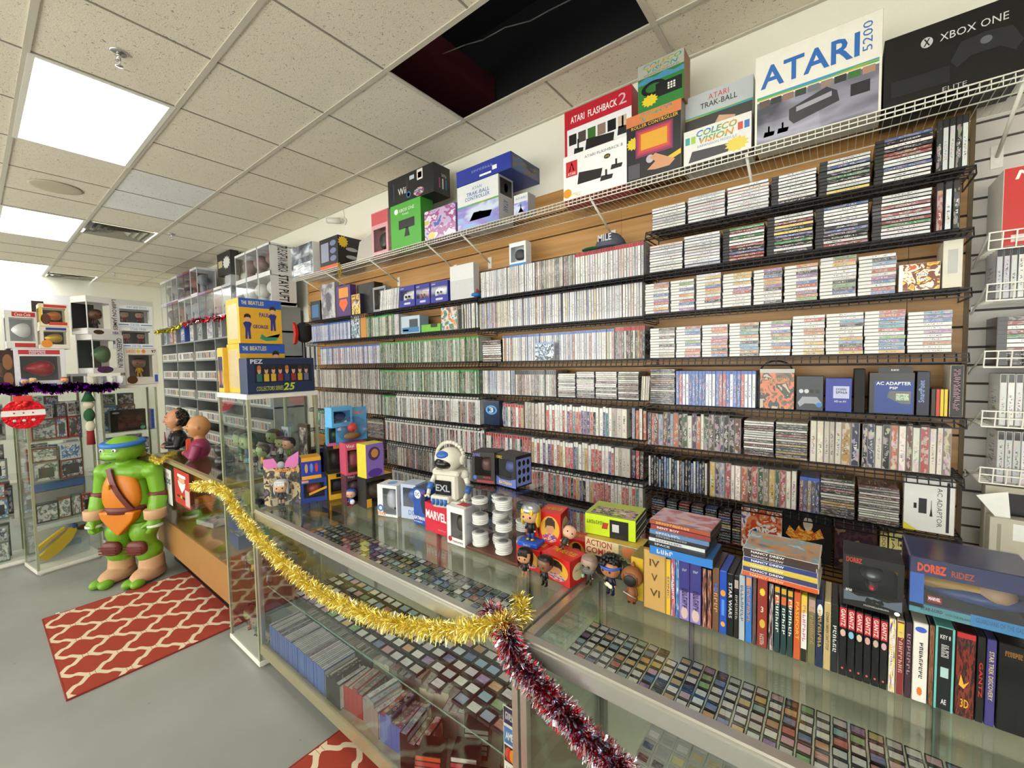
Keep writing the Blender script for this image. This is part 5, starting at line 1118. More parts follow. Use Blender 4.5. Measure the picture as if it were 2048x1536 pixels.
# ---------------------------------------------------------------- grey side wall specials
def side_box(name, label, x, w, z, h, D, mats): 
    mb = MB(); mb.cbox(-w/2, w/2, -D/2, D/2, 0, h, .0012); me = mb.mesh(name, mats)
    for p in me.polygons: p.material_index = 0 if p.normal.y < -.9 else 1
    o = link(name, me, None, (x+w/2, YB-.2+D/2+.004, z+.001)); tag(o, label, 'box'); return o, (w, D, h)
o, d = side_box('action_figure_box', 'red boxed toy with blue window on the grey side wall', SX+.03, .42, ZS[0], zat(335, .45, 2.15)-ZS[0], .19, [C('c22a26'), C('d8d4cc')])
lettering(o, 'NBA', d, 'F', .06, .84, .34, .95, WHT, thick=.02, shear=.2); panel(o, 'dark_window', d, 'F', .14, .3, 1, .82, C('1a2070', .1), shape=[(0, .2), (.1, 0), (1, 0), (1, 1), (.2, 1), (0, .8)]); panel(o, 'white_strip', d, 'F', .05, .05, .6, .14, C('e0d4cc')); panel(o, 'blue_round', d, 'F', .2, .4, .9, .76, C('3a4ac8', .1), shape='round', lift=.0009)  # plain blue disc laid over the dark window panel
for q in range(2):
    o, d = side_box('large_cartridge', ['grey game cartridge with black and red label, upper of two', 'grey game cartridge with blue striped label, lower of two'][q], SX+.03, .45, ZS[5], zat((995, 1052)[q], .5, 2.1)-ZS[5], .05, [C('c4bfae'), C('b5b09f')]); o.location.y += (.07, 0)[q]
    panel(o, 'paper_label', d, 'F', .12, .66, .95, .93, C('1c1a1a') if q == 0 else WHT); panel(o, 'red_title' if q == 0 else 'blue_band', d, 'F', .28, .71, .7, .9, C('b84a3a') if q == 0 else C('2a7ac8'), lift=.0009)
    panel(o, 'groove', d, 'F', .2, .5, .95, .53, C('8f8b7c')); panel(o, 'groove', d, 'F', .04, .2, .06, .9, C('9a9686'))
mb = MB(); pts = [(0, 0, 0), (-.03, -.01, -.05), (.0, -.015, -.13), (.03, -.01, -.03)]
for i in range(3): pass
mb.prism([(0, 0), (.075, .025), (.085, -.09), (.06, -.085)], 0, .004); o = mb.obj('paper_tag', WHT); o.location = Yp(1952, 990, YB-.18); tag(o, 'crumpled white paper tag hanging above the grey cartridges', 'tag')
# ================================================================ ON TOP OF THE COUNTERS
K = CZ+.001
# --- blister card with winged figure (generic)
A, B, w, a, h = pbox((519, 1009), (590, 1003), 908, z=K)
t = empty('figure_blister_card', A+(B-A)*.5+Vector((.075, .0, 0)), a, 'carded fantasy action figure with pink wings at the counter corner', 'action figure')
dm = (w, .004, h)
mb = MB(); mb.box(-w/2, w/2, 0, .002, 0, h*.8); mb.obj('backing_card', art('art_goth', ['#1a1820', '#4a4038', '#c9b48a', '#2a2430', '#6a5a6a'], 4), t)
for s in (-1, 1):
    mb = MB(); mb.prism([(s*w*.03, h*.74), (s*w*.2, h*.93), (s*w*.5, h*.98+.02*s), (s*w*.48, h*.8), (s*w*.36, h*.72), (s*w*.2, h*.75)][::s], -.006, -.002); mb.obj('wing', C('d070b0', .3), t)
mb = MB(); mb.ball((0, -.006, h*.8), (w*.11, .008, h*.07), 12, 8, 0); mb.obj('grey_head', C('9a9aa4'), t)
lettering(t, 'Amazonia', (w, .02, h), 'F', .32, .66, .95, .76, C('d9902c'), thick=.02)
mb = MB(); mb.cbox(-w*.3, w*.3, -.045, -.001, .01, h*.6, .01); mb.obj('blister', WIN, t)
figurine(t, (0, -.022, .015), h*.5, hair='d9d9dc', top='2a2028', legs='c99a7c', name='packed_figure', style='long')
mb = MB(); mb.lathe([(.0, 0), (.012, 0), (.016, .004), (.012, .008), (.008, .006)], 16); o = mb.obj('rubber_ring', C('2f7ab8')); o.location = Zp(540, 1010, K); tag(o, 'small blue rubber ring on the glass by the carded figure', 'ring')
# --- boxes near the tower
def wb(*a, **k): return window_box('toy_box', *a, z=k.pop('z', K), **k)
o, d = wb('blue and orange hero toy box, lowest of the corner stack', 'toy box', (603, 1008), (655, 1000), 960, .14, '1c3a8c', win=(.1, .9, .2, .8), filler='b83a2a')
panel(o, 'pink_label', d, 'F', .04, .84, .3, .94, C('e0a0a0')); panel(o, 'yellow_sweep', d, 'F', .3, .3, 1, .62, C('e0a02a'), shape=[(0, 0), (1, .7), (1, 1), (0, .3)]); zt = o.location.z+d[2]
o2, d2 = carton('toy_box', 'blue toy box with yellow bands, topmost of the corner stack', 'toy box', (604, 961), (643, 955), 917, .11, [C('2438a8'), C('2a3078'), C('e0a52a')], z=zt+.001)
panel(o2, 'yellow_band', d2, 'F', 0, .82, 1, 1, C('e6a92c')); panel(o2, 'yellow_band', d2, 'F', 0, 0, 1, .16, C('e6a92c'))
for q in range(3): panel(o2, 'hero_art', d2, 'F', .16+q*.26, .3, .32+q*.26, .72, C(('c9a06a', '6a8ad0', 'b8452a')[q]), shape='round')
o, d = wb('dark red hero toy box behind the blue corner stack', 'toy box', (628, 985), (662, 978), 905, .08, '2a2a5c', back=.1, win=(.1, .9, .1, .9), filler='8a2a2a')
o, d = wb('black and yellow window box, lower of two behind the mini figure', 'toy box', (660, 1001), (700, 993), 948, .1, 'd9a82a', win=(.06, .94, .2, .78), filler='3a3a40', sidewin=1); zt = o.location.z+d[2]
panel(o, 'badge_art', d, 'F', .35, .82, .65, .96, BLK)
o, d = wb('black window box, upper of two behind the mini figure', 'toy box', (656, 949), (696, 943), 890, .1, '1a1818', z=zt+.001, win=(.06, .94, .14, .8), filler='2f2c30', sidewin=1); panel(o, 'orange_badge', d, 'F', .3, .84, .7, .96, C('d98a3a')); zt = o.location.z+d[2]
o, d = wb('teal window box below the light blue one on the tall stack', 'toy box', (655, 893), (700, 888), 852, .08, '4a9ac0', z=zt+.001, win=(.08, .92, .12, .86), filler='2a5a3a', sidewin=1); panel(o, 'pink_logo', d, 'F', .02, .0, .4, .14, C('c85a9a')); zt = o.location.z+d[2]
o, d = wb('light blue window box at the very top of the toy stack', 'toy box', (664, 856), (705, 850), 816, .07, '5aa8dc', z=zt+.001, win=(.1, .9, .2, .8), filler='1f2f6a', sidewin=1)
# pink stack
o, d = wb('dark pink window box, lower one beside the purple and yellow box', 'toy box', (694, 1012), (735, 1003), 950, .1, '5a3040', win=(.08, .92, .08, .8), filler='6a4a50', sidewin=1); lettering(o, 'Vinyl', d, 'F', .06, .85, .4, .95, WHT); zt = o.location.z+d[2]
o, d = wb('pink window box, upper one beside the purple and yellow box', 'toy box', (693, 952), (735, 944), 888, .1, 'c04a6a', z=zt+.001, win=(.08, .92, .08, .78), filler='a84a6a', sidewin=1); lettering(o, 'Vinyl', d, 'F', .04, .83, .4, .96, WHT); lettering(o, 'VINYL', d, 'F', .46, .85, .96, .95, C('e0a0b0')); zt = o.location.z+d[2]
A = Zp(722, 952, K); p = Vector((o.location.x, o.location.y, zt))
t = empty('blister_pack', p, o.rotation_euler.z, 'blue card with clear dome and bright red ball on the toy stack', 'package')
mb = MB(); mb.box(-.085, .1, .03, .033, 0, .2); mb.obj('backing_card', C('4a9ad0'), t)
lettering(t, 'PAC', (.19, -.058, .2), 'F', .55, .76, .95, .9, C('d9693a'), thick=.02)
mb = MB(); mb.ball((0, 0, .075), (.09, .03, .075), 20, 14, 0); mb.obj('clear_dome', glass('dome_plastic', '#f0f2f6', rough=.04, extra=.03), t)
mb = MB(); mb.ball((0, 0, .085), .027, 18, 12, 0); mb.obj('red_ball', C('d82018', .15), t)
mb = MB(); mb.ball((0, 0, .035), (.05, .02, .022), 16, 8, 0); mb.obj('wood_base', C('8a6a3a'), t)
# purple / yellow pair
o, d = wb('clear and black window box with yellow lid below the purple one', 'toy box', (733, 1018), (786, 1003), 957, .1, '2b2926', win=(.05, .95, .1, .86), filler='5a4a3a', sidewin=1, fig=None); panel(o, 'yellow_lid', d, 'T', 0, 0, 1, 1, C('d9b02a')); panel(o, 'badge_art', d, 'F', .02, .02, .2, .3, C('d9a02a')); zt = o.location.z+d[2]
o, d = carton('toy_box', 'purple and yellow burger toy box at the top beside the pink one', 'toy box', (733, 958), (768, 949), 890, .09, [C('8a6ac0'), C('d9c93a'), C('e0cc3a')], z=zt+.001)
panel(o, 'purple_patch', d, 'F', .1, .0, .9, .25, C('5a3a9a'), shape='round'); panel(o, 'orange_circle', d, 'F', .14, .5, .8, .9, C('4a3a5a'), shape='round'); panel(o, 'bun_art', d, 'F', .3, .58, .7, .84, C('c98a4a'), shape='round', lift=.0009); panel(o, 'white_patch', d, 'R', .2, .45, .85, .95, C('a88ad0'), shape='round'); panel(o, 'orange_patch', d, 'R', .3, .1, .9, .4, C('d9a03a'), shape='round')
# mini figure blue
t = figurine(None, Zp(703, 1012, K), .105, skin='c99a7c', hair='2a5ab0', top='2a5ab0', legs='b83028', shoes='b83028', rot=.6, name='mini_figure'); tag(t, 'small blue and red bobble figure standing alone on the glass', 'figurine')
mb = MB(); mb.lathe([(0, -.002), (.014, -.002), (.014, .002), (0, .002)], 16); s = mb.obj('round_shield', C('c8ccd6'), t); s.location = (.02, -.03, .035); s.rotation_euler = (1.4, 0, 0)
# FIG box
o, d = wb('white window box with FIG lettering and blue ring badge', 'toy box', (756, 1030), (795, 1036), 968, .1, 'd8dadf', win=(.28, .95, .08, .9), filler='b9bcc6', sidewin=0)
lettering(o, 'FIG', d, 'F', 0, .02, .4, .13, C('d98a2a'), thick=.03); panel(o, 'ring_badge', d, 'F', .0, .14, .3, .36, C('3a6ab0'), shape='round'); panel(o, 'ring_core', d, 'F', .07, .19, .23, .31, C('c9d4e6'), shape='round', lift=.0009); panel(o, 'blue_top_ring', d, 'T', .3, .2, .7, .8, C('6aa0d0'), shape='round'); panel(o, 'black_disc', d, 'R', .3, .2, .9, .6, C('a02a30'), shape='round')
o, d = wb('white and blue window box between the FIG box and blue box', 'toy box', (803, 1035), (833, 1040), 967, .1, 'b4c0d8', win=(.15, .95, .35, .9), filler='2f62b0'); lettering(o, 'DC', d, 'F', .5, .12, .9, .26, C('2f62b0'))
o, d = carton('toy_box', 'deep blue toy box with round DC badge and BATMAN lettering', 'toy box', (828, 1046), (852, 1053), 975, .11, [C('1f4aa0'), C('1c3f8a'), C('3a4460')], z=K)
panel(o, 'round_badge', d, 'F', .1, .72, .62, .96, WHT, shape='round'); lettering(o, 'DC', d, 'F', .18, .79, .54, .89, C('1f4aa0'), thick=.03, lift=.0012); lettering(o, 'BATMAN', d, 'F', .06, .14, .92, .24, WHT, thick=.02); lettering(o, 'ROBIN', d, 'F', .06, .06, .7, .1, WHT); panel(o, 'black_curve', d, 'F', .6, .3, 1, .95, C('101c3c'), shape=[(0, .5), (.4, .9), (1, 1), (1, 0), (.4, .1)])
lettering(o, 'Vinyl', d, 'F', .66, .84, .98, .94, C('d04a7a'))
# MARVEL box and white figure box
o, d = carton('toy_box', 'bright red box with large white MARVEL lettering', 'toy box', (851, 1059), (895, 1075), 1003, .12, [C('cc1f3c'), C('b01a34'), C('c42040')], z=K)
lettering(o, 'MARVEL', d, 'F', .05, .46, .97, .76, WHT, thick=.03); lettering(o, '~corps', d, 'F', .6, .14, .95, .18, C('e0a0a8')); zm = o.location.z+d[2]
o, d = wb('white window box with dark figure, beside the red box', 'toy box', (895, 1084), (930, 1096), 1010, .1, 'e4e2e2', win=(.22, .88, .18, .84), filler='4a4238', sidewin=0)
panel(o, 'red_drop_logo', d, 'F', .06, .06, .28, .2, C('b02028'), shape='round'); lettering(o, '~actionfig', d, 'F', .3, .06, .9, .11, C('4a4a4a')); panel(o, 'red_top_strip', d, 'T', .3, .3, .9, .7, C('c03038'))
# --- robot
p = Zp(893, 1003, zm+.001); t = empty('toy_robot', (Zp(870, 1072, K).x+.05, Zp(870, 1072, K).y+.065, zm+.001), .25, 'white toy robot with blue brow and black visor on the MARVEL box', 'robot')
S = .3; RW, RB, RBL, RG = C('d8d4c6'), C('16161a', .15), C('2f66b8', .3), C('a9a598')
mb = MB(); mb.cbox(-.075, .085, -.06, .06, 0, .035, .01); mb.cbox(-.07, .03, -.075, -.03, .03, .062, .006); mb.obj('track_base', RW, t)
for q in range(4):
    mb = MB(); mb.tube((-.05+q*.022, -.078, .022), (-.05+q*.022, -.078, .05), .008, n=10); mb.obj('finger_key', RBL, t)
mb = MB(); mb.cbox(-.06, .06, -.045, .045, .035, .165, .012); mb.cbox(-.07, .07, -.05, .05, .15, .178, .008); bd = mb.obj('torso', RW, t)
mb = MB(); mb.cbox(-.058, .03, -.053, -.044, .06, .13, .004); mb.obj('chest_panel', RB, t)
lettering(t, 'EXL', (.12, .108, .2), 'F', .08, .4, .72, .56, C('9aa0a8'), thick=.03)
mb = MB(); mb.ball((0, 0, .225), (.066, .066, .056), 22, 14, 0); mb.lathe([(.03, .17), (.04, .178), (.03, .19)], 18); mb.obj('head', RW, t)
mb = MB(); mb.ball((-.01, -.03, .212), (.05, .05, .03), 20, 10, 0); mb.obj('visor', RB, t)
mb = MB(); mb.ball((-.012, -.026, .25), (.042, .046, .02), 18, 10, 0); mb.obj('blue_brow', RBL, t)
mb = MB()
for i in range(14):
    a, b = math.pi*i/14, math.pi*(i+1)/14; mb.tube((.075*math.cos(a), 0, .235+.07*math.sin(a)), (.075*math.cos(b), 0, .235+.07*math.sin(b)), .009, n=8)
for s in (-1, 1): mb.ball((s*.07, 0, .225), (.014, .024, .024), 12, 8, 0)
mb.obj('headset', RW, t)
for s in (-1, 1):
    mb = MB(); mb.ball((s*.078, 0, .155), .022, 12, 8, 0); mb.tube((s*.08, 0, .15), (s*.105, -.01, .1), .014, .012); mb.tube((s*.105, -.01, .1), (s*.105, -.03, .075), .016, .014, m=1); mb.tube((s*.105, -.03, .075), (s*.1, -.045, .055), .01); 
    for q in (-1, 1): mb.tube((s*.1, -.045, .055), (s*.1+q*.012, -.058, .048), .005)
    mb.obj('arm', [RW, RBL], t)
# --- acrylic riser with stacks of discs
A, B = Zp(934, 1097, K), Zp(1036, 1134, K); a = math.atan2(B.y-A.y, B.x-A.x); w = (B-A).length; zt = zat(968, A.x, A.y); H = zt-K
t = empty('acrylic_riser', (A+B)/2, a, 'clear acrylic display riser with stacked white disc cases', 'display stand')
D = .2; M_ac = glass('acrylic', '#f3f4f6', rough=.03, extra=.02)
mb = MB(); mb.cbox(-w/2-.006, w/2+.006, -.006, D+.006, 0, .014, .004); mb.obj('wood_base', C('5a3426', .3), t)
for s in (-1, 1):
    mb = MB(); mb.box(s*w/2-.0025, s*w/2+.0025, 0, D, .014, H); mb.obj('side_panel', M_ac, t)
ZL = [.0145, .0145+(H-.014)*.35, .0145+(H-.014)*.68]
for q, z in enumerate(ZL[1:]+[H-.004]):
    mb = MB(); y0 = .0; mb.box(-w/2+.003, w/2-.003, y0, D, z-.004, z); mb.obj('shelf', M_ac, t)
M_disc, M_ring, M_gd = C('dfdfdc', .3), C('8f9090', .4), C('1f2f26', .3)
def disc(mat2):
    mb = MB(); mb.lathe([(.0, 0), (.026, 0), (.029, .0015), (.029, .0045), (.026, .006), (0, .006)], 22, 0)
    mb.lathe([(.008, .0061), (.017, .0061), (.017, .0064), (.008, .0064)], 22, 1); return mb.mesh('disc_case', [M_disc if mat2 is None else mat2, M_ring])
dm_, dg_ = disc(None), disc(M_gd)
cs, sn = math.cos(a), math.sin(a); nst = 0
for lv, (z, cols, n) in enumerate(((ZL[0], 4, 8), (ZL[1], 4, 7), (ZL[2], 4, 6))):
    for q in range(cols):
        nst += 1; n_ = n-1-(q*2+lv) % 3
        if lv == 2 and q == 3: n_ = 3
        me = dg_ if lv == 2 and q == 3 else dm_
        for i in range(n_):
            lx, ly = -w/2+.042+q*(w-.084)/3+random.uniform(-.002, .002), .045+random.uniform(-.003, .003)+(.06 if q % 2 else 0)
            o = link('disc_case', me, None, (t.location.x+cs*lx-sn*ly, t.location.y+sn*lx+cs*ly, K+z+.0004+i*.0082)); o.scale = (1.25,)*3; o.rotation_euler = (0, 0, 0)
            tag(o, f'{"dark green" if me is dg_ else "white"} round disc case, {nth(i+1)} up in the {nth(q+1)} stack, {["bottom","middle","upper"][lv]} level of acrylic riser', 'disc case', 'round disc cases in the acrylic riser')
zr = K+H+.001
o, d = wb('black and red window box with dark figure, on the acrylic riser', 'toy box', (945, 964), (990, 969), 903, .1, '1c1416', z=zr, win=(.12, .84, .24, .86), filler='6a4440'); panel(o, 'blue_badge', d, 'F', .04, .1, .2, .24, C('3a62b0'), shape='round'); panel(o, 'red_lower_edge', d, 'F', .2, .02, .96, .1, C('8a2a28')); lettering(o, 'DORBZ', d, 'F', .06, .86, .38, .95, C('7a78c8')); lettering(o, 'MARVEL', d, 'F', .5, .16, .84, .23, C('c03038'))
o, d = wb('black and blue window box with yellow BATMAN lettering on the riser', 'toy box', (991, 967), (1032, 978), 906, .1, '15151a', z=zr, win=(.12, .9, .3, .86), filler='3a4a8a'); panel(o, 'blue_lower', d, 'F', 0, 0, 1, .3, C('5a6ab0'), shape=[(0, 0), (1, 0), (1, 1), (.7, .7), (.3, .7), (0, 1)]); lettering(o, 'BATMAN', d, 'F', .2, .06, .8, .16, C('d9b04a'), thick=.02, lift=.0012); lettering(o, 'DORBZ', d, 'F', .04, .86, .36, .95, C('d9b83a')); panel(o, 'blue_side', d, 'R', .04, .05, .96, .9, C('6a78b8'))
for q in range(9): panel(o, 'mini_art', d, 'R', .14+(q % 3)*.27, .14+(q//3)*.26, .32+(q % 3)*.27, .32+(q//3)*.26, BLK, shape='round', lift=.0009)
# --- red band boxes (mug cartons)
def red_box(label, bl, br, top, z, dep=.1):
    o, d = carton('picture_carton', label, 'box', bl, br, top, dep, [C('c8201c', .3), C('b81c1a', .3), C('d02a22', .3)], z=z, group='red picture cartons')
    panel(o, 'yellow_oval', d, 'F', .08, .08, .94, .9, C('d9a83a'), shape='round'); panel(o, 'portrait_art', d, 'F', .34, .34, .7, .76, C('c98f6a'), shape='round', lift=.0009); panel(o, 'portrait_hair', d, 'F', .3, .5, .74, .86, C('3a2418'), shape=[(0, 0), (.2, .3), (.8, .3), (1, 0), (1, .7), (.7, 1), (.3, 1), (0, .7)], lift=.0011); panel(o, 'jacket_art', d, 'F', .16, .1, .84, .36, art('art_jacket', ['#2f5aa8', '#c83a2a', '#c9c9d0', '#3a7ab8'], 5), shape='round', lift=.0013)
    lettering(o, 'THE BEATLES', d, 'T', .1, .4, .9, .7, C('e0b82a'), thick=.02); panel(o, 'cream_seal', d, 'R', .15, .15, .9, .8, C('d9c9a0'), shape='round'); lettering(o, 'LONELY HEARTS', d, 'R', .3, .5, .76, .58, C('5a3a2a'), lift=.0009); return o, d
o1, d1 = red_box('red picture carton, nearest one at the counter seam', (1084, 1152), (1140, 1178), 1102, K)
o2, d2 = red_box('red picture carton behind the black-haired girl figurine', (1033, 1128), (1080, 1148), 1086, K)
zr2 = K+d2[2]+.001
o3, d3 = red_box('red picture carton, uppermost one behind the bobblehead', (1078, 1086), (1122, 1094), 1023, zr2, .1)
o4, d4 = red_box('red picture carton, half hidden behind the bald figurine', (1134, 1118), (1172, 1128), 1075, K, .08)
# --- bobblehead on blue base
t = empty('bobblehead', Zp(1062, 1089, zr2), .1, 'helmeted bobblehead with red cape on a bright blue base', 'figurine')
mb = MB(); mb.cbox(-.045, .045, -.035, .035, 0, .02, .004); bb = mb.obj('blue_base', C('1f55c0', .3), t)
lettering(bb, 'THOR', (.09, .07, .02), 'F', .3, .3, .7, .7, WHT)
figurine(t, (0, 0, .021), .15, skin='d9a47c', hair='e0c02a', top='1c1c20', legs='2a4a90', shoes='d9a82a', name='hero_figure', style='long', cape='b8281c', helmet=True)
# --- vinyl figurines
def vf(label, px, H, rot, z=K, **k):
    t = figurine(None, Zp(px[0], px[1], z), H*1.17, rot=rot, name='vinyl_figurine', **k); tag(t, label, 'figurine', 'loose big-headed vinyl figurines'); return t
vf('vinyl figurine of a girl with long black hair and dark dress', (1050, 1152), .098, .2, skin='c9936c', hair='0c0c0e', top='26262c', legs='b08a5a', shoes='b89a5a', style='long')
vf('vinyl figurine in a black suit with short black hair', (1090, 1171), .1, -.1, skin='7a4e38', hair='0a0a0c', top='141418', legs='17171c', shoes='141414')
vf('vinyl figurine with grey beard and glasses holding a pale cup', (1178, 1170), .1, 0, skin='a08878', hair='8a7468', top='4a4034', legs='3a2f26', shoes='3a2f26', beard='6f6c6c', glasses=True, prop='cup')
vf('vinyl figurine with curly black hair, blue headband and guitar', (1222, 1188), .118, -.15, skin='b0744c', hair='0a0a0c', top='141c38', legs='1a2340', shoes='101a3a', style='curly', band='2f5ac0', prop='guitar')
vf('vinyl figurine in a brown hooded robe holding a silver staff', (1264, 1205), .108, .1, skin='6a3a1c', hair=None, top='7a4a26', legs='6a3c1e', shoes='5a3018', hood='8a5228', prop='rod')
o = vf('bald vinyl figurine lying tilted on top of the red carton', (1118, 1118), .085, .5, z=K+d1[2]+.012, skin='d9a88c', hair=None, top='3a3a30', legs='2f3a2a', shoes='1c1c1c'); o.rotation_euler = (-.5, .5, .4); o.location.z = K+d1[2]+.02; o.location.x = o1.location.x+.0; o.location.y = o1.location.y-.02
# --- black and tan carton with round badge, lime boxes above
o, d = carton('mug_carton', 'tan and black carton with curved comics lettering and green round badge', 'box', (1171, 1140), (1281, 1172), 1072, .1, [C('1c1a1a'), C('2a2622'), C('c9a84a')], z=K)
panel(o, 'cream_band', d, 'F', 0, .52, 1, 1, C('d6c79a')); lettering(o, 'ACTION', d, 'F', .02, .78, .5, .96, C('a83428'), thick=.02); lettering(o, 'COMICS', d, 'F', .02, .56, .56, .74, C('b83a2c'), thick=.02); panel(o, 'yellow_portrait_art', d, 'F', .62, .55, .98, .98, C('d9b42a')); panel(o, 'red_portrait', d, 'F', .68, .66, .92, .96, C('c87a4a'), shape='round', lift=.0009)
panel(o, 'green_badge', d, 'F', .34, .05, .8, .72, C('1f4434'), shape='round', lift=.0012); panel(o, 'badge_centre', d, 'F', .44, .2, .7, .56, C('c9a03a'), shape='round', lift=.0015); lettering(o, 'CLASSICS', d, 'F', .4, .58, .74, .66, C('d9cc8a'), lift=.0018); lettering(o, 'COLLECTOR', d, 'F', .66, .3, .96, .36, C('d9d0b0')); lettering(o, 'MUG', d, 'F', .72, .18, .94, .26, C('d9d0b0'))
zc = K+d[2]
o, d = carton('mug_carton', 'yellow-bottomed carton between the hooded figurine and gold case', 'box', (1262, 1196), (1287, 1204), 1112, .1, [C('c9a42a'), C('8a7a3a')], z=K)
o, d = carton('trading_card_box', 'lime green boxed set with black spine, upper box of the pair', 'box', (1170, 1065), (1272, 1086), 1024, .16, [C('c0dc1e'), C('17171a'), C('a8b84a')], z=zc+.001)
lettering(o, '~reaction', d, 'F', .04, .52, .4, .7, C('5a6a1a'), shear=.3); panel(o, 'red_digits', d, 'F', .34, .36, .48, .66, C('b83a2a'), shape=[(0, 0), (.8, 0), (1, 1), (.2, 1)]); panel(o, 'black_half', d, 'F', .5, .0, .86, .85, C('141414')); panel(o, 'white_window', d, 'F', .55, .3, .68, .66, C('c9c9c9'), lift=.0009); panel(o, 'pattern_art', d, 'T', .1, .05, .95, .6, art('art_mask', ['#c9c9a8', '#b08a8a', '#2a2a2a', '#c0cc4a'], 4))
for q in range(5): panel(o, 'spine_line', d, 'R', .02, .12+q*.17, .98, .2+q*.17, C('5a605a' if q % 2 else 'd0d4cc'))
# --- row of books and cases along counter two
def book(name, label, a, b, ytop, col, title=None, tc='e6e6e6', side=None, top=None, dep=.13, tall=None, cat='game case', tt=True, extra=None, lean=0, patt=None):
    yb = 1221+(a-1290)*.3175+(a-1290)**2*.000010   # base line in the photo
    A = Zp(a, yb, K); y = 1.34; x0 = xat(a, y, K); x1 = xat(b, y, K); w = x1-x0-.0008
    h = zat(ytop, x0, y)-K; mb = MB(); mb.cbox(-w/2, w/2, 0, dep, 0, h, .0015)
    fm = patt or C(col, .3)
    ob = mb.obj(name, [C(side or '1c1c1f', .3)]); ob.location = ((x0+x1)/2, y, K); tag(ob, label, cat, 'row of cases and books on the near counter')
    if lean: ob.rotation_euler = (0, lean, 0)
    dm = (w, 0, h); panel(ob, 'spine_label', dm, 'F', .05, .01, .95, .99, fm)
    if title: lettering(ob, title, dm, 'F', .26, .3, .74, .86 if len(title) > 7 else .7, C(tc), turn=90, lift=.001, thick=.01)
    for ei, e in enumerate(extra or []):
        k, *r = e
        if k == 'p': panel(ob, r[0], dm, 'F', *r[1:5], C(r[5]), lift=.0009+.0002*ei, shape=r[6] if len(r) > 6 else None)
        else: lettering(ob, r[0], dm, 'F', *r[1:5], C(r[5]), lift=.0014+.0002*ei, thick=.015, turn=r[6] if len(r) > 6 else 0)
    return ob
AB = lambda n, *c: art('art_'+n, ['#'+x for x in c], 5)
book('gold_case', 'wide gold boxed set with roman numerals IV, V and VI', 1287, 1332, 1097, 'c09a5a', side='a8844a', dep=.02, cat='box', extra=[('t', 'IV', .28, .74, .72, .86, '5a4020'), ('t', 'V', .36, .5, .64, .62, '5a4020'), ('t', 'VI', .3, .24, .74, .36, '5a4020')])
book('dvd_case', 'slim yellow spine reading SONIC beside the gold set', 1332, 1341, 1118, 'e0b02a', 'SONIC', '2a3a9a', side='c9c9c0')
book('dvd_case', 'blue and white spine, first after the yellow one', 1342, 1350, 1115, '3a62a8', '~abcdef', 'e0e0e0', side='6a8ac0', patt=AB('b1', '3a62a8', 'c84a3a', 'd8dce0'))
book('dvd_case', 'second light blue spine beside the violet pair', 1351, 1358, 1117, '5aa0c8', side='8ab0d0', patt=AB('b2', '5aa0c8', '2f5a9a', 'e0e4e8'))
for q, (a, b) in enumerate(((1358, 1379), (1379, 1402))): book('anime_box', ['violet boxed set with starry top and silver lettering, first of the pair', 'violet boxed set with starry top and silver lettering, second of the pair'][q], a, b, 1120+q*4, '3a3a80', None, side='4a3a7a', cat='box', extra=[('p', 'lavender_lower', .05, .02, .95, .5, '8a7ab8'), ('t', '~inuyash', .3, .22, .8, .55, '2a2440', 90), ('p', 'figure_art', .2, .04, .85, .24, 'c9b0a8', 'round'), ('t', '~mov', .3, .84, .75, .88, 'c9c9e0')])
for q, (a, b) in enumerate(((1404, 1413), (1414, 1423))): book('dvd_case', f'thin black spine with coloured marks, {nth(q+1)} after the violet sets', a, b, 1135+q*3, '1c1a1c', None, patt=AB('dk1', '1c1a1c', '3a3438', 'b8684a', 'c9c9c0'))
book('blu_ray_case', 'brown spine with letters and three blue dots', 1424, 1438, 1134, '6a4a34', '~major', 'c9a070', side='4a3a30', extra=[('p', 'blue_dot', .3, .72, .7, .76, '2f5ac0', 'round'), ('p', 'blue_dot', .3, .67, .7, .71, '2f5ac0', 'round'), ('p', 'blue_dot', .3, .62, .7, .66, '2f5ac0', 'round')])
book('blu_ray_case', 'bright blue spine with orange ball emblem', 1438, 1453, 1140, '1f4ab0', None, side='2a50b0', extra=[('p', 'orange_ball', .15, .6, .85, .7, 'd9902a', 'round'), ('p', 'orange_ball', .2, .12, .8, .2, 'd9a040', 'round'), ('p', 'stripe', .3, .3, .7, .55, '4a8ae0')])
book('dvd_case', 'black spine with white STAR WARS lettering', 1453, 1467, 1146, '101012', 'STAR WARS', 'd8d8d8')
book('dvd_case', 'black spine with a white portrait head at the top', 1467, 1477, 1150, '141414', '~dvdabc', 'a9a9a9', extra=[('p', 'portrait_patch', .1, .8, .9, .93, 'a89890')])
book('blu_ray_case', 'silver-grey lettered spine before the orange and blue one', 1477, 1489, 1150, 'a8b0b8', '~dragonxyz', '4a5a6a', side='a0a8b0')
book('blu_ray_case', 'blue spine with orange lettering and figure on top', 1490, 1503, 1148, '2f72c0', '~bluemario', 'd98a2a', side='4a7ac0', extra=[('p', 'orange_patch', .1, .84, .9, .96, 'c88a5a')])
book('dvd_case', 'dark grey-red mottled spine before the thick red one', 1504, 1512, 1152, '3a3030', patt=AB('dk2', '2a2426', '5a4a4a', '8a3a34'))
book('boxed_set', 'thick brick red spine with yellow burst and number 3', 1513, 1534, 1150, '8a3228', None, side='6a2a22', cat='box', extra=[('p', 'yellow_burst', .2, .72, .8, .84, 'd9c03a', 'burst'), ('t', '3', .36, .5, .62, .58, 'e0d8d0'), ('p', 'yellow_ear_art', .25, .28, .8, .4, 'c9a83a', 'round'), ('t', '~shrek', .3, .04, .7, .2, 'c9b8b0', 90)])
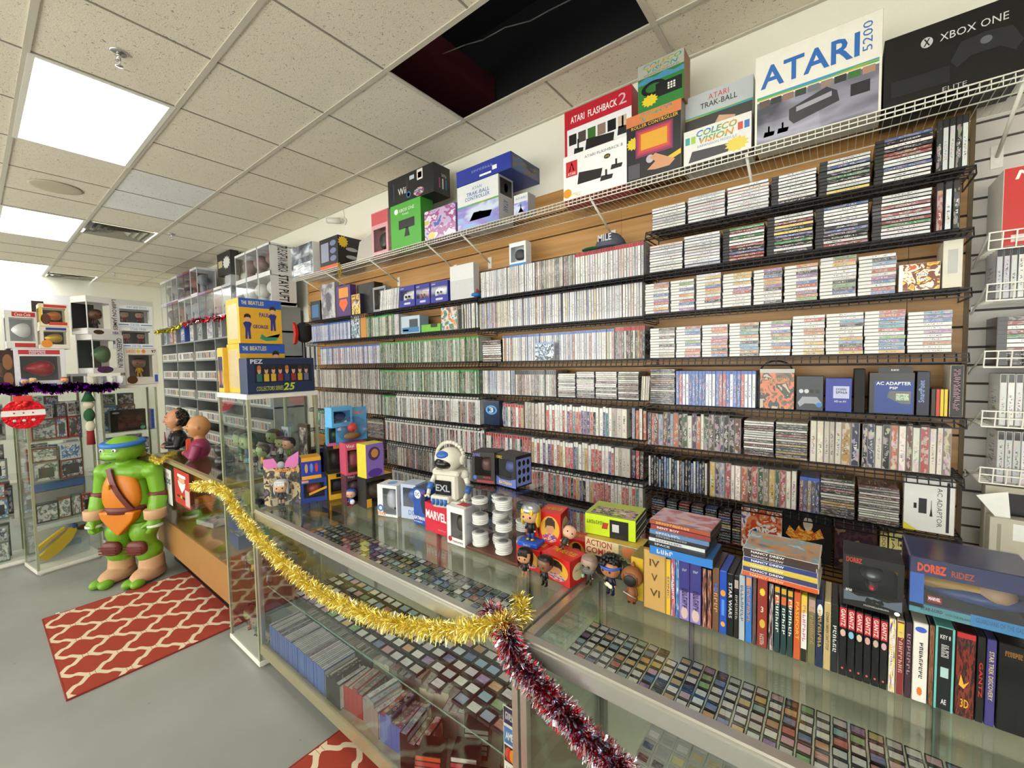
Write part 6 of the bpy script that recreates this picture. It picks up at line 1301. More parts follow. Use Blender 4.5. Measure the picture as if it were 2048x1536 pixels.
book('dvd_case', 'dark spine with pale streaks beside the thick red one', 1536, 1546, 1165, '2a2828', patt=AB('dk3', '1c1c1e', '3a2a2a', 'b8b0b0', '7a2a2a'))
for q, a in enumerate((1547, 1560, 1573)): book('dvd_case', f'teal and black spine with white rotated title, {nth(q+1)} of three', a, a+12, 1169+q*4.5, '1f3a3c', ['~narutoa', '~troop', '~narutob'][q], 'e6e6e2', extra=[('p', 'orange_patch', .1, .74, .9, .86, 'c8642a'), ('p', 'yellow_cap', .1, .9, .9, .98, 'c99a2a')])
book('dvd_case', 'orange spine reading PASSPORT', 1586, 1600, 1183, 'c0582c', 'PASSPORT', 'e6b83a', side='b84a2a')
book('dvd_case', 'white spine with yellow top and pink script', 1600, 1613, 1189, 'dcd8d4', '~princess', 'c87a9a', side='c9b83a', extra=[('p', 'yellow_top', .05, .74, .95, .99, 'd9b84a'), ('p', 'black_foot', .05, .01, .95, .2, '1a1a1a')])
book('dvd_case', 'olive grey spine with tan lettering', 1614, 1630, 1192, '6a6a48', '~hurricane', 'a8845a', side='4a4a38', extra=[('p', 'portrait_patch', .1, .78, .9, .96, 'b09088')])
book('dvd_case', 'navy spine with gold lettering and white swirl', 1630, 1645, 1198, '1c2a4a', '~whisperofth', 'c9a84a', side='2a3a5a', extra=[('p', 'white_swirl', .15, .76, .9, .94, 'd8d8dc', 'round')])
book('paperback_book', 'tan paperback spine with black title reading downwards', 1646, 1660, 1203, 'b8a070', "CONAN OBRIEN CAN'T STOP", '2a2016', side='d0c090', cat='book')
book('dvd_case', 'black spine with white upright title beside the tan paperback', 1660, 1675, 1207, '1c1f20', '~priest', 'd8d8d8')
for q in range(6):
    a = 1676+q*16.3; book('dvd_case', f'black spine with red panel reading GANTZ and small face, {nth(q+1)} of six', a, a+15.6, 1210+q*5.6, '0f0f11', None, extra=[('p', 'red_panel', .05, .7, .95, .98, 'b8282c'), ('t', 'GANTZ', .2, .72, .8, .96, 'e0d8d8', 90), ('p', 'face_art', .15, .57, .85, .67, ['d0a8a0', '7ab0d0', 'c9b8a0', 'c89a90', 'b8a890', 'c9a0a8'][q], 'round'), ('p', 'pink_dot', .35, .1, .65, .13, 'c85a5a', 'round')])
book('comic_book', 'purple and yellow manga spine after the red and black row', 1775, 1789, 1236, '6a4a9a', '~angelsand', 'e6e0d0', side='c9c0a8', cat='book', patt=AB('m1', '6a4a9a', 'd9c03a', 'e0d8e6', 'c83a5a'))
book('comic_book', 'maroon manga spine with yellow head', 1790, 1806, 1240, '7a2a2c', '~turningre', 'c9b0a0', side='c9c0a8', cat='book', extra=[('p', 'yellow_patch', .1, .78, .9, .97, 'd9c04a')])
book('dvd_case', 'dark plum spine between the manga and the white cartridge box', 1807, 1821, 1243, '3a2430', '~bloodxy', 'a88a98')
book('cartridge_box', 'white game box spine with blue oval and black vertical title', 1822, 1853, 1242, 'dedad2', None, side='c9c4b8', cat='box', extra=[('p', 'blue_oval', .12, .88, .88, .95, '3a5ac0', 'round'), ('t', '~earthworm', .42, .3, .66, .76, '26262a', 90), ('p', 'orange_flame', .3, .08, .7, .2, 'd9702a', 'burst')])
book('dvd_case', 'brown mottled spine beside the white cartridge box', 1854, 1865, 1248, '4a3024', patt=AB('br', '4a3024', '8a5a3a', '2a1c18'))
book('cartridge_box', 'teal-bordered black game box spine with white lettering', 1866, 1905, 1250, '141618', None, side='6ab8b0', cat='box', extra=[('p', 'teal_border', .0, .0, .12, 1, '6ab8b0'), ('p', 'teal_border', .88, .0, 1, 1, '6ab8b0'), ('t', 'KEY 8', .24, .86, .78, .91, 'd8d8d8'), ('p', 'pale_mark', .3, .4, .72, .52, 'a8c8c4'), ('t', 'AE', .36, .08, .64, .14, 'e0e0e0'), ('t', '~waves', .3, .64, .7, .8, 'c9c9c9', 90)])
book('cartridge_box', 'dark red game box spine with yellow 3D lettering', 1906, 1948, 1260, '4a1416', None, side='2a1012', cat='box', patt=AB('rd', '3a1012', '7a2a1c', '1c0a0c', '5a1a16'), extra=[('p', 'red_header', .05, .93, .95, .99, 'b8282c'), ('p', 'yellow_claw', .2, .34, .7, .5, 'd9a83a', [(0, .2), (.5, 0), (1, .6), (.5, .3), (.2, 1)]), ('t', '3D', .3, .12, .7, .22, 'e0a82a')])
book('dvd_case', 'black spine with tall red GANTZ lettering near the frame edge', 1949, 1966, 1271, '121212', 'GANTZ', 'c83028')
book('hardcover_book', 'violet spine with gold STAR TREK DISCOVERY title', 1967, 1988, 1276, '3f3a78', 'STAR TREK DISCOVERY', 'd0c08a', side='2a2850', cat='book')
book('cartridge_box', 'wide black box with faint gold script at the frame edge', 1990, 2056, 1283, '0c0c0d', None, side='101010', cat='box', extra=[('t', '~darkneb', .2, .86, .75, .92, 'a8743a')])
# stacks lying on the row
def pile(name, x0px, x1px, y, z0, items, dep, cat, grp, rz=0):
    x0, x1 = xat(x0px, y, z0), xat(x1px, y, z0); z = z0
    for q, (th, col, lab, title, tcol, cover, wf) in enumerate(items):
        w = (x1-x0)*wf; mb = MB(); mb.cbox(-w/2, w/2, 0, dep, 0, th, .0012); o = mb.obj(name, [C('d8d4c8' if cat == 'comic book' else '26262a', .3)])
        o.location = (x0+w/2+random.uniform(-.004, .004), y+random.uniform(-.004, .006), z); o.rotation_euler = (0, 0, rz+random.uniform(-.03, .03)); tag(o, lab, cat, grp)
        dm = (w, 0, th); panel(o, 'spine_label', dm, 'F', .01, .04, .99, .96, C(col, .3)); 
        if title: lettering(o, title, dm, 'F', .12, .25, .12+.035*len(title)+.1, .75, C(tcol), lift=.001, thick=.02)
        dm2 = (w, -0, th); mb = MB(); mb.quad((-w/2+.002, .002, th+.0003), (w/2-.002, .002, th+.0003), (w/2-.002, dep-.002, th+.0003), (-w/2+.002, dep-.002, th+.0003)); mb.obj('cover_art', cover if not isinstance(cover, str) else C(cover), o)
        z += th+.0008
    return z
z0 = zat(1115, xat(1340, 1.34, K), 1.34)+.002
z1 = pile('lying_dvd_case', 1298, 1425, 1.33, z0, [(.028, '2f7ac8', 'thick bright blue boxed game at the bottom of the disc stack', '~2abc', 'e0e0e0', '3a7ac0', 1), (.013, '2a2c34', 'dark case with white lettering, second up in the disc stack', 'SPACE', 'c9c9d0', '3a4a5a', .92), (.012, 'c8ccd0', 'pale grey case, third up in the disc stack', '~collection', '4a4a50', '8a9098', .9), (.012, '2c2a2e', 'charcoal case with grey title, fourth up in the disc stack', '~chamberofthe', 'a9a9a9', '6a7078', .92), (.014, '5a7aa8', 'steel blue case, fifth up in the disc stack', '~theboxof', 'c9d0d8', 'a8b0b8', .95), (.014, '8a3434', 'dark red case reading RENT BOY, sixth up in the stack', 'RENT BOY', 'd8d0d0', 'a8a0a0', .96), (.014, '9a4a30', 'orange-brown case with pink swirl cover on top of the stack', '~richardburns', 'd9b070', art('art_swirl', ['#c98a8a', '#a85a5a', '#b8a0b8', '#d0a89a', '#8a6a8a'], 2.5, hard=False), .98)], .135, 'disc case', 'pile of cases lying on the row')
pile('comic_book', 1484, 1640, 1.33, zat(1160, xat(1530, 1.34, K), 1.34)+.002, [(.013, 'c8582c', 'orange comic paperback at the bottom of the mystery pile', 'NANCY DREW', 'e0c0a0', 'c8582c', 1.0), (.013, '3a3a6a', 'violet comic paperback, second from the bottom of the pile', 'NANCY DREW', 'e6e6e6', '4a4a8a', .98), (.013, 'c9b03a', 'yellow comic paperback in the middle of the mystery pile', 'NANCY DREW', 'e6e0c0', 'c9b03a', .97), (.013, '2a3a7a', 'blue comic paperback, third from the top of the pile', 'NANCY DREW', 'e6e6e6', '3a4a8a', .96), (.012, '3a2f34', 'brown comic paperback, second from the top of the pile', 'NANCY DREW', 'd8d0d0', '5a4a4a', .95), (.013, '3a2a24', 'comic paperback with pale blue ghost cover on top of the pile', 'NANCY DREW', 'e6e6e6', art('art_nd', ['#a8c0c8', '#d0d8d4', '#7a9aa8', '#c98a4a', '#5a7a8a'], 2.2, hard=False), .98)], .15, 'comic book', 'pile of comic paperbacks lying on the row')
zb = zat(1207, xat(1690, 1.34, K), 1.34)+.001; zbg = zat(1222, xat(1840, 1.34, K), 1.34)+.001
o, d = window_box('toy_box', 'black toy box with silver armoured figure behind an oval window', 'toy box', (1685, 0), (1806, 0), 1106, .1, '131315', z=zb, y=1.335, win=(.1, .9, .28, .84), filler=None)
mb = MB(); mb.ball((0, -.01, d[2]*.62), (d[0]*.2, .035, d[0]*.16), 20, 12, 0); mb.ball((0, -.01, d[2]*.4), (d[0]*.11, .03, d[0]*.12), 14, 10, 0); mb.obj('packed_figure', pm('gun_silver', '#6a6c70', .3, .7), o)
mb = MB(); mb.ball((0, -.035, d[2]*.4), (d[0]*.06, .012, d[0]*.06), 12, 8, 0); mb.obj('red_chest_emblem', C('a8282c'), o)
lettering(o, 'DORBZ', d, 'F', .05, .86, .32, .96, C('a83a2a'), thick=.03); panel(o, 'grey_wave', d, 'F', .02, .1, .98, .3, C('55616e'), shape=[(0, 0), (.5, .3), (1, 0), (1, 1), (.75, .6), (.5, .8), (.25, .6), (0, 1)]); panel(o, 'bat_emblem', d, 'F', .38, .14, .7, .24, BLK, shape=[(0, .2), (.2, 0), (.4, .3), (.5, 0), (.6, .3), (.8, 0), (1, .2), (.9, 1), (.65, .7), (.5, .9), (.35, .7), (.1, 1)], lift=.0009); lettering(o, '~only', d, 'F', .05, .28, .16, .33, WHT); panel(o, 'white_badge', d, 'F', .86, .02, .95, .09, WHT, shape='round'); lettering(o, '~vinylcollectible', d, 'F', .36, .06, .78, .09, C('b9b9b9'))
o, d = window_box('toy_box', 'large blue plastic-wrapped vehicle toy box at the frame edge', 'toy box', (1818, 0), (2080, 0), 1112, .15, '232a5a', z=zbg, y=1.325, win=(.12, .95, .2, .7), filler=None, inner='2a221e')
mb = MB(); mb.ball((-.02, 0, d[2]*.42), (.1, .02, .014), 16, 8, 0, squar(.7)); mb.obj('packed_toy_wing', C('c99a3a'), o); mb = MB(); mb.ball((.05, 0, d[2]*.42), (.035, .03, .03), 16, 8, 0); mb.obj('packed_figure', C('c9a07a'), o); mb = MB(); mb.ball((.02, 0, d[2]*.3), (.09, .03, .02), 16, 8, 0); mb.obj('packed_vehicle', C('2a4a8a'), o)
lettering(o, 'DORBZ', d, 'F', .06, .76, .3, .92, C('d8502c'), thick=.05); lettering(o, 'RIDEZ', d, 'F', .34, .77, .52, .88, C('a8482c'), thick=.03); panel(o, 'blue_side_strip', d, 'F', 0, .1, .12, .72, C('2a62b8')); panel(o, 'teal_lower', d, 'F', 0, 0, .5, .17, C('4a9098')); lettering(o, 'STAR-LORD', d, 'F', .1, .07, .28, .13, C('1c2a3a'), thick=.03, lift=.0012); lettering(o, 'WITH THE MILANO', d, 'F', .3, .06, .5, .1, C('1c2a3a'), lift=.0012); panel(o, 'red_logo_patch', d, 'F', .15, .24, .27, .36, C('8a1c20'), lift=.0012); lettering(o, 'MARVEL', d, 'F', .16, .28, .26, .34, WHT, thick=.03, lift=.0015); panel(o, 'blue_patch', d, 'F', .5, 0, 1, .2, C('2a80b8')); lettering(o, 'GUARDIANS OF THE GALAXY', d, 'F', .54, .08, .95, .16, C('1a4a7a'), lift=.0012)
mb = MB(); mb.cbox(-d[0]/2-.002, d[0]/2+.002, -d[1]/2-.003, d[1]/2+.002, -.001, d[2]+.003, .003); mb.obj('shrink_wrap', glass('wrap', '#f6f7fa', rough=.12, extra=.06), o)
# ================================================================ CARTRIDGES AND STOCK INSIDE THE COUNTERS
M_lab = printmat('cartridge_label', 'obj', textual=False, amount=.4, rough=.3)
def cart_mesh(w, h, t, body, lab):
    mb = MB(); mb.cbox(-w/2, w/2, -h/2, h/2, 0, t, .0012); b = mb.mesh('cartridge', C(body, .35))
    mb = MB(); x0, x1, y0, y1 = lab; mb.quad((x0*w, y0*h, t+.0003), (x1*w, y0*h, t+.0003), (x1*w, y1*h, t+.0003), (x0*w, y1*h, t+.0003)); l = mb.mesh('cartridge_label', M_lab)
    return b, l
def lay(name, phrase, where, x0, x1, y0, y1, z, px_, py_, size, body, lab, cols, tilt=0, skip=.02, grp=None, limit=None):
    b, l = cart_mesh(*size, body, lab); nx = int((x1-x0)/px_); ny = int((y1-y0)/py_); k = 0
    for j in range(ny):
        for i in range(nx):
            if random.random() < skip: continue
            c = jitter(random.choice(cols)); c = (c[0]**.8, c[1]**.8, c[2]**.8, 1); x, y = x0+(i+.5)*px_+random.uniform(-.0008, .0008), y0+(j+.5)*py_+random.uniform(-.001, .001)
            o = link(name, b, None, (x, y, z+.0004)); o.rotation_euler = (0, 0, random.uniform(-.03, .03))
            tag(o, f'{phrase} with {cname(c)} label, {nth(i+1)} from far end, {nth(j+1)} row, {where}', 'cartridge', grp)
            q = link('label', l, o); q.color = c; k += 1
    return k
DSC = P_('e8e8e6 dfe6ee 3f6fb8 e0b43c c7483a 6ab8c8 e6e6e4 d0d8e0 8a5ab0 d98ab0 6ab05a e0e0dc d98a3c 1c1c20 c9c9cc e8e0e0')
lay('handheld_game_card', 'black game card', 'near counter upper shelf', -.725, .62, 1.20, 1.425, SH1, .0365, .037, (.0325, .035, .004), '1b1b1d', (-.42, .42, -.36, .3), DSC, grp='game cards on the upper shelf of the near counter')
DKC = P_('5a5a5c 3a3a3e 8a8a8c 6a4a3a 3a5a6a c9c9c4 4a3a2c 7a2f2f 3c6a4a b8a04a 2f4a7a 9a9a9a')
lay('handheld_game_card', 'black game card', 'far counter upper shelf', -2.50, -1.02, 1.195, 1.38, SH1, .044, .046, (.038, .04, .005), '161618', (-.42, .42, -.4, .34), DKC+DSC[:6], grp='game cards on the upper shelf of the far counter', skip=.04)
lay('grey_cartridge', 'grey cartridge', 'near counter middle shelf', -.50, .02, 1.04, 1.47, SH2, .0475, .052, (.044, .05, .007), 'b3b2ac', (-.36, .36, -.3, .22), DKC+P_('2f5aa0 b83a3a d9c04a c9d0d8'), grp='grey cartridges in the near counter')
lay('black_cartridge', 'black cartridge', 'near counter middle shelf', .03, .62, 1.04, 1.47, SH2, .0475, .052, (.044, .05, .007), '1f1f21', (-.36, .36, -.3, .26), DKC+DSC[:8], grp='black cartridges in the near counter')
lay('black_cartridge', 'black cartridge', 'far counter middle shelf', -2.40, -.86, 1.06, 1.43, SH2, .066, .062, (.06, .056, .012), '29292c', (-.4, .4, -.34, .3), DSC+P_('7ab0d8 c9d8e4 d0c9b4'), grp='black cartridges in the far counter', skip=.05)
# cloth-like tray lines under the cards are the shelf glass itself
# bottom deck of the far counter: rows of upright blue cases, seen from above
def deck_row(x0, x1, y, n, kind, phrase, body, style, pal, where, t=.0147, h=.172, d=.135):
    x = x0; k = 0
    while x+t < x1:
        k += 1; c = jitter(random.choice(PAL[pal])); mb, me = unit_case(body, style)
        o = link(kind, me); o.matrix_world = Matrix.Translation((x+t/2, y+random.uniform(0, .004), DECK+.001+d)) @ Matrix.Rotation(-math.pi/2, 4, 'X') @ Matrix.Diagonal((t, d, h, 1)); o.color = c
        tag(o, f'{cname(c)} {phrase}, {nth(k)} from the far end, {where}', 'game case', f'{phrase}s, {where}'); x += t+.0008
deck_row(-2.60, -1.98, 1.0, 0, 'blue_case', 'blue plastic game case', 'blue', 'plain', 'cd', 'front row, far counter floor')
deck_row(-2.56, -1.86, 1.19, 0, 'grey_case', 'grey wrapped game case', 'clear', 'plain', 'mixed', 'middle row, far counter floor')
deck_row(-2.5, -1.8, 1.36, 0, 'grey_case', 'grey wrapped game case', 'clear', 'plain', 'dark', 'back row, far counter floor', h=.15)
def stackbox(name, label, x, y, z, w, d, h, rz, col, topcol=None, text=None, tc='e6e6e6', cat='game box', grp=None, tilt=(0, 0), edge=None):
    mb = MB(); mb.cbox(-w/2, w/2, -d/2, d/2, 0, h, .0015); o = mb.obj(name, [C(col, .3)] if isinstance(col, str) else [col]); o.location = (x, y, z); o.rotation_euler = (*tilt, rz); tag(o, label, cat, grp)
    if topcol: panel(o, 'top_art', (w, d, h), 'T', .04, .04, .96, .96, topcol if not isinstance(topcol, str) else C(topcol))
    if text: lettering(o, text, (w, d, h), 'T', .1, .35, .9, .65, C(tc), lift=.0012, thick=.02); lettering(o, text, (w, d, h), 'F', .1, .3, .9, .7, C(tc))
    if edge: panel(o, 'spine_label', (w, d, h), 'F', .03, .12, .97, .88, C(edge))
    return o
t_ = art('art_t1', ['#c9ccc9', '#8a9aa8', '#6aa03a', '#d8dcd8'], 4); t2_ = art('art_t2', ['#3a3440', '#8a5a4a', '#c9b8a0', '#5a3a6a', '#2a2a34'], 4); t3_ = art('art_t3', ['#5a7ab8', '#d8dce0', '#2f4a8a', '#c9a84a'], 4)
ADJ = ['silver-topped', 'green and white', 'brown framed', 'purple', 'blue lettered', 'grey', 'red-edged', 'sky blue', 'mottled', 'olive', 'dusky', 'violet', 'white', 'orange', 'teal', 'tan']
k = 0
for g, (gx, gy, rz, n, bd, pl, tk) in enumerate(((-1.95, 1.0, .0, 4, 'black', 'cd', .03), (-1.82, 1.02, .12, 4, 'red', 'mixed', .032), (-1.68, 1.03, -.1, 4, 'card', 'blueish', .034), (-1.53, 1.02, .1, 5, 'blue', 'pc', .034), (-1.36, 1.0, .25, 3, 'black', 'pc', .036), (-1.86, 1.2, .05, 4, 'cream', 'silver', .034), (-1.7, 1.21, .2, 5, 'card', 'ps', .036), (-1.5, 1.22, .3, 4, 'cream', 'ps2', .038), (-1.33, 1.2, .35, 3, 'card', 'silver', .036), (-1.75, 1.39, .1, 6, 'black', 'green', .036), (-1.45, 1.4, .3, 4, 'card', 'worn', .036))):
    for q in range(n):
        c = jitter(random.choice(PAL[pl])); mb, me = unit_case(bd, 'busy'); k += 1; hh = random.uniform(.115, .15)
        o = link('game_box', me); o.matrix_world = Matrix.Translation((gx, gy, DECK+.0015+hh)) @ Matrix.Rotation(rz, 4, 'Z') @ Matrix.Translation((q*(tk+.001), 0, 0)) @ Matrix.Rotation(-math.pi/2, 4, 'X') @ Matrix.Diagonal((tk, hh, random.uniform(.14, .155), 1)); o.color = c
        tag(o, f'{cname(c)} topped game box, {nth(q+1)} of the {nth(g+1)} cluster on the far counter floor', 'game box', 'thick game boxes on the far counter floor')
stackbox('game_box', 'upright dark green boxed game with blue edge on the far counter floor', -2.0, 1.46, DECK+.0015, .02, .12, .2, 0, '2c4a30', None)
# thick black cases with red and white end strips, lying in tilted stacks
for s_, (x, y, n, rz) in enumerate(((-1.25, 1.04, 6, .5), (-1.12, 1.1, 7, .5), (-1.02, 1.03, 7, .45), (-.92, 1.1, 6, .5), (-.86, 1.02, 7, .5), (-1.18, 1.24, 6, .5), (-1.0, 1.26, 5, .5))):
    for q in range(n):
        ec = random.choice(('b8322c', 'b83a4a', 'd8d4cc', '8a2a2a', 'c9c9c4', 'c8522c'))
        stackbox('black_cartridge_box', f'thick black cartridge, {cname(hx(ec))} end strip, {nth(q+1)} up, {nth(s_+1)} stack, far counter floor', x+q*.002, y+q*.001, DECK+.001+q*.0225, .105, .09, .021, rz, '161416', None, grp='thick black cartridges on the counter floor', cat='cartridge', edge=ec)
# near counter floor: magazines and cases
for q in range(9):
    stackbox('game_magazine', f'{["green","grey","teal","brown","blue","dark","pale","violet","tan"][q]} covered booklet lying {nth(q+1)} along the near counter floor', -.5+q*.13, 1.1+.09*(q % 3), DECK+.001, .12, .2, .012, .3, ['2f5a34', '6a6a6a', '2a6a6a', '5a3a2a', '3a4a8a', '2a2a2e', 'b8b4a8', '5a4a7a', 'b09a6a'][q], t2_ if q % 2 else t3_, cat='booklet')
# card acceptance strip stuck to the far counter's end glass
p0, p1 = Yp(985, 1318, 1.0), Yp(1004, 1470, 1.0)
x = -.79; mb = MB(); mb.box(-.03, .03, 0, .001, -.0, .36); o = mb.obj('card_decal_strip', C('d9d6cc')); o.location = (x, CY0+.012, DECK+.20); tag(o, 'vertical strip of payment card decals inside the front glass', 'sticker')
dd = (.06, 0, .36)
for f, cc, tx in ((.84, '1c2a50', '~cards'), (.66, '2a72b0', 'AMEX'), (.48, None, None), (.34, 'e0ddd2', 'VISA'), (.16, '3a1c18', '~disc')):
    if cc: panel(o, 'decal', dd, 'F', .04, f, .96, f+.15, C(cc)); lettering(o, tx, dd, 'F', .15, f+.04, .85, f+.11, C('e6e6e6') if cc != 'e0ddd2' else C('1c2a6a'), thick=.02)
panel(o, 'decal', dd, 'F', .04, .49, .96, .64, C('1a1c24')); panel(o, 'red_circle', dd, 'F', .1, .5, .6, .63, C('c8322a'), shape='round', lift=.0009); panel(o, 'orange_circle', dd, 'F', .4, .5, .9, .63, C('e0922a'), shape='round', lift=.0011); panel(o, 'gold_band', dd, 'F', .04, .34, .96, .365, C('d9a83a'), lift=.0012)

# ================================================================ TINSEL
def tinsel(name, label, pts, R, mat, n, seed, flat=.0012, core=None, big=None):
    """a garland: strips of foil standing out all round a hanging line"""
    rnd = random.Random(seed); mb = MB(); P = [Vector(p) for p in pts]
    L = [0]; 
    for a, b in zip(P, P[1:]): L.append(L[-1]+(b-a).length)
    def at(s):
        for i in range(len(P)-1):
            if s <= L[i+1]:
                f = (s-L[i])/max(L[i+1]-L[i], 1e-6); return P[i].lerp(P[i+1], f), (P[i+1]-P[i]).normalized()
        return P[-1], (P[-1]-P[-2]).normalized()
    for i in range(n):
        c, tg = at(rnd.uniform(0, L[-1])); u = tg.orthogonal().normalized(); v = tg.cross(u); a = rnd.uniform(0, 2*math.pi)
        d = (u*math.cos(a)+v*math.sin(a)+tg*rnd.uniform(-.7, .7)).normalized(); r = R*rnd.uniform(.6, 1.1); sd = d.cross(Vector((rnd.uniform(-1, 1), rnd.uniform(-1, 1), rnd.uniform(-1, 1)))).normalized()
        w = flat*(1 if not big or rnd.random() > big else 4); mid = c+d*r*.55+sd*r*rnd.uniform(-.12, .12); e = c+d*r+Vector((0, 0, -r*.15)); m_ = rnd.choice((0, 0, 1)) if not big else (2 if w > flat else rnd.choice((0, 1)))
        A = [mb.P(q) for q in (c-sd*w, c+sd*w, mid+sd*w, mid-sd*w, e+sd*w*.6, e-sd*w*.6)]
        mb.face([A[0], A[1], A[2], A[3]], m_); mb.face([A[3], A[2], A[4], A[5]], m_)
    for a, b in zip(P, P[1:]): mb.tube(a, b, .0025, n=5)
    o = mb.obj(name, mat); tag(o, label, 'tinsel garland'); return o
def spline(pts, k=8):
    P = [Vector(p) for p in pts]; P = [P[0]]+P+[P[-1]]; out = []
    for i in range(1, len(P)-2):
        for j in range(k):
            t = j/k; a, b, c, d = P[i-1:i+3]; out.append(.5*((2*b)+(c-a)*t+(2*a-5*b+4*c-d)*t*t+(3*b-3*c+d-a)*t**3))
    out.append(P[-2]); return out
def foil(name, col, r=.22): return pm(name, col, r, 1.0, var=.02)
M_gold, M_gold2, M_redf, M_silf, M_pur, M_purb = foil('gold_foil', '#e6cc48', .3), foil('gold_foil_pale', '#fbee9a', .22), foil('red_foil', '#c01c2a'), foil('silver_foil', '#dfe2ee', .15), foil('purple_foil', '#a02ac0'), foil('purple_foil_dark', '#4a1a5a')
G = [Yp(x, y, .93) for x, y in ((388, 970), (425, 972), (452, 985), (470, 1015), (505, 1060), (545, 1105), (600, 1155), (660, 1195), (720, 1222), (790, 1245), (860, 1256), (920, 1258), (975, 1250), (1005, 1245))]
G += [Zp(1030, 1243, CZ+.02), Zp(1046, 1225, CZ+.02), Zp(1046, 1208, CZ+.02), Zp(1034, 1196, CZ+.025)]
tinsel('tinsel_garland', 'gold tinsel garland draped along the front of the long glass counter', spline(G), .043, [M_gold2, M_gold], 11000, 1)
R_ = [Zp(975, 1222, CZ+.02), Zp(1000, 1238, CZ+.02)]+[Yp(x, y, .93) for x, y in ((1012, 1262), (1025, 1300), (1040, 1330), (1068, 1358), (1100, 1395), (1135, 1430), (1165, 1465), (1200, 1500), (1235, 1530), (1262, 1560))]
tinsel('tinsel_garland', 'red and silver tinsel garland hanging down from the counter corner', spline(R_), .046, [M_redf, M_silf, M_silf], 8500, 2, big=.1)
Gw = [Vector((WX0+.03+i*.27, WY0-.0+.02*math.sin(i*2), WZT+.02-.0*i)) for i in range(3)]
tinsel('tinsel_garland', 'short gold tinsel lying on the top edge of the wooden case', spline([Zp(300, 912, WZT+.012), Zp(318, 922, WZT+.012), Zp(335, 912, WZT+.012), Zp(350, 905, WZT+.012)]), .03, [M_gold, M_gold2], 1200, 3)
tinsel('tinsel_garland', 'small gold tinsel tuft hanging from the white wire shelf', [Yp(678, 528, WF-.01), Yp(681, 540, WF-.01), Yp(679, 556, WF-.01)], .022, [M_gold, foil('sage_foil', '#b9b98a')], 260, 4)
tinsel('tinsel_garland', 'purple foil garland along the tops of the glass cabinets', spline([Xp(x, y, -5.42) for x, y in ((-30, 778), (10, 776), (40, 780), (75, 772), (110, 778), (150, 772), (190, 776), (232, 770))]), .05, [M_purb, M_purb, M_pur], 1500, 5, flat=.006, big=.1)
# ================================================================ CABINETS' CONTENTS, BOOKCASE, STATUE, BUSTS
def loc_(cab, lx, ly, z):
    t, x, y, a = cab; return Vector((x+lx*math.cos(a)-ly*math.sin(a), y+lx*math.sin(a)+ly*math.cos(a), z))
NAMES = [('game_box', 'game box'), ('accessory_box', 'accessory box'), ('game_console', 'game console'), ('toy_package', 'toy package'), ('game_case', 'game case')]
COLS = ['d8dadc', '2a2c30', '3a5a9a', 'd8d8d4', '8a5a4a', '6a7a6a', 'c9c4b4', '4a4a52', 'a83a3a', 'd0d4d8', '5a7ab0', '9a9a96']
WHERE = ['banana plush cabinet', 'bauble cabinet', 'turtle-side cabinet', 'outermost cabinet']
arts = [art('art_s%d' % i, c, 3.5) for i, c in enumerate((['#e6e8ea', '#a8acb4', '#4a4f58', '#c9b8b0'], ['#c9ccd0', '#3a5a9a', '#d0b8b0', '#8a9aa8'], ['#2a2c30', '#6a5a5a', '#b8b8b4', '#8a3a34'], ['#b0c4d8', '#5a7ab0', '#e0e0dc', '#c9a88a'], ['#e0dfda', '#c9c9c4', '#7a7a80', '#a8b8a0']))]
LET = ['silver', 'charcoal', 'blue', 'white', 'brown', 'sage', 'cream', 'slate', 'red', 'pale', 'steel blue', 'grey']
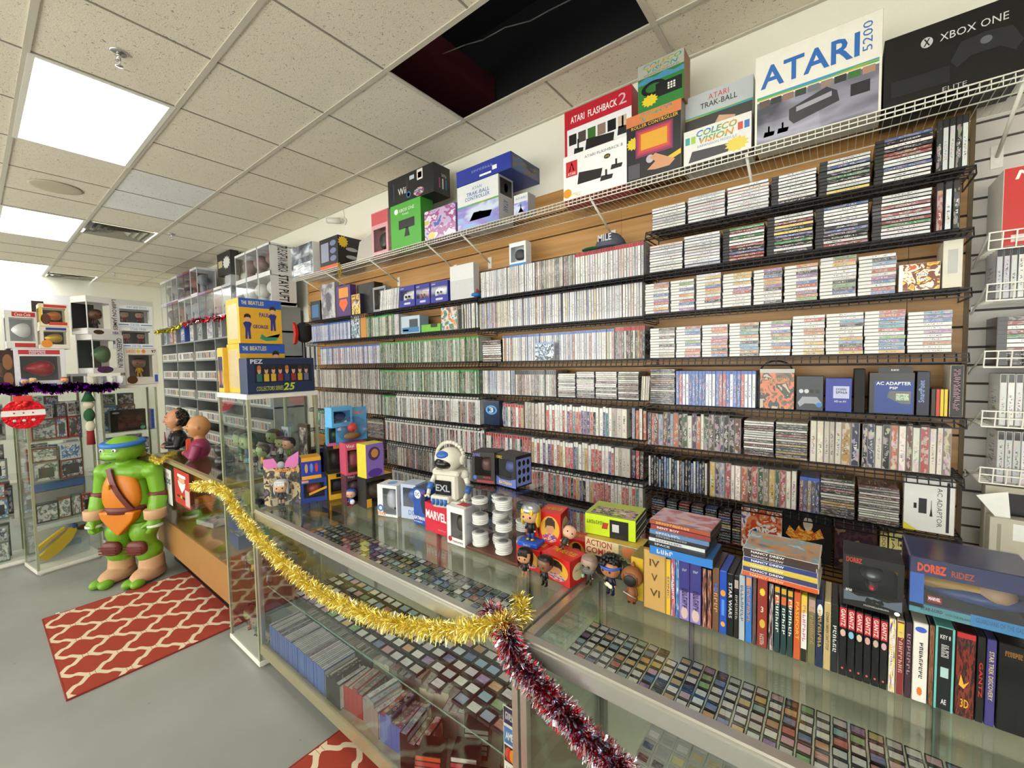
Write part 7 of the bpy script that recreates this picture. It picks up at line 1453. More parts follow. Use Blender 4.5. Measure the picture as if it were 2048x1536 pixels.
for ci in range(4):
    cab = CABS[ci]; used = {}
    for si, (z0, z1) in enumerate(((.046, .435), (.441, .795), (.801, 1.165), (1.171, 1.59))):
        for depth_row, ly in enumerate((.24, .1)):
            x = .035
            while x < .36:
                w = random.uniform(.06, .17); h = random.uniform(.5, .98 if depth_row == 0 else .6)*min(.34, z1-z0-.02); d = random.uniform(.04, .09)
                if x+w > .4: break
                if ci == 0 and (si == 0 or (si == 1 and depth_row == 0)): h = 0
                if h > .02 and not (ci == 2 and si == 3 and depth_row):
                    k = random.randrange(12); nm, ph = random.choice(NAMES)
                    mb = MB(); mb.cbox(-w/2, w/2, -d/2, d/2, 0, h, .001); o = mb.obj(nm, C(COLS[k], .35)); o.location = loc_(cab, x+w/2, ly, z0+.001); o.rotation_euler = (0, 0, cab[3]+random.uniform(-.12, .12))
                    u = (k, depth_row); used[(si, depth_row)] = used.get((si, depth_row), 0)+1
                    tag(o, f'{LET[k]} {ph}, {nth(used[(si, depth_row)])} in the {["back","front"][depth_row]} row, {["lowest","second","third","top"][si]} level, {WHERE[ci]}', ph, 'stock in the tall glass cabinets')
                    panel(o, 'printed_front', (w, d, h), 'F', .06, .08, .94, .92, random.choice(arts))
                    if random.random() < .5: panel(o, 'dark_window', (w, d, h), 'F', .2, .2, .8, .7, C(random.choice(('1c1e22', '2a3a5a', '5a5a5a', 'd0d0cc'))), lift=.0009)
                    h2 = min(z1-z0-.02-h, .16)
                    if h2 > .05 and not (ci == 0 and si < 2):
                        h2 *= random.uniform(.6, .95); k = random.randrange(12); nm, ph = random.choice(NAMES); w2 = w*random.uniform(.75, 1); mb = MB(); mb.cbox(-w2/2, w2/2, -d/2, d/2, 0, h2, .001); o = mb.obj(nm, C(COLS[k], .35)); o.location = loc_(cab, x+w/2, ly, z0+h+.002); o.rotation_euler = (0, 0, cab[3]+random.uniform(-.1, .1))
                        tag(o, f'{LET[k]} {ph} stacked on the {nth(used[(si, depth_row)])} piece, {["back","front"][depth_row]} row, {["lowest","second","third","top"][si]} level, {WHERE[ci]}', ph, 'stock in the tall glass cabinets'); panel(o, 'printed_front', (w2, d, h2), 'F', .06, .1, .94, .9, random.choice(arts))
                x += w+.003
# named pieces inside the cabinets
cab = CABS[0]
mb = MB(); mb.prism([(-.17, .0), (-.13, .03), (-.02, .13), (.05, .2), (.085, .2), (.09, .16), (.05, .08), (-.03, .0), (-.12, -.05)], -.02, .02, 0)
mb.prism([(-.16, .055), (-.03, .16), (.02, .2), (.01, .215), (-.06, .17), (-.17, .09)], -.018, .018, 0)
o = mb.obj('banana_plush', pm('banana_yellow', '#c9a92a', .9, bump=.3, bscale=200)); o.location = loc_(cab, .2, .13, .13); o.rotation_euler = (0, 0, cab[3]); tag(o, 'yellow banana bunch plush in the lowest compartment of the glass cabinet', 'plush toy')
mb = MB(); mb.ball((.075, 0, .2), (.03, .024, .03), 12, 8, 0); mb.obj('blue_top', C('2f4a7a', .8), o); mb = MB(); mb.ball((.15, 0, .17), (.055, .015, .026), 12, 8, 0); mb.obj('brown_mouth_piece', C('5a3424', .7), o)
o, d = carton('board_panel_box', 'pale blue-grey boxed board behind the banana plush', 'box', (0, 0), (1, 0), 0, .02, [C('b8bfc0'), C('a8acac')], z=.0461, y=1, h=.3, w=.34); o.location = loc_(cab, .215, .2, .0461); o.rotation_euler = (0, 0, cab[3]); panel(o, 'blue_panel', d, 'F', .5, .3, .85, .5, C('8aa8c0'))
mb = MB(); 
for i in range(16):
    a, b = math.pi*2*i/16, math.pi*2*(i+1)/16
mb.box(-.17, .17, -.05, .05, 0, .07); o = mb.obj('storage_tray', pm('blue_tray', '#5a7ab8', .3)); o.location = loc_(cab, .215, .23, .7); o.rotation_euler = (0, 0, cab[3]); tag(o, 'blue plastic tray resting on items in the banana plush cabinet', 'tray')
mb = MB(); mb.box(-.16, .16, -.04, .04, 0, .25); o2 = mb.obj('cardboard_block', C('9a9a96')); o2.location = loc_(cab, .215, .23, .4415); o2.rotation_euler = (0, 0, cab[3]); tag(o2, 'grey box under the blue plastic tray', 'box')
cab = CABS[2]
o, d = carton('console_carton', 'black console carton with brown handheld art in the cabinet behind the turtle', 'box', (0, 0), (1, 0), 0, .08, [C('1c1a18'), C('141414')], z=1.171, y=1, h=.21, w=.27); o.location = loc_(cab, .2, .09, 1.1715); o.rotation_euler = (0, 0, cab[3]+.05)
panel(o, 'white_oval', d, 'F', .06, .84, .26, .93, C('a8a8a8'), shape='round'); panel(o, 'brown_art', d, 'F', .2, .15, .9, .75, art('art_cc', ['#1c1a18', '#4a2c1c', '#2a201a', '#6a3a20'], 3)); panel(o, 'green_sticker', d, 'F', .82, .03, .97, .2, C('5ab080'), shape='round')
mb = MB(); mb.box(-.012, .012, -.05, .05, 0, .2); o = mb.obj('blue_case', C('3a52a8')); o.location = loc_(cab, .39, .1, 1.1715); o.rotation_euler = (0, 0, cab[3]); tag(o, 'tall deep blue case at the side of the cabinet behind the turtle', 'game case')
# figurines in the tower
cab = CABS[4]; k = 0
FC = [('8a2a2a', 'c83a2a'), ('3a6a4a', '8ab06a'), ('2a3a6a', '5ab0d0'), ('3a3a3e', '9a9a9a'), ('c9a03a', '4a3a2a'), ('6a3a6a', 'c9b0a0'), ('b8b8b4', '3a3a3a'), ('5a7a3a', 'a8905a')]
TC = ['red', 'green', 'sky blue', 'grey', 'tan', 'plum', 'white', 'moss']
for si, z0 in enumerate((.046, .441, .801, 1.171)):
    for q in range(7 if si else 4):
        lx, ly = .06+(q % 4)*.11, .1+(q//4)*.2; c1, c2 = FC[(q+si*3) % 8]; H = random.uniform(.13, .22)
        t = figurine(None, loc_(cab, lx, ly, z0+.0005), H, skin=random.choice(('c99a7c', '8a9a6a', 'a88a78', '6a6a6e')), hair=random.choice(('1a1614', '4a3a2a', '2a4a3a', None)), top=c1, legs=c2, shoes='2a2420', rot=random.uniform(-.5, .5), name='toy_figure')
        tag(t, f'{TC[(q+si*3) % 8]} toy figure, {nth(q % 4+1)} in the {["front","back"][q//4]} row, {["lowest","second","third","top"][si]} level of the figurine cabinet', 'figurine', 'figurines in the glass cabinet tower')
for si, (lx, w, h, cc, lb) in enumerate(((.12, .1, .2, 'b8bcc4', 'silver carded figure package leaning in the top of the figurine cabinet'), (.38, .12, .24, '4a3a2a', 'brown carded figure package at the side of the figurine cabinet'))):
    mb = MB(); mb.box(-w/2, w/2, -.01, .01, 0, h); o = mb.obj('carded_figure', C(cc)); o.location = loc_(cab, lx, .36, 1.1715); tag(o, lb, 'package'); panel(o, 'card_art', (w, .02, h), 'F', .1, .1, .9, .9, arts[2])
for q in range(3):
    mb = MB(); w = .12; mb.cbox(-w/2, w/2, -.06, .06, 0, .1, .002); o = mb.obj('boxed_model', C(['3a5a7a', '7a8a98', '2a3a4a'][q])); o.location = loc_(cab, .1+q*.13, .22, .0465); tag(o, f'{["blue","pale grey","dark navy"][q]} boxed model on the floor of the figurine cabinet', 'box'); panel(o, 'printed_front', (w, .12, .1), 'F', .06, .08, .94, .92, arts[3])
# boxes on top of the tower: their big faces look along +x
TZ = 1.63+.001
def xbox(name, label, x, y0, y1, z, h, D, cols, cat='box', **k):
    """a box whose decorated face looks to +x; x is that face"""
    w = y1-y0; mb = MB(); mb.cbox(-w/2, w/2, -D/2, D/2, 0, h, .0015); me = mb.mesh(name, [C(c) for c in cols])
    for p in me.polygons: p.material_index = 0 if p.normal.y < -.9 else (2 if p.normal.z > .9 and len(cols) > 2 else 1)
    o = link(name, me, None, (x-D/2, (y0+y1)/2, z)); o.rotation_euler = (0, 0, R90); tag(o, label, cat); return o, (w, D, h)
xf = -2.70
ya, yb = Xp(489, 600, xf).y, Xp(579, 600, xf).y; zt = zat(590, xf, ya)
def band_box(lab, x, ya, yb, z, h):
    o, d = xbox('figure_set_box', lab, x, ya, yb, z, h, .2, ['e0aa2a', 'e6b43a', '2f5ab0'])
    panel(o, 'blue_header', d, 'F', 0, .8, 1, 1, C('2a58b8')); lettering(o, 'THE', d, 'F', .06, .86, .18, .94, C('d9d4c0'), thick=.03); lettering(o, 'BEATLES', d, 'F', .22, .86, .58, .95, C('d9cc8a'), thick=.03)
    for u, v, s in ((.08, .1, .62), (.68, .3, .62)):
        panel(o, 'blue_suit_art', d, 'F', u, v, u+.2, v+s*.62, C('23307a'), shape=[(.2, 0), (.45, 0), (.5, .5), (.6, 0), (.85, 0), (.8, .6), (1, .9), (.7, 1), (.3, 1), (0, .9), (.25, .6)]); panel(o, 'face_art', d, 'F', u+.05, v+s*.6, u+.16, v+s*.82, C('d9a88a'), shape='round'); panel(o, 'dark_hair_art', d, 'F', u+.03, v+s*.7, u+.18, v+s*.9, C('2a1c18'), shape=[(0, .2), (.3, .4), (.7, .4), (1, .2), (1, .7), (.7, 1), (.3, 1), (0, .7)], lift=.0009)
    lettering(o, 'PAUL', d, 'F', .46, .6, .7, .7, C('2f3a8a'), thick=.03); lettering(o, 'GEORGE', d, 'F', .3, .34, .66, .42, C('2a2a7a'), thick=.03); panel(o, 'green_swirl_art', d, 'F', .45, .06, .95, .24, C('2f8a6a'), shape=[(0, .3), (.3, 0), (.8, .1), (1, 1), (.9, .5), (.6, .6), (.3, .5), (.1, .9)])
    panel(o, 'side_window', (d[0], d[1], d[2]), 'L', .12, .1, .88, .88, C('c9b890', .1)); return o, d
zb1 = TZ; h1 = zat(685, xf-.02, ya)-TZ
o, d = band_box('lower yellow and blue figure set box on the glass cabinet tower', xf-.14, ya+.01, yb+.02, TZ, h1)
o, d = band_box('upper yellow and blue figure set box with GEORGE and PAUL lettering', xf-.12, ya+.01, yb, TZ+h1+.001, zt-TZ-h1)
ya2, yb2 = Xp(482, 770, -2.66).y, Xp(616, 770, -2.66).y
o, d = xbox('dispenser_set_box', 'long dark blue boxed set of eight dispenser heads with 25 on it', -2.655, max(ya2, .97), 1.36, TZ, zat(716, -2.66, ya2)-TZ, .11, ['1c2c50', '2a3c60', '8a9cb8'])
panel(o, 'dark_tray', d, 'F', .1, .3, .95, .82, C('14182a')); lettering(o, 'PEZ', d, 'F', .05, .84, .22, .96, C('c9d0e0'), thick=.03); lettering(o, 'COLLECTORS SERIES', d, 'F', .12, .08, .5, .2, C('c9c93a'), shear=.2); lettering(o, '25', d, 'F', .5, .06, .68, .28, C('b8c83a'), shear=.2, thick=.03)
for q in range(8):
    u = .13+q*.1; panel(o, 'uniform_art', d, 'F', u, .34, u+.07, .55, C(('2a6a5a', 'c9a42a', 'c9a42a', '8a2a30', '2a3a6a', '8a2a30', 'c9a42a', '6a6a8a')[q]), lift=.0009); panel(o, 'face_art', d, 'F', u+.01, .55, u+.06, .74, C('c99a80'), shape='round', lift=.0012); panel(o, 'hair_art', d, 'F', u+.008, .66, u+.062, .79, C(('b8642a', '1c1c1c', '3a2a20', '2a2420')[q % 4]), shape='round', lift=.0014)
o, d = xbox('figure_set_box', 'yellow box with small seated figures left of the band set', -3.03, .975, 1.08, TZ, .28, .09, ['d9b03a', 'd9b84a', 'e0c04a'])
panel(o, 'navy_panel', d, 'L', .1, .1, .9, .8, C('1c2250'))
for q in range(4): panel(o, 'figure_art', d, 'L', .16+q*.18, .16, .3+q*.18, .5, C(('b8a04a', 'a85a6a', 'b02a2a', 'c9b8a0')[q]), shape='round', lift=.0009)
# the wooden case's signs, busts and leather bits
p = Yp(330, 960, WY0-.012)
def sign(name, label, tl, bl, wpx, col):
    A = Yp(tl[0], tl[1], WY0-.006); B = Yp(bl[0], bl[1], WY0-.006); Cc = Yp(tl[0]+wpx, tl[1]+10, WY0-.006); w = abs(Cc.x-A.x); h = abs(A.z-B.z)
    mb = MB(); mb.box(-w/2, w/2, -.001, .001, 0, h); o = mb.obj(name, C(col, .5)); o.location = (A.x+w/2, WY0-.0075, min(A.z, WZT-.01)-h); tag(o, label, 'sign'); return o, (w, .002, h)
o, d = sign('paper_sign', 'white paper sign reading FUNKOS taped to the wooden case', (314, 928), (328, 1000), 28, 'dddcda'); lettering(o, 'FUNKOS', d, 'F', .08, .58, .94, .74, BLK, thick=.03); panel(o, 'yellow_square', d, 'F', .3, .18, .75, .4, C('d9b84a')); panel(o, 'pink_line', d, 'F', .15, .8, .85, .9, C('c9a8a8'))
for q in range(3): panel(o, 'text_line', d, 'F', .12, .46+q*.035, .88, .465+q*.035, C('5a5a5a'))
o, d = sign('santa_sign', 'red holiday sign with a white bearded Santa on the wooden case', (348, 935), (352, 1002), 30, 'b82a24'); panel(o, 'face', d, 'F', .3, .6, .7, .85, C('d9a88a'), shape='round'); panel(o, 'white_beard', d, 'F', .25, .36, .75, .72, WHT, shape=[(.5, 0), (.9, .5), (1, .9), (.7, .75), (.3, .75), (0, .9), (.1, .5)], lift=.0009); panel(o, 'hat_trim', d, 'F', .24, .8, .76, .88, WHT, lift=.0009); panel(o, 'black_belt', d, 'F', .15, .2, .7, .26, BLK, lift=.0009); panel(o, 'buckle', d, 'F', .38, .19, .5, .27, C('d9b03a'), lift=.0012); panel(o, 'pale_bag', d, 'F', .7, .05, .97, .5, C('c9b8b4'), lift=.0009)
def human_head(mb, c, r, yaw, m=0):
    """head with brow, nose, lips, chin; looks along -y before yaw"""
    R = Matrix.Rotation(yaw, 4, 'Z'); T0 = mb.T; mb.T = Matrix.Translation(c) @ R
    def fn(q):
        x, y, z = q; 
        if z < 0: x *= 1-.28*(-z)**1.3; y = y*(1-.12*(-z)) - (.14*(-z) if y < 0 else 0)
        if y > 0: y *= 1.12
        if y < 0:
            y *= .96; y -= .05*math.exp(-((z-.28)/.1)**2)*(1 if abs(x) < .6 else .3); y += .06*math.exp(-((z-.12)/.09)**2)*math.exp(-((abs(x)-.36)/.16)**2)
            y -= .07*math.exp(-((z+.62)/.13)**2)*math.exp(-(x/.35)**2); y -= .045*math.exp(-((z+.4)/.05)**2)*math.exp(-(x/.22)**2); y -= .05*math.exp(-((z+.1)/.15)**2)*math.exp(-((abs(x)-.45)/.2)**2)
        return Vector((x, y, z))
    mb.ball((0, 0, 0), (r*.78, r*.92, r*1.12), 40, 30, m, fn)
    mb.ball((0, -r*.98, -r*.12), (r*.13, r*.16, r*.11), 12, 8, m); mb.tube((0, -r*.9, r*.2), (0, -r*1.05, -r*.08), r*.06, r*.1, 8, m)
    for s in (-1, 1):
        mb.ball((s*r*.8, r*.05, -r*.02), (r*.06, r*.14, r*.2), 12, 8, m); mb.ball((s*r*.82, r*.0, r*.06), (r*.05, r*.08, r*.08), 8, 6, m)
    mb.T = T0
def hand(mb, T, s, m=0, curl=.5, thumb=1):
    """palm with four bent fingers of unequal length and a side thumb, along +x of T"""
    T0 = mb.T; mb.T = (T0 @ T) if T0 is not None else T
    mb.ball((.04*s, 0, 0), (.05*s, .042*s, .018*s), 14, 8, m)
    for i, L in enumerate((.062, .072, .068, .052)):
        y = (.03-.02*i)*s*thumb; a = Vector((.075*s, y, 0)); b = a+Vector((L*.45*s, 0, -.004*s)); c = b+Vector((L*.33*s*math.cos(curl), 0, -L*.33*s*math.sin(curl))); d = c+Vector((L*.25*s*math.cos(curl*2), 0, -L*.25*s*math.sin(curl*2)))
        for p, q, r0, r1 in ((a, b, .0095, .009), (b, c, .009, .008), (c, d, .008, .0065)): mb.tube(p, q, r0*s, r1*s, 8, m); mb.ball(q, r1*s, 8, 6, m)
    a = Vector((.025*s, .035*s*thumb, 0)); b = a+Vector((.028*s, .024*s*thumb, -.004*s)); c = b+Vector((.028*s, .006*s*thumb, -.01*s)); mb.tube(a, b, .011*s, .01*s, 8, m); mb.ball(b, .01*s, 8, 6, m); mb.tube(b, c, .01*s, .008*s, 8, m); mb.ball(c, .008*s, 8, 6, m)
    mb.T = T0
def smooth(o, vox, it=6):
    m = o.modifiers.new('remesh', 'REMESH'); m.mode = 'VOXEL'; m.voxel_size = vox; m.use_smooth_shade = True
    s = o.modifiers.new('smooth', 'SMOOTH'); s.iterations = it; s.factor = .5; return o
SK1, SK2 = pm('bust_skin', '#c98d68', .4), pm('bust_skin_tan', '#b88250', .4)
def bust(base, yaw, r, skin, jacket, tie, label, hair=None, arms=True, hand_in=False):
    t = empty('portrait_bust', base, yaw, label, 'bust')
    mb = MB(); human_head(mb, (0, 0, r*3.05), r, 0); mb.tube((0, r*.12, r*1.5), (0, 0, r*2.4), r*.5, r*.45, 16)
    smooth(mb.obj('head', skin, t), r*.045, 3)
    mb = MB()
    for s in (-1, 1): mb.ball((s*r*.33, -r*.82, r*3.2), (r*.12, r*.05, r*.05), 10, 6, 0); mb.ball((s*r*.33, -r*.865, r*3.2), (r*.05, r*.02, r*.045), 8, 6, 1); mb.tube((s*r*.16, -r*.9, r*3.38), (s*r*.5, -r*.8, r*3.42), r*.035, r*.02, 6, 1)
    mb.obj('eyes', [C('d8d0c4'), C('2a1c14')], t)
    mb = MB(); mb.ball((0, -r*.87, r*2.64), (r*.24, r*.06, r*.05), 12, 6, 0); mb.obj('lips', C('a8604c'), t)
    mb = MB(); mb.ball((0, .05*r, r*.9), (r*1.55, r*.85, r*1.0), 24, 14, 0, squar(.85)); mb.ball((0, r*.1, r*1.6), (r*.95, r*.55, r*.4), 18, 10, 0)
    for s in (-1, 1):
        mb.tube((s*r*1.35, 0, r*1.3), (s*r*1.6, -r*.35, r*.35), r*.45, r*.38, 14); mb.ball((s*r*1.6, -r*.35, r*.35), r*.39, 12, 8)
        mb.tube((s*r*1.6, -r*.35, r*.35), (s*r*.5, -r*1.05, r*(.3 if arms else .7)), r*.36, r*.26, 14)
    smooth(mb.obj('jacket', jacket, t), r*.07, 4)
    mb = MB(); mb.prism([(-r*.3, r*1.95), (r*.3, r*1.95), (0, r*.8)], -r*.95, -r*.6); mb.obj('shirt', WHT if not hand_in else C('c8502c'), t)
    mb = MB(); mb.prism([(-r*.09, r*1.85), (r*.09, r*1.85), (r*.13, r*.95), (0, r*.75), (-r*.13, r*.95)], -r*1.02, -r*.93); mb.obj('tie', C(tie), t)
    mb = MB(); 
    for s in (-1, 1): hand(mb, Matrix.Translation((s*r*.55, -r*1.05, r*(.3 if arms else .7))) @ Matrix.Rotation(math.pi if s > 0 else 0, 4, 'Z'), r*7.5, 0, .5, thumb=-1 if s > 0 else 1)
    mb.obj('hands', skin, t)
    if hair:
        mb = MB(); rnd = random.Random(5)
        for i in range(150):
            a = rnd.uniform(-.1, math.pi+.1); e = rnd.uniform(-.75, 1.25); rr = r*1.0
            p = (rr*.85*math.cos(a)*math.cos(e), rr*1.02*math.sin(a)*math.cos(e)+r*.06, r*3.12+rr*1.1*math.sin(e))
            if p[1] < r*.3 and e > .7: continue
            mb.ball(p, r*rnd.uniform(.13, .2), 8, 6, 0)
        mb.obj('hair', hair, t)
    return t
bx = Zp(345, 925, WZT)
bust((xat(352, 1.22, WZT+.2), 1.22, WZT+.001), math.radians(-2), .09, SK1, pm('black_leather', '#18181a', .25), '8a2a2c', 'bust of a balding man in black jacket, on the wooden case', hair=pm('bust_hair', '#1c1512', .3))
bust((xat(397, 1.19, WZT+.2), 1.19, WZT+.001), math.radians(-22), .088, SK2, pm('magenta_jacket', '#8a2a52', .4), 'd8502c', 'bust of a bald man in a magenta jacket, on the wooden case', hand_in=True, arms=False)
mb = MB(); mb.ball((0, 0, .07), (.06, .07, .07), 16, 10, 0); mb.ball((.01, -.02, .16), (.05, .05, .05), 14, 8, 1); o = smooth(mb.obj('dark_figurine', [C('1c1c1e', .3), C('b8b4ac')]), .006, 2); o.location = (Zp(430, 945, WZT).x, 1.15, WZT+.001); tag(o, 'dark knobbly figurine on the wooden case beside the glass tower', 'figurine')

# ---------------------------------------------------------------- standing turtle statue (generic)
TG, TO, TB, TN, TY = pm('turtle_green', '#72a826', .35, var=.1, bscale=4), pm('plastron_orange', '#d0780f', .4), pm('strap_brown', '#6a2c24', .45), pm('wrap_tan', '#c9a079', .6, var=.08), pm('shell_yellow', '#a8952c', .5)
tb = Zp(268, 1150, 0); t = empty('turtle_statue', (-4.72, .79, 0), math.radians(38), 'child-height green turtle statue with orange belly and tan boots', 'statue')
mb = MB()
mb.ball((0, .0, .70), (.17, .12, .27), 24, 16); mb.ball((0, 0, .93), (.19, .12, .1), 20, 12); mb.tube((0, -.01, .95), (0, -.02, 1.05), .07, .065, 16)
mb.ball((0, -.03, 1.12), (.135, .145, .115), 30, 22, 0, lambda q: Vector((q.x, q.y*(1.08 if q.y < 0 and q.z < .1 else 1), q.z*(.85 if q.z < 0 else 1))))
mb.ball((0, -.1, 1.085), (.115, .09, .055), 20, 12)
for s in (-1, 1):
    mb.ball((s*.2, 0, .93), (.075, .075, .07), 16, 10); mb.tube((s*.21, 0, .93), (s*.245, -.01, .72), .062, .05, 14); mb.ball((s*.245, -.01, .72), .05, 12, 8); mb.tube((s*.245, -.01, .72), (s*.25, -.06, .53), .066, .055, 14); mb.ball((s*.245, -.03, .63), (.066, .066, .09), 14, 10)
    mb.tube((s*.09, 0, .5), (s*.1, -.01, .36), .092, .085, 16); mb.ball((s*.1, -.005, .42), (.098, .1, .1), 16, 10); mb.tube((s*.1, -.01, .36), (s*.125, .02, .14), .08, .075, 14); mb.ball((s*.125, .01, .24), (.09, .1, .09), 14, 10)
    mb.ball((s*.25, -.07, .50), (.05, .06, .05), 14, 10)
    for i in range(3): # three thick fingers and a thumb, curled
        y = -.1+i*.034; mb.tube((s*.25, y, .5), (s*.245, y-.01, .455), .02, .02, 8); mb.ball((s*.245, y-.01, .455), .02, 8, 6); mb.tube((s*.245, y-.01, .455), (s*.222, y-.008, .442), .02, .017, 8); mb.ball((s*.222, y-.008, .442), .017, 8, 6)
    mb.tube((s*.235, -.1, .52), (s*.205, -.13, .49), .02, .017, 8); mb.ball((s*.205, -.13, .49), .017, 8, 6)
smooth(mb.obj('body', TG, t), .008, 5)
for s in (-1, 1):
    mb = MB(); fx = s*.13
    mb.tube((fx, .02, .2), (fx, .02, .1), .085, .092, 18); mb.ball((fx, -.02, .06), (.088, .16, .062), 20, 12, 0, lambda q: Vector((q.x, q.y, max(q.z, -.95)))); mb.ball((fx, .0, .03), (.085, .15, .03), 16, 8)
    smooth(mb.obj('boot_wrap', TN, t), .008, 3)
    mb = MB()
    for i in (-1, 1): mb.ball((fx+i*.036, -.165, .036), (.042, .06, .036), 14, 10)
    smooth(mb.obj('toes', TG, t), .006, 2)
    mb = MB(); mb.lathe([(.07, 0), (.076, .005), (.078, .075), (.072, .08)], 20); o = mb.obj('wrist_wrap', TN, t); o.location = (s*.25, -.055, .545)
    mb = MB(); mb.lathe([(.056, 0), (.064, .01), (.062, .045), (.054, .05)], 18); o = mb.obj('arm_band', TB, t); o.location = (s*.24, -.008, .71)
    mb = MB(); mb.ball((0, 0, 0), (.08, .04, .062), 16, 10, 0, squar(.8)); 
    for q in range(3): mb.box(-.07, .07, -.045, -.036, -.035+q*.025, -.028+q*.025, 0)
    o = mb.obj('knee_pad', TB, t); o.location = (s*.105, -.085, .3)
    mb = MB(); mb.lathe([(.05, 0), (.058, .004), (.058, .02), (.05, .024)], 20); o = mb.obj('hand_strap', C('d8d8d4'), t); o.location = (s*.25, -.072, .478)
mb = MB(); mb.ball((0, -.075, .74), (.155, .075, .225), 24, 16, 0, lambda q: Vector((q.x*(1 if q.z > -.2 else 1-.35*(-.2-q.z)), q.y, q.z))); mb.prism([(-.15, .62), (.15, .62), (.125, .55), (0, .42), (-.125, .55)], -.14, -.06); smooth(mb.obj('plastron', TO, t), .008, 3)
mb = MB(); mb.lathe([(.12, 0), (.13, .004), (.132, .055), (.122, .06)], 28); o = mb.obj('belt', TB, t); o.location = (0, -.01, .6); o.scale = (1.22, 1.12, 1)
mb = MB(); 
for i in range(10):
    a, b = i/10, (i+1)/10
    f = lambda u: (-.05+.17*u, -.12-.035*math.sin(math.pi*u), .98-.34*u)
    A, B = Vector(f(a)), Vector(f(b)); mb.quad(A+Vector((-.02, -.012, -.008)), A+Vector((.02, -.012, .008)), B+Vector((.02, -.012, .008)), B+Vector((-.02, -.012, -.008))); mb.quad(A+Vector((-.02, .004, -.008)), B+Vector((-.02, .004, -.008)), B+Vector((.02, .004, .008)), A+Vector((.02, .004, .008)))
mb.obj('chest_strap', TB, t)
mb = MB(); mb.cbox(-.03, .0, -.185, -.165, .82, .86, .004); mb.obj('buckle', pm('buckle_gold', '#d99a1c', .3, .3), t)
mb = MB(); mb.ball((0, .1, .78), (.23, .1, .29), 28, 18); o = mb.obj('shell', C('5a4a1c'), t)
mb = MB()
for i in range(14):
    a = 2*math.pi*i/14; mb.ball((.225*math.cos(a), .08, .78+.285*math.sin(a)), (.034, .03, .034), 10, 8)
mb.obj('shell_rim', TY, t)
mb = MB(); mb.lathe([(.128, 0), (.146, .006), (.148, .03), (.135, .038)], 30); o = mb.obj('sweatband', pm('cap_blue', '#2a6fc0', .5), t); o.location = (0, -.035, 1.155); o.rotation_euler = (.05, 0, 0)
mb = MB(); 
for s in (-1, 1): mb.ball((s*.05, -.172, 1.135), (.018, .01, .014), 12, 8, 0); mb.ball((s*.05, -.18, 1.135), (.008, .005, .009), 8, 6, 1)
mb.obj('eyes', [WHT, BLK], t)
mb = MB(); mb.tube((-.07, -.185, 1.07), (0, -.2, 1.062), .0035, n=6); mb.tube((0, -.2, 1.062), (.07, -.185, 1.07), .0035, n=6); mb.obj('mouth_line', C('2f5a10'), t)

# ---------------------------------------------------------------- red sequin bauble sign and window boxes on the cabinets
p = Xp(48, 828, -5.3); t = empty('sequin_bauble', p, math.radians(80), 'flat round red and white sequin bauble ornament with a bow', 'ornament')
SQ = pm('red_sequin', '#c01a24', .25, .8, bump=1, bscale=60, var=.3); r = abs(Xp(94, 828, -5.3).y-Xp(3, 828, -5.3).y)/2
mb = MB(); n = 40
def band(z0, z1, y):
    pts = []; 
    for q in range(21): z = z0+(z1-z0)*q/20; pts.append((math.sqrt(max(r*r-z*z, 0)), z))
    return pts+[(-x, z) for x, z in reversed(pts)]
mb.prism([(r*math.cos(2*math.pi*i/n), r*math.sin(2*math.pi*i/n)) for i in range(n)], -.008, .008); mb.obj('disc', SQ, t)
mb = MB(); mb.prism(band(-r*.12, r*.26, 0), -.012, -.0081); mb.obj('white_band', C('dcd8d4', .6), t)
for q in range(3):
    mb = MB(); x = (q-1)*r*.42
    for i in range(3): a = i*math.pi/3; dx, dz = r*.09*math.cos(a), r*.09*math.sin(a); mb.tube((x-dx, -.012, -r*.42-dz), (x+dx, -.012, -r*.42+dz), .0035, n=5)
    mb.obj('snowflake', C('dcd8d4'), t)
    mb = MB(); mb.tube((x, -.012, r*.08), (x, -.0145, r*.08), .006, n=8); mb.obj('red_dot', C('a01c24'), t)
mb = MB(); mb.box(-r*.42, r*.42, -.012, .012, r*.86, r*1.22); mb.obj('cap', C('c81c1c', .3), t)
mb = MB()
for s in (-1, 1): mb.ball((s*r*.16, -.03, r*.78), (r*.17, .02, r*.12), 12, 8)
mb.tube((0, -.03, r*.76), (-r*.12, -.03, r*.5), .014, .02); mb.tube((0, -.03, r*.76), (r*.14, -.03, r*.52), .014, .02); mb.obj('bow', C('d81c18', .3), t)
CT = 1.631
def cb(label, l, rr, top, base, card, z=CT, x=-5.52, D=.22, **k):
    """window box standing on the cabinets, its front looking along +x; l..rr pixel columns"""
    A, B = Xp(l, base, x), Xp(rr, base, x); w = abs(B.y-A.y); y0 = A.y; h = zat(top, x, y0)-z
    o, d = _cb(label, y0, w, h, z, x, D, card, **k)
    return o, d, z+h
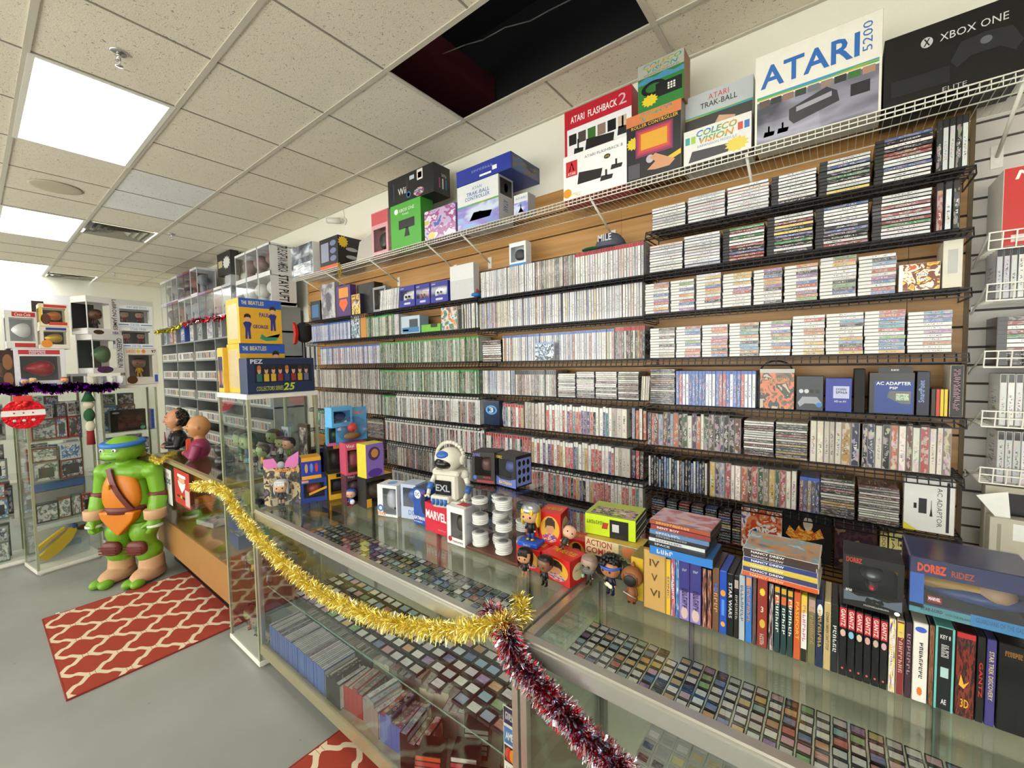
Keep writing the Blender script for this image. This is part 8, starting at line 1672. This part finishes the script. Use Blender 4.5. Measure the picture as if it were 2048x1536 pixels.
def _cb(label, y0, w, h, z, x, D, card, win=(.12, .9, .2, .82), inner='2b2b30', sidewin=2, fig=None, filler=None, rz=0):
    mb = MB(); e = .0008; x0, x1, ya, yb = -w/2, w/2, -D/2, D/2; wx0, wx1, wz0, wz1 = x0+w*win[0], x0+w*win[1], h*win[2], h*win[3]
    for q in ((x0, wx0, 0, h), (wx1, x1, 0, h), (wx0, wx1, 0, wz0), (wx0, wx1, wz1, h)): mb.box(q[0], q[1], ya, ya+e, q[2], q[3])
    mb.box(x0, x1, yb-e, yb, 0, h); mb.box(x0, x1, ya, yb, 0, e); mb.box(x0, x1, ya, yb, h-e, h)
    mb.quad((wx0, yb-.004, wz0), (wx1, yb-.004, wz0), (wx1, yb-.004, wz1), (wx0, yb-.004, wz1), 1)
    for s in (-1, 1):
        xa, xb = sorted((s*w/2, s*(w/2-e)))
        for q in ((ya, ya+.01, 0, h), (yb-.01, yb, 0, h), (ya, yb, 0, wz0), (ya, yb, wz1, h)): mb.box(xa, xb, *q)
    r = mb.obj('vinyl_figure_box', [C(card) if isinstance(card, str) else card, C(inner, .6)]); r.location = (x-D/2, y0+w/2, z); r.rotation_euler = (0, 0, R90+rz); tag(r, label, 'figure box', 'window boxes on top of the glass cabinets')
    mb = MB(); mb.quad((wx0, ya+e*.5, wz0), (wx1, ya+e*.5, wz0), (wx1, ya+e*.5, wz1), (wx0, ya+e*.5, wz1)); mb.obj('window', WIN, r)
    if fig: 
        for i in range(fig.get('n', 1)):
            f = {a: b for a, b in fig.items() if a != 'n'}; figurine(r, ((i-(fig.get('n', 1)-1)/2)*w*.4, 0, wz0), min((wz1-wz0)*.95, w*.8), name='packed_figure', **f)
    if filler: mb = MB(); mb.ball((0, 0, (wz0+wz1)/2), ((wx1-wx0)*.4, D*.3, (wz1-wz0)*.3), 18, 10, 0, lambda q: Vector((q.x, q.y, q.z*(1+.4*q.x)))); mb.obj('packed_figure', C(filler, .3), r)
    return r, (w, D, h)
o, d, z_ = cb('white figure box with red cola band and polar bear toy', 14, 78, 620, 697, 'd8d6d2', z=Xp(14, 697, -5.75).z, x=-5.75, inner='8a8c90', filler='d8d8d6'); panel(o, 'red_band', d, 'F', .22, .85, .95, .97, C('b02028')); lettering(o, 'Coca-Cola', d, 'F', .3, .87, .8, .95, WHT, shear=.3); panel(o, 'red_lower_band', d, 'F', .25, .04, .9, .15, C('b02a30'))
polar = o
# column by column, bottom box first
def column(specs, x=-5.52):
    z = CT
    for (label, l, rr, top, base, card, kw, deco) in specs:
        o, d, z = cb(label, l, rr, top, base, card, z=z+.001, x=x, **kw)
        for f in deco: f(o, d)
    return z
L_ = lambda tx, *a, **k: (lambda o, d: lettering(o, tx, d, 'F', *a, **k))
Pn = lambda nm, *a, **k: (lambda o, d: panel(o, nm, d, 'F', *a, **k))
mb = MB(); mb.cbox(-.1, .1, -.1, .1, 0, polar.location.z-CT-.001, .002); s_ = mb.obj('storage_carton', C('3a2024')); s_.location = (polar.location.x, polar.location.y, CT); s_.rotation_euler = (0, 0, R90); tag(s_, 'dark carton behind the red figure box on the cabinet top', 'box')
column([('dark red figure box with two round windows at the frame edge', -20, 31, 700, 770, '3a1c1e', dict(filler='6a4a3a'), [Pn('round_window', .55, .5, .95, .9, C('8a5a3a'), shape='round'), Pn('round_window', .55, .08, .95, .44, C('8a5a3a'), shape='round')])])
column([('wide white figure box with a red animal toy and red blue band', 30, 134, 697, 771, 'd9d9dc', dict(filler='a8202c', inner='5a5c62'), [Pn('red_band', .1, .86, .9, .97, C('b8303a')), L_('~arkansas', .3, .87, .62, .96, C('e0e0e8')), Pn('blue_label', .4, .03, .8, .12, C('2a4aa8')), Pn('blue_helmet_art', .08, .04, .3, .26, C('2a52b0'), shape='round')]),
        ('yellow and red figure box, lower with blue band', 82, 141, 652, 697, 'd9d2c0', dict(filler='c9a03a'), [Pn('blue_band', .2, .84, .9, .95, C('24308a')), Pn('orange_art', .02, .05, .4, .4, C('d98a2c'), shape='round'), Pn('label', .45, .04, .95, .16, C('d8d4c8'))]),
        ('yellow and red figure box, upper with red band', 80, 138, 606, 652, 'e0d4b0', dict(filler='c9702c'), [Pn('red_band', .16, .84, .95, .96, C('b82a24')), Pn('red_label', .3, .06, .95, .2, C('c03a24')), Pn('dark_figure_art', .04, .08, .38, .56, C('5a2a1c'), shape='round'), Pn('yellow_edge', 0, .2, .08, .84, C('e0b82a'))])])
column([('grey mixed boxes row beneath the tall white figure boxes', 142, 176, 748, 772, '8a8c8e', dict(inner='4a4a4c'), []),
        ('white figure box reading GREEN GOBLIN down its edge', 172, 244, 668, 747, 'dcdad8', dict(rz=.38, win=(.02, .74, .14, .86), filler='4a6a4a', inner='3a3f3c'), [L_('GREEN GOBLIN', .78, .14, .95, .92, BLK, turn=90, thick=.01), Pn('hood_art', .1, .0, .62, .18, C('5a2a6a'), shape='round'), Pn('green_face_art', .22, .0, .56, .12, C('6a8a3a'), shape='round')]),
        ('white figure box reading LeBRON JAMES down its edge', 160, 232, 590, 667, 'dcdad6', dict(rz=.38, win=(.02, .72, .16, .84), fig=dict(skin='5a3422', hair='14100e', top='3a2a2a', legs='2a2a2a', shoes='e0e0e0')), [L_('LeBRON JAMES', .77, .14, .95, .97, BLK, turn=90, thick=.01), L_('NBA', .78, .02, .98, .1, C('4a3a8a'), thick=.02), Pn('brown_head_art', .16, .0, .5, .12, C('4a2a1a'), shape='round')])], x=-5.50)
column([('white and gold basketball figure box numbered 97', 252, 318, 696, 768, 'dcd4c8', dict(fig=dict(skin='8a5a3a', hair='1a1210', top='d9a82a', legs='d9a82a', shoes='e0e0e0'), inner='5a4a44'), [L_('97', .82, .87, .96, .96, BLK, thick=.02), L_('LAKERS', .06, .87, .34, .96, C('d98a3a'), thick=.02), Pn('yellow_star', .36, .86, .48, .97, C('e0c02a'), shape='burst'), Pn('orange_ball', .52, .86, .64, .97, C('d9802a'), shape='round'), Pn('brown_head_art', .04, .02, .36, .24, C('5a3018'), shape='round'), Pn('blue_logo', .88, .06, .98, .26, C('2a52b0'))]),
        ('white and blue crew figure box, lower of two', 236, 309, 653, 696, 'dfe0e0', dict(fig=dict(n=2, skin='c9a088', hair='1c1614', top='8a2a2a'), inner='6a6c70'), [L_('STAR TREK', .36, .86, .8, .96, C('4a7ac0')), Pn('blue_line', .04, .08, .34, .12, C('3a6ab0')), Pn('blue_line', .66, .08, .96, .12, C('3a6ab0')), L_('STAR TREK', .38, .04, .62, .16, C('5a8ac8'))]),
        ('white and blue crew figure box, upper of two', 231, 307, 608, 652, 'e0e1e1', dict(fig=dict(n=2, skin='c9a088', hair='1c1614', top='8a2a2a'), inner='6a6c70'), [L_('KIRK AND SPOCK', .32, .86, .84, .96, C('4a7ac0')), Pn('blue_line', .04, .08, .34, .12, C('3a6ab0')), Pn('blue_line', .66, .08, .96, .12, C('3a6ab0')), L_('STAR TREK', .38, .04, .62, .16, C('5a8ac8'))])], x=-5.60)
for q, (px_, cc) in enumerate(((184, 'c9c4b4'), (203, '8a8c8e'), (222, 'd8d8d6'), (243, 'd8d8d8'))):
    mb = MB(); mb.lathe([(.036, 0), (.038, .004), (.036, .095), (.032, .095), (.031, .01), (0, .008)], 20); mb.tube((.035, 0, .02), (.06, 0, .03), .006); mb.tube((.06, 0, .03), (.06, 0, .07), .006); mb.tube((.06, 0, .07), (.035, 0, .08), .006)
    o = mb.obj('ceramic_mug', C(cc, .2)); o.location = Xp(px_, 765, -5.47)*1; o.location.z = CT; tag(o, ['cream ceramic mug', 'grey ceramic mug', 'white ceramic mug with red letter', 'plain white ceramic mug'][q]+' under the GREEN GOBLIN box on the cabinet top', 'mug')
    if q == 2: lettering(o, 'P', (.07, .0722, .095), 'F', .3, .3, .7, .8, C('c83a3a'), thick=.04)
    if q == 0:
        pass
# small figures by the bauble
for q, (px_, a, b) in enumerate(((50, '2a52b8', 'c83a3a'), (66, 'd8c9a0', '2a4a9a'), (130, 'b82a34', '3a3a3a'))):
    f = figurine(None, (-5.46, Xp(px_, 770, -5.46).y, CT), .1, hair=a, top=b, rot=R90, name='small_figurine'); tag(f, ['small blue and red figurine', 'small blond figurine in blue', 'small red figurine'][q]+' on the cabinet top above the purple garland', 'figurine')
# elf decoration on the cabinet corner
ex = Xp(182, 880, -5.44); t = empty('elf_decoration', (ex.x, ex.y, 1.2), R90, 'long red, white and green snowman elf decoration hanging between cabinets', 'ornament')
mb = MB(); mb.tube((0, 0, .3), (0, 0, .4), .05, .012, 10, 2); mb.ball((0, 0, .27), .04, 12, 8, 0); mb.ball((0, 0, .17), (.04, .035, .06), 12, 8, 2); mb.ball((.0, -.01, .07), (.035, .03, .05), 12, 8, 0); mb.tube((0, 0, .03), (0, 0, -.1), .025, .03, 8, 1); mb.tube((0, 0, .235), (.03, -.02, .16), .01, n=6, m=1)
mb.obj('plush_body', [C('d8d0b8', .8), C('8a1c20', .8), C('1f5a34', .8)], t)

# ---------------------------------------------------------------- grey cubby bookcase full of white boxes
BX0, BX1, BY = -8.95, -4.8, 2.0
ZB = [Yp(383, y, BY).z for y in (682, 720, 758, 796, 834, 872, 905)]
M_cub = pm('cubby_grey', '#8c8f90', .5)
t = empty('cubby_bookcase', ((BX0+BX1)/2, BY, 0), 0, 'long grey cubby bookcase filled with white figure boxes', 'bookcase')
L = (BX1-BX0)/2; mb = MB(); mb.box(-L, L, .33, .345, .05, ZB[0]+.24); mb.obj('back_board', C('3a3c3e', .7), t)
for k, z in enumerate(ZB+[.12]): mb = MB(); mb.box(-L, L, 0, .33, z-.02, z); mb.obj('shelf_board', M_cub, t)
for k, z in enumerate([ZB[0]+.27, ]): mb = MB(); mb.box(-L, L, 0, .33, z-.02, z); mb.obj('top_board', M_cub, t)
for q in range(6): x = -L+q*2*L/5; mb = MB(); mb.box(x-.012+(.012 if q == 0 else 0)-(.012 if q == 5 else 0), x+.012+(.012 if q == 0 else 0)-(.012 if q == 5 else 0), .002, .328, .1, ZB[0]+.25); mb.obj('divider', M_cub, t)
mb = MB(); mb.box(-.042, .042, 0, .1, 0, .115); 
vb = [mb.mesh('small_box', C('d0d0cc'))]; 
lab_m = MB(); lab_m.quad((-.034, -.0006, .02), (.034, -.0006, .02), (.034, -.0006, .095), (-.034, -.0006, .095)); lab_m = lab_m.mesh('box_window', M_lab)
k = 0
for ri, z in enumerate(ZB[1:6]):
    x = BX0+.05; n = 0
    while x < BX1-.1:
        k += 1; n += 1
        u_ = (x-BX0) % (2*L/5)
        if u_ < .056 or u_ > 2*L/5-.056: x += .02; continue
        o = link('small_figure_box', vb[0], None, (x, BY+.006, z+.001)); tag(o, f'small white figure box, {nth(n)} from far end, {nth(ri+1)} full row of bookcase', 'figure box', 'small white figure boxes in the grey bookcase')
        q = link('window', lab_m, o); q.color = jitter(random.choice(DKC+P_('d8d8d4 c9c9c4 b84a3a 2a2a2c 1c1c1e 2a2a2c'))); x += .088
zt0 = ZB[0]+.271
for ri in range(2):
    for q in range(13 if ri == 0 else 6):
        x = BX0+.25+q*.3
        if x > -5.15-.95+.3: continue
        if x > BX1-.1: continue
        z = zt0 if ri == 0 else zt0+.372
        me_key = 'cfb%d' % ((q*2+ri) % 5)
        if me_key not in UNIT:
            m1 = MB(); e = .002
            for a in ((-.1, -.095, -.08, .08), (.095, .1, -.08, .08)): 
                for b in ((a[0], a[1], -.08, -.074), (a[0], a[1], .074, .08)): m1.box(*b, 0, .255)
            m1.box(-.1, .1, -.08, .08, 0, .012); m1.box(-.1, .1, -.08, .08, .235, .255); m1.box(-.095, .095, .072, .076, .012, .235, 1)
            m2 = MB(); m2.quad((-.095, -.0795, .012), (.095, -.0795, .012), (.095, -.0795, .235), (-.095, -.0795, .235)); m2.quad((.0995, -.075, .012), (.0995, .075, .012), (.0995, .075, .235), (.0995, -.075, .235))
            m3 = MB(); m3.ball((0, 0, .15), (.06, .05, .055), 14, 10); m3.tube((0, 0, .02), (0, 0, .11), .03, .025, 10)
            UNIT[me_key] = (m1.mesh('carton', [C(['c9ccd0', 'd8d8d8', '8a6a9a', 'b8bcc4', '7a3a44'][(q*2+ri) % 5]), C('8a8d92')]), m2.mesh('pane', WIN), m3.mesh('toy', C(['5a5c60', '8a8c90', '3a3c40', 'b0b0b0', '8a2a34'][(q*2+ri) % 5], .3)))
        a, b, c = UNIT[me_key]; o = link('clear_figure_box', a, None, (x, BY+.085, z)); tag(o, f'clear plastic figure box, {nth(q+1)} from the far end, {["lower","upper"][ri]} row on the grey bookcase', 'figure box', 'clear figure boxes on the grey bookcase'); o.scale = (1.45,)*3; o.location.y += .04; link('window', b, o); link('packed_toy', c, o)
# the two tall clear boxes with lettering above the band set
XS = xat(566, BY+.1, zt0+.4)-.15; zb1_ = zat(549, XS, BY); hh_ = zat(490, XS, BY)-zb1_
for q, (tx, fill) in enumerate((('', '8a8d92'), ('STAY PUFT', 'dcdad4'), ('TRUE CAPTAIN AMERICA', '8a6a6a'))):
    h = [zb1_-hh_-zt0-.002, hh_-.001, hh_][q]; zz = [zt0, zb1_-hh_, zb1_][q]
    for s in range(3):
        x = XS-s*.31; mb = MB(); w, D = .3, .26
        for a in ((-w/2, -w/2+.004), (w/2-.004, w/2)):
            for b in ((-D/2, -D/2+.01), (D/2-.01, D/2)): mb.box(a[0], a[1], b[0], b[1], 0, h)
        mb.box(-w/2, w/2, -D/2, D/2, 0, .02); mb.box(-w/2, w/2, -D/2, D/2, h-.025, h); mb.box(-w/2+.004, w/2-.004, D/2-.008, D/2-.005, .02, h-.02, 1)
        o = mb.obj('clear_figure_box', [C('d9dadc'), C('a0a4aa')]); o.location = (x, BY+.1, zz+.001); tag(o, f'large clear figure box, {nth(s+1)} from near end, {["lowest","middle","top"][q]} of tall bookcase stack', 'figure box', 'tall stack of clear figure boxes')
        mb = MB(); mb.quad((-w/2, -D/2+.001, .02), (w/2, -D/2+.001, .02), (w/2, -D/2+.001, h-.025), (-w/2, -D/2+.001, h-.025)); mb.obj('window', WIN, o)
        if s == 0: mb = MB(); mb.box(w/2-.003, w/2, -D/2+.01, D/2-.01, .02, h-.02); mb.obj('side_panel', C('d9dadc'), o); lettering(o, tx, (w, D, h), 'R', .3, .06, .7, .96, BLK, turn=90, thick=.02) if tx else None
        mb = MB(); mb.ball((0, -.02, h*.58), (.1, .08, h*.26), 18, 12); mb.tube((0, -.02, .02), (0, -.02, h*.4), .06, .045, 12); mb.obj('packed_toy', C(fill, .35), o)
o, d = carton('hanging_box', 'black box with white starburst high on the wall above the bookcase', 'box', (436, 0), (462, 0), 534, .1, [C('17181a'), C('222326')], z=zt0+.6, y=2.2, h=.3); panel(o, 'white_burst', d, 'F', .42, .2, .98, .8, C('dcdcdc'), shape='burst'); panel(o, 'pale_label', d, 'F', .08, .35, .38, .65, C('c9b88a'))
mb = MB(); mb.box(-.1, .1, 0, .1, 0, .597); s_ = mb.obj('clear_storage_box', C('b9bcc0')); s_.location = (o.location.x, 2.24, zt0+.001); tag(s_, 'pale box beneath the black starburst box on the bookcase', 'box')
tinsel('tinsel_garland', 'red foil tinsel along the bookcase edge', spline([Yp(x, y, BY-.03) for x, y in ((365, 650), (385, 642), (400, 640), (425, 637), (450, 634))]), .05, [M_redf, M_silf], 500, 8, flat=.005)
tinsel('tinsel_garland', 'yellow foil tinsel along the far bookcase edge', spline([Yp(x, y, BY-.03) for x, y in ((312, 664), (330, 661), (345, 657), (362, 650))]), .05, [foil('yellow_foil', '#c9c03a')], 260, 9, flat=.005)
for q, (px_, cc, h) in enumerate(((330, 'b0c4d0', .2), (343, 'a8562c', .22), (352, 'c9b8b0', .22), (366, '4a5cb0', .24), (385, 'b8bcc0', .24), (400, '9aa0a0', .24), (420, 'c0c4c4', .25), (438, 'b0b4b8', .25))):
    x = xat(px_, BY+.04, ZB[0]); mb = MB(); mb.cbox(-.1, .1, 0, .15, 0, h, .003); o = mb.obj('boxed_toy', C(cc)); o.location = (x, BY+.04, ZB[0]+.001); tag(o, f'{["pale blue","rust brown","blush","blue","silver","sage grey","light grey","mist grey"][q]} boxed toy on the open top row of the bookcase', 'box'); panel(o, 'printed_front', (.2, .0, h), 'F', .12, .15, .88, .85, arts[q % 5])
# black baseball cap with red curve, hanging at the slat wall's far end
x = xat(604, 2.2, CAMH+.42); t = empty('baseball_cap', (x, 2.22, CAMH+.36), 0, 'black baseball cap with red curved brim hanging at the slat wall end', 'cap')
mb = MB(); mb.ball((0, 0, 0), (.09, .1, .11), 18, 12); mb.obj('crown', C('15151a', .8), t); mb = MB(); mb.prism([(0, .1), (.05, .06), (.07, -.02), (.04, -.11), (0, -.13), (.02, -.02)], -.12, -.09); mb.obj('brim', C('b8241c', .6), t); mb = MB(); mb.tube((0, 0, -.1), (.0, 0, -.3), .008); mb.obj('strap', C('15151a', .8), t); mb = MB(); mb.tube((0, .1, .05), (0, .128, .05), .005, n=6); mb.obj('wall_peg', M_wwire, t)
# tall white hanging goods under the cap
for q in range(3):
    x = xat(596+q*9, 2.25, CAMH+.15); mb = MB(); mb.box(-.045, .045, 0, .03, 0, .42); o = mb.obj('hang_pack', C('c9c9c6')); o.location = (x, WALL_Y-.033, CAMH-.12); tag(o, f'tall white hanging pack, {nth(q+1)} under the black cap', 'package'); panel(o, 'dark_insert', (.09, 0, .42), 'F', .25, .1, .75, .8, C('4a4c50'))
# back wall posters, dark picture
for q, (a, b, c, d_, cc, lb) in enumerate(((0, 58, 588, 700, 'dadbe0', 'large white glossy sheet on the far back wall'), (90, 160, 588, 640, 'd6d8dc', 'second white glossy sheet on the far wall behind the boxes'), (62, 90, 601, 650, '241c1c', 'small dark framed picture on the far white wall'), (228, 306, 598, 640, 'c9c9c4', 'low white sheet on the far wall near the corner'))):
    A, B = Xp(a, c, BACK_X+.02), Xp(b, d_, BACK_X+.02); mb = MB(); mb.box(0, .01, min(A.y, B.y), max(A.y, B.y), min(A.z, B.z), max(A.z, B.z)); o = mb.obj('wall_poster', C(cc, .25)); o.location.x = BACK_X+.001; tag(o, lb, 'poster')
# near the pedestal: scatter behind glass in the wooden case
for q, (x, y, z, w, d_, h, cc, lb) in enumerate(((-3.5, 1.2, .457, .16, .12, .1, '2f4a8a', 'blue wrapped box, front one inside the wooden case'), (-3.65, 1.28, .457, .15, .12, .09, '34508f', 'blue wrapped box, rear one inside the wooden case'), (-3.58, 1.23, .563, .14, .12, .09, '2a4488', 'blue wrapped box stacked on top inside the wooden case'), (-3.4, 1.35, .457, .12, .12, .12, '2a7a4a', 'green wrapped box inside the wooden case'), (-4.2, 1.25, .457, .25, .2, .04, 'c9c9c4', 'flat pale device lying in the wooden case'), (-4.6, 1.25, .457, .2, .2, .07, '3a2a2a', 'dark brown box inside the wooden case behind the statue'), (-4.0, 1.3, .708, .3, .2, .05, 'b8bcc0', 'pale tray on the glass shelf of the wooden case'), (-3.5, 1.3, .708, .22, .18, .08, '3a4a3a', 'dark green box on the glass shelf of the wooden case'))):
    stackbox('wrapped_box', lb, x, y, z+.001, w, d_, h, .2*(q % 3), cc, arts[q % 5], cat='box')
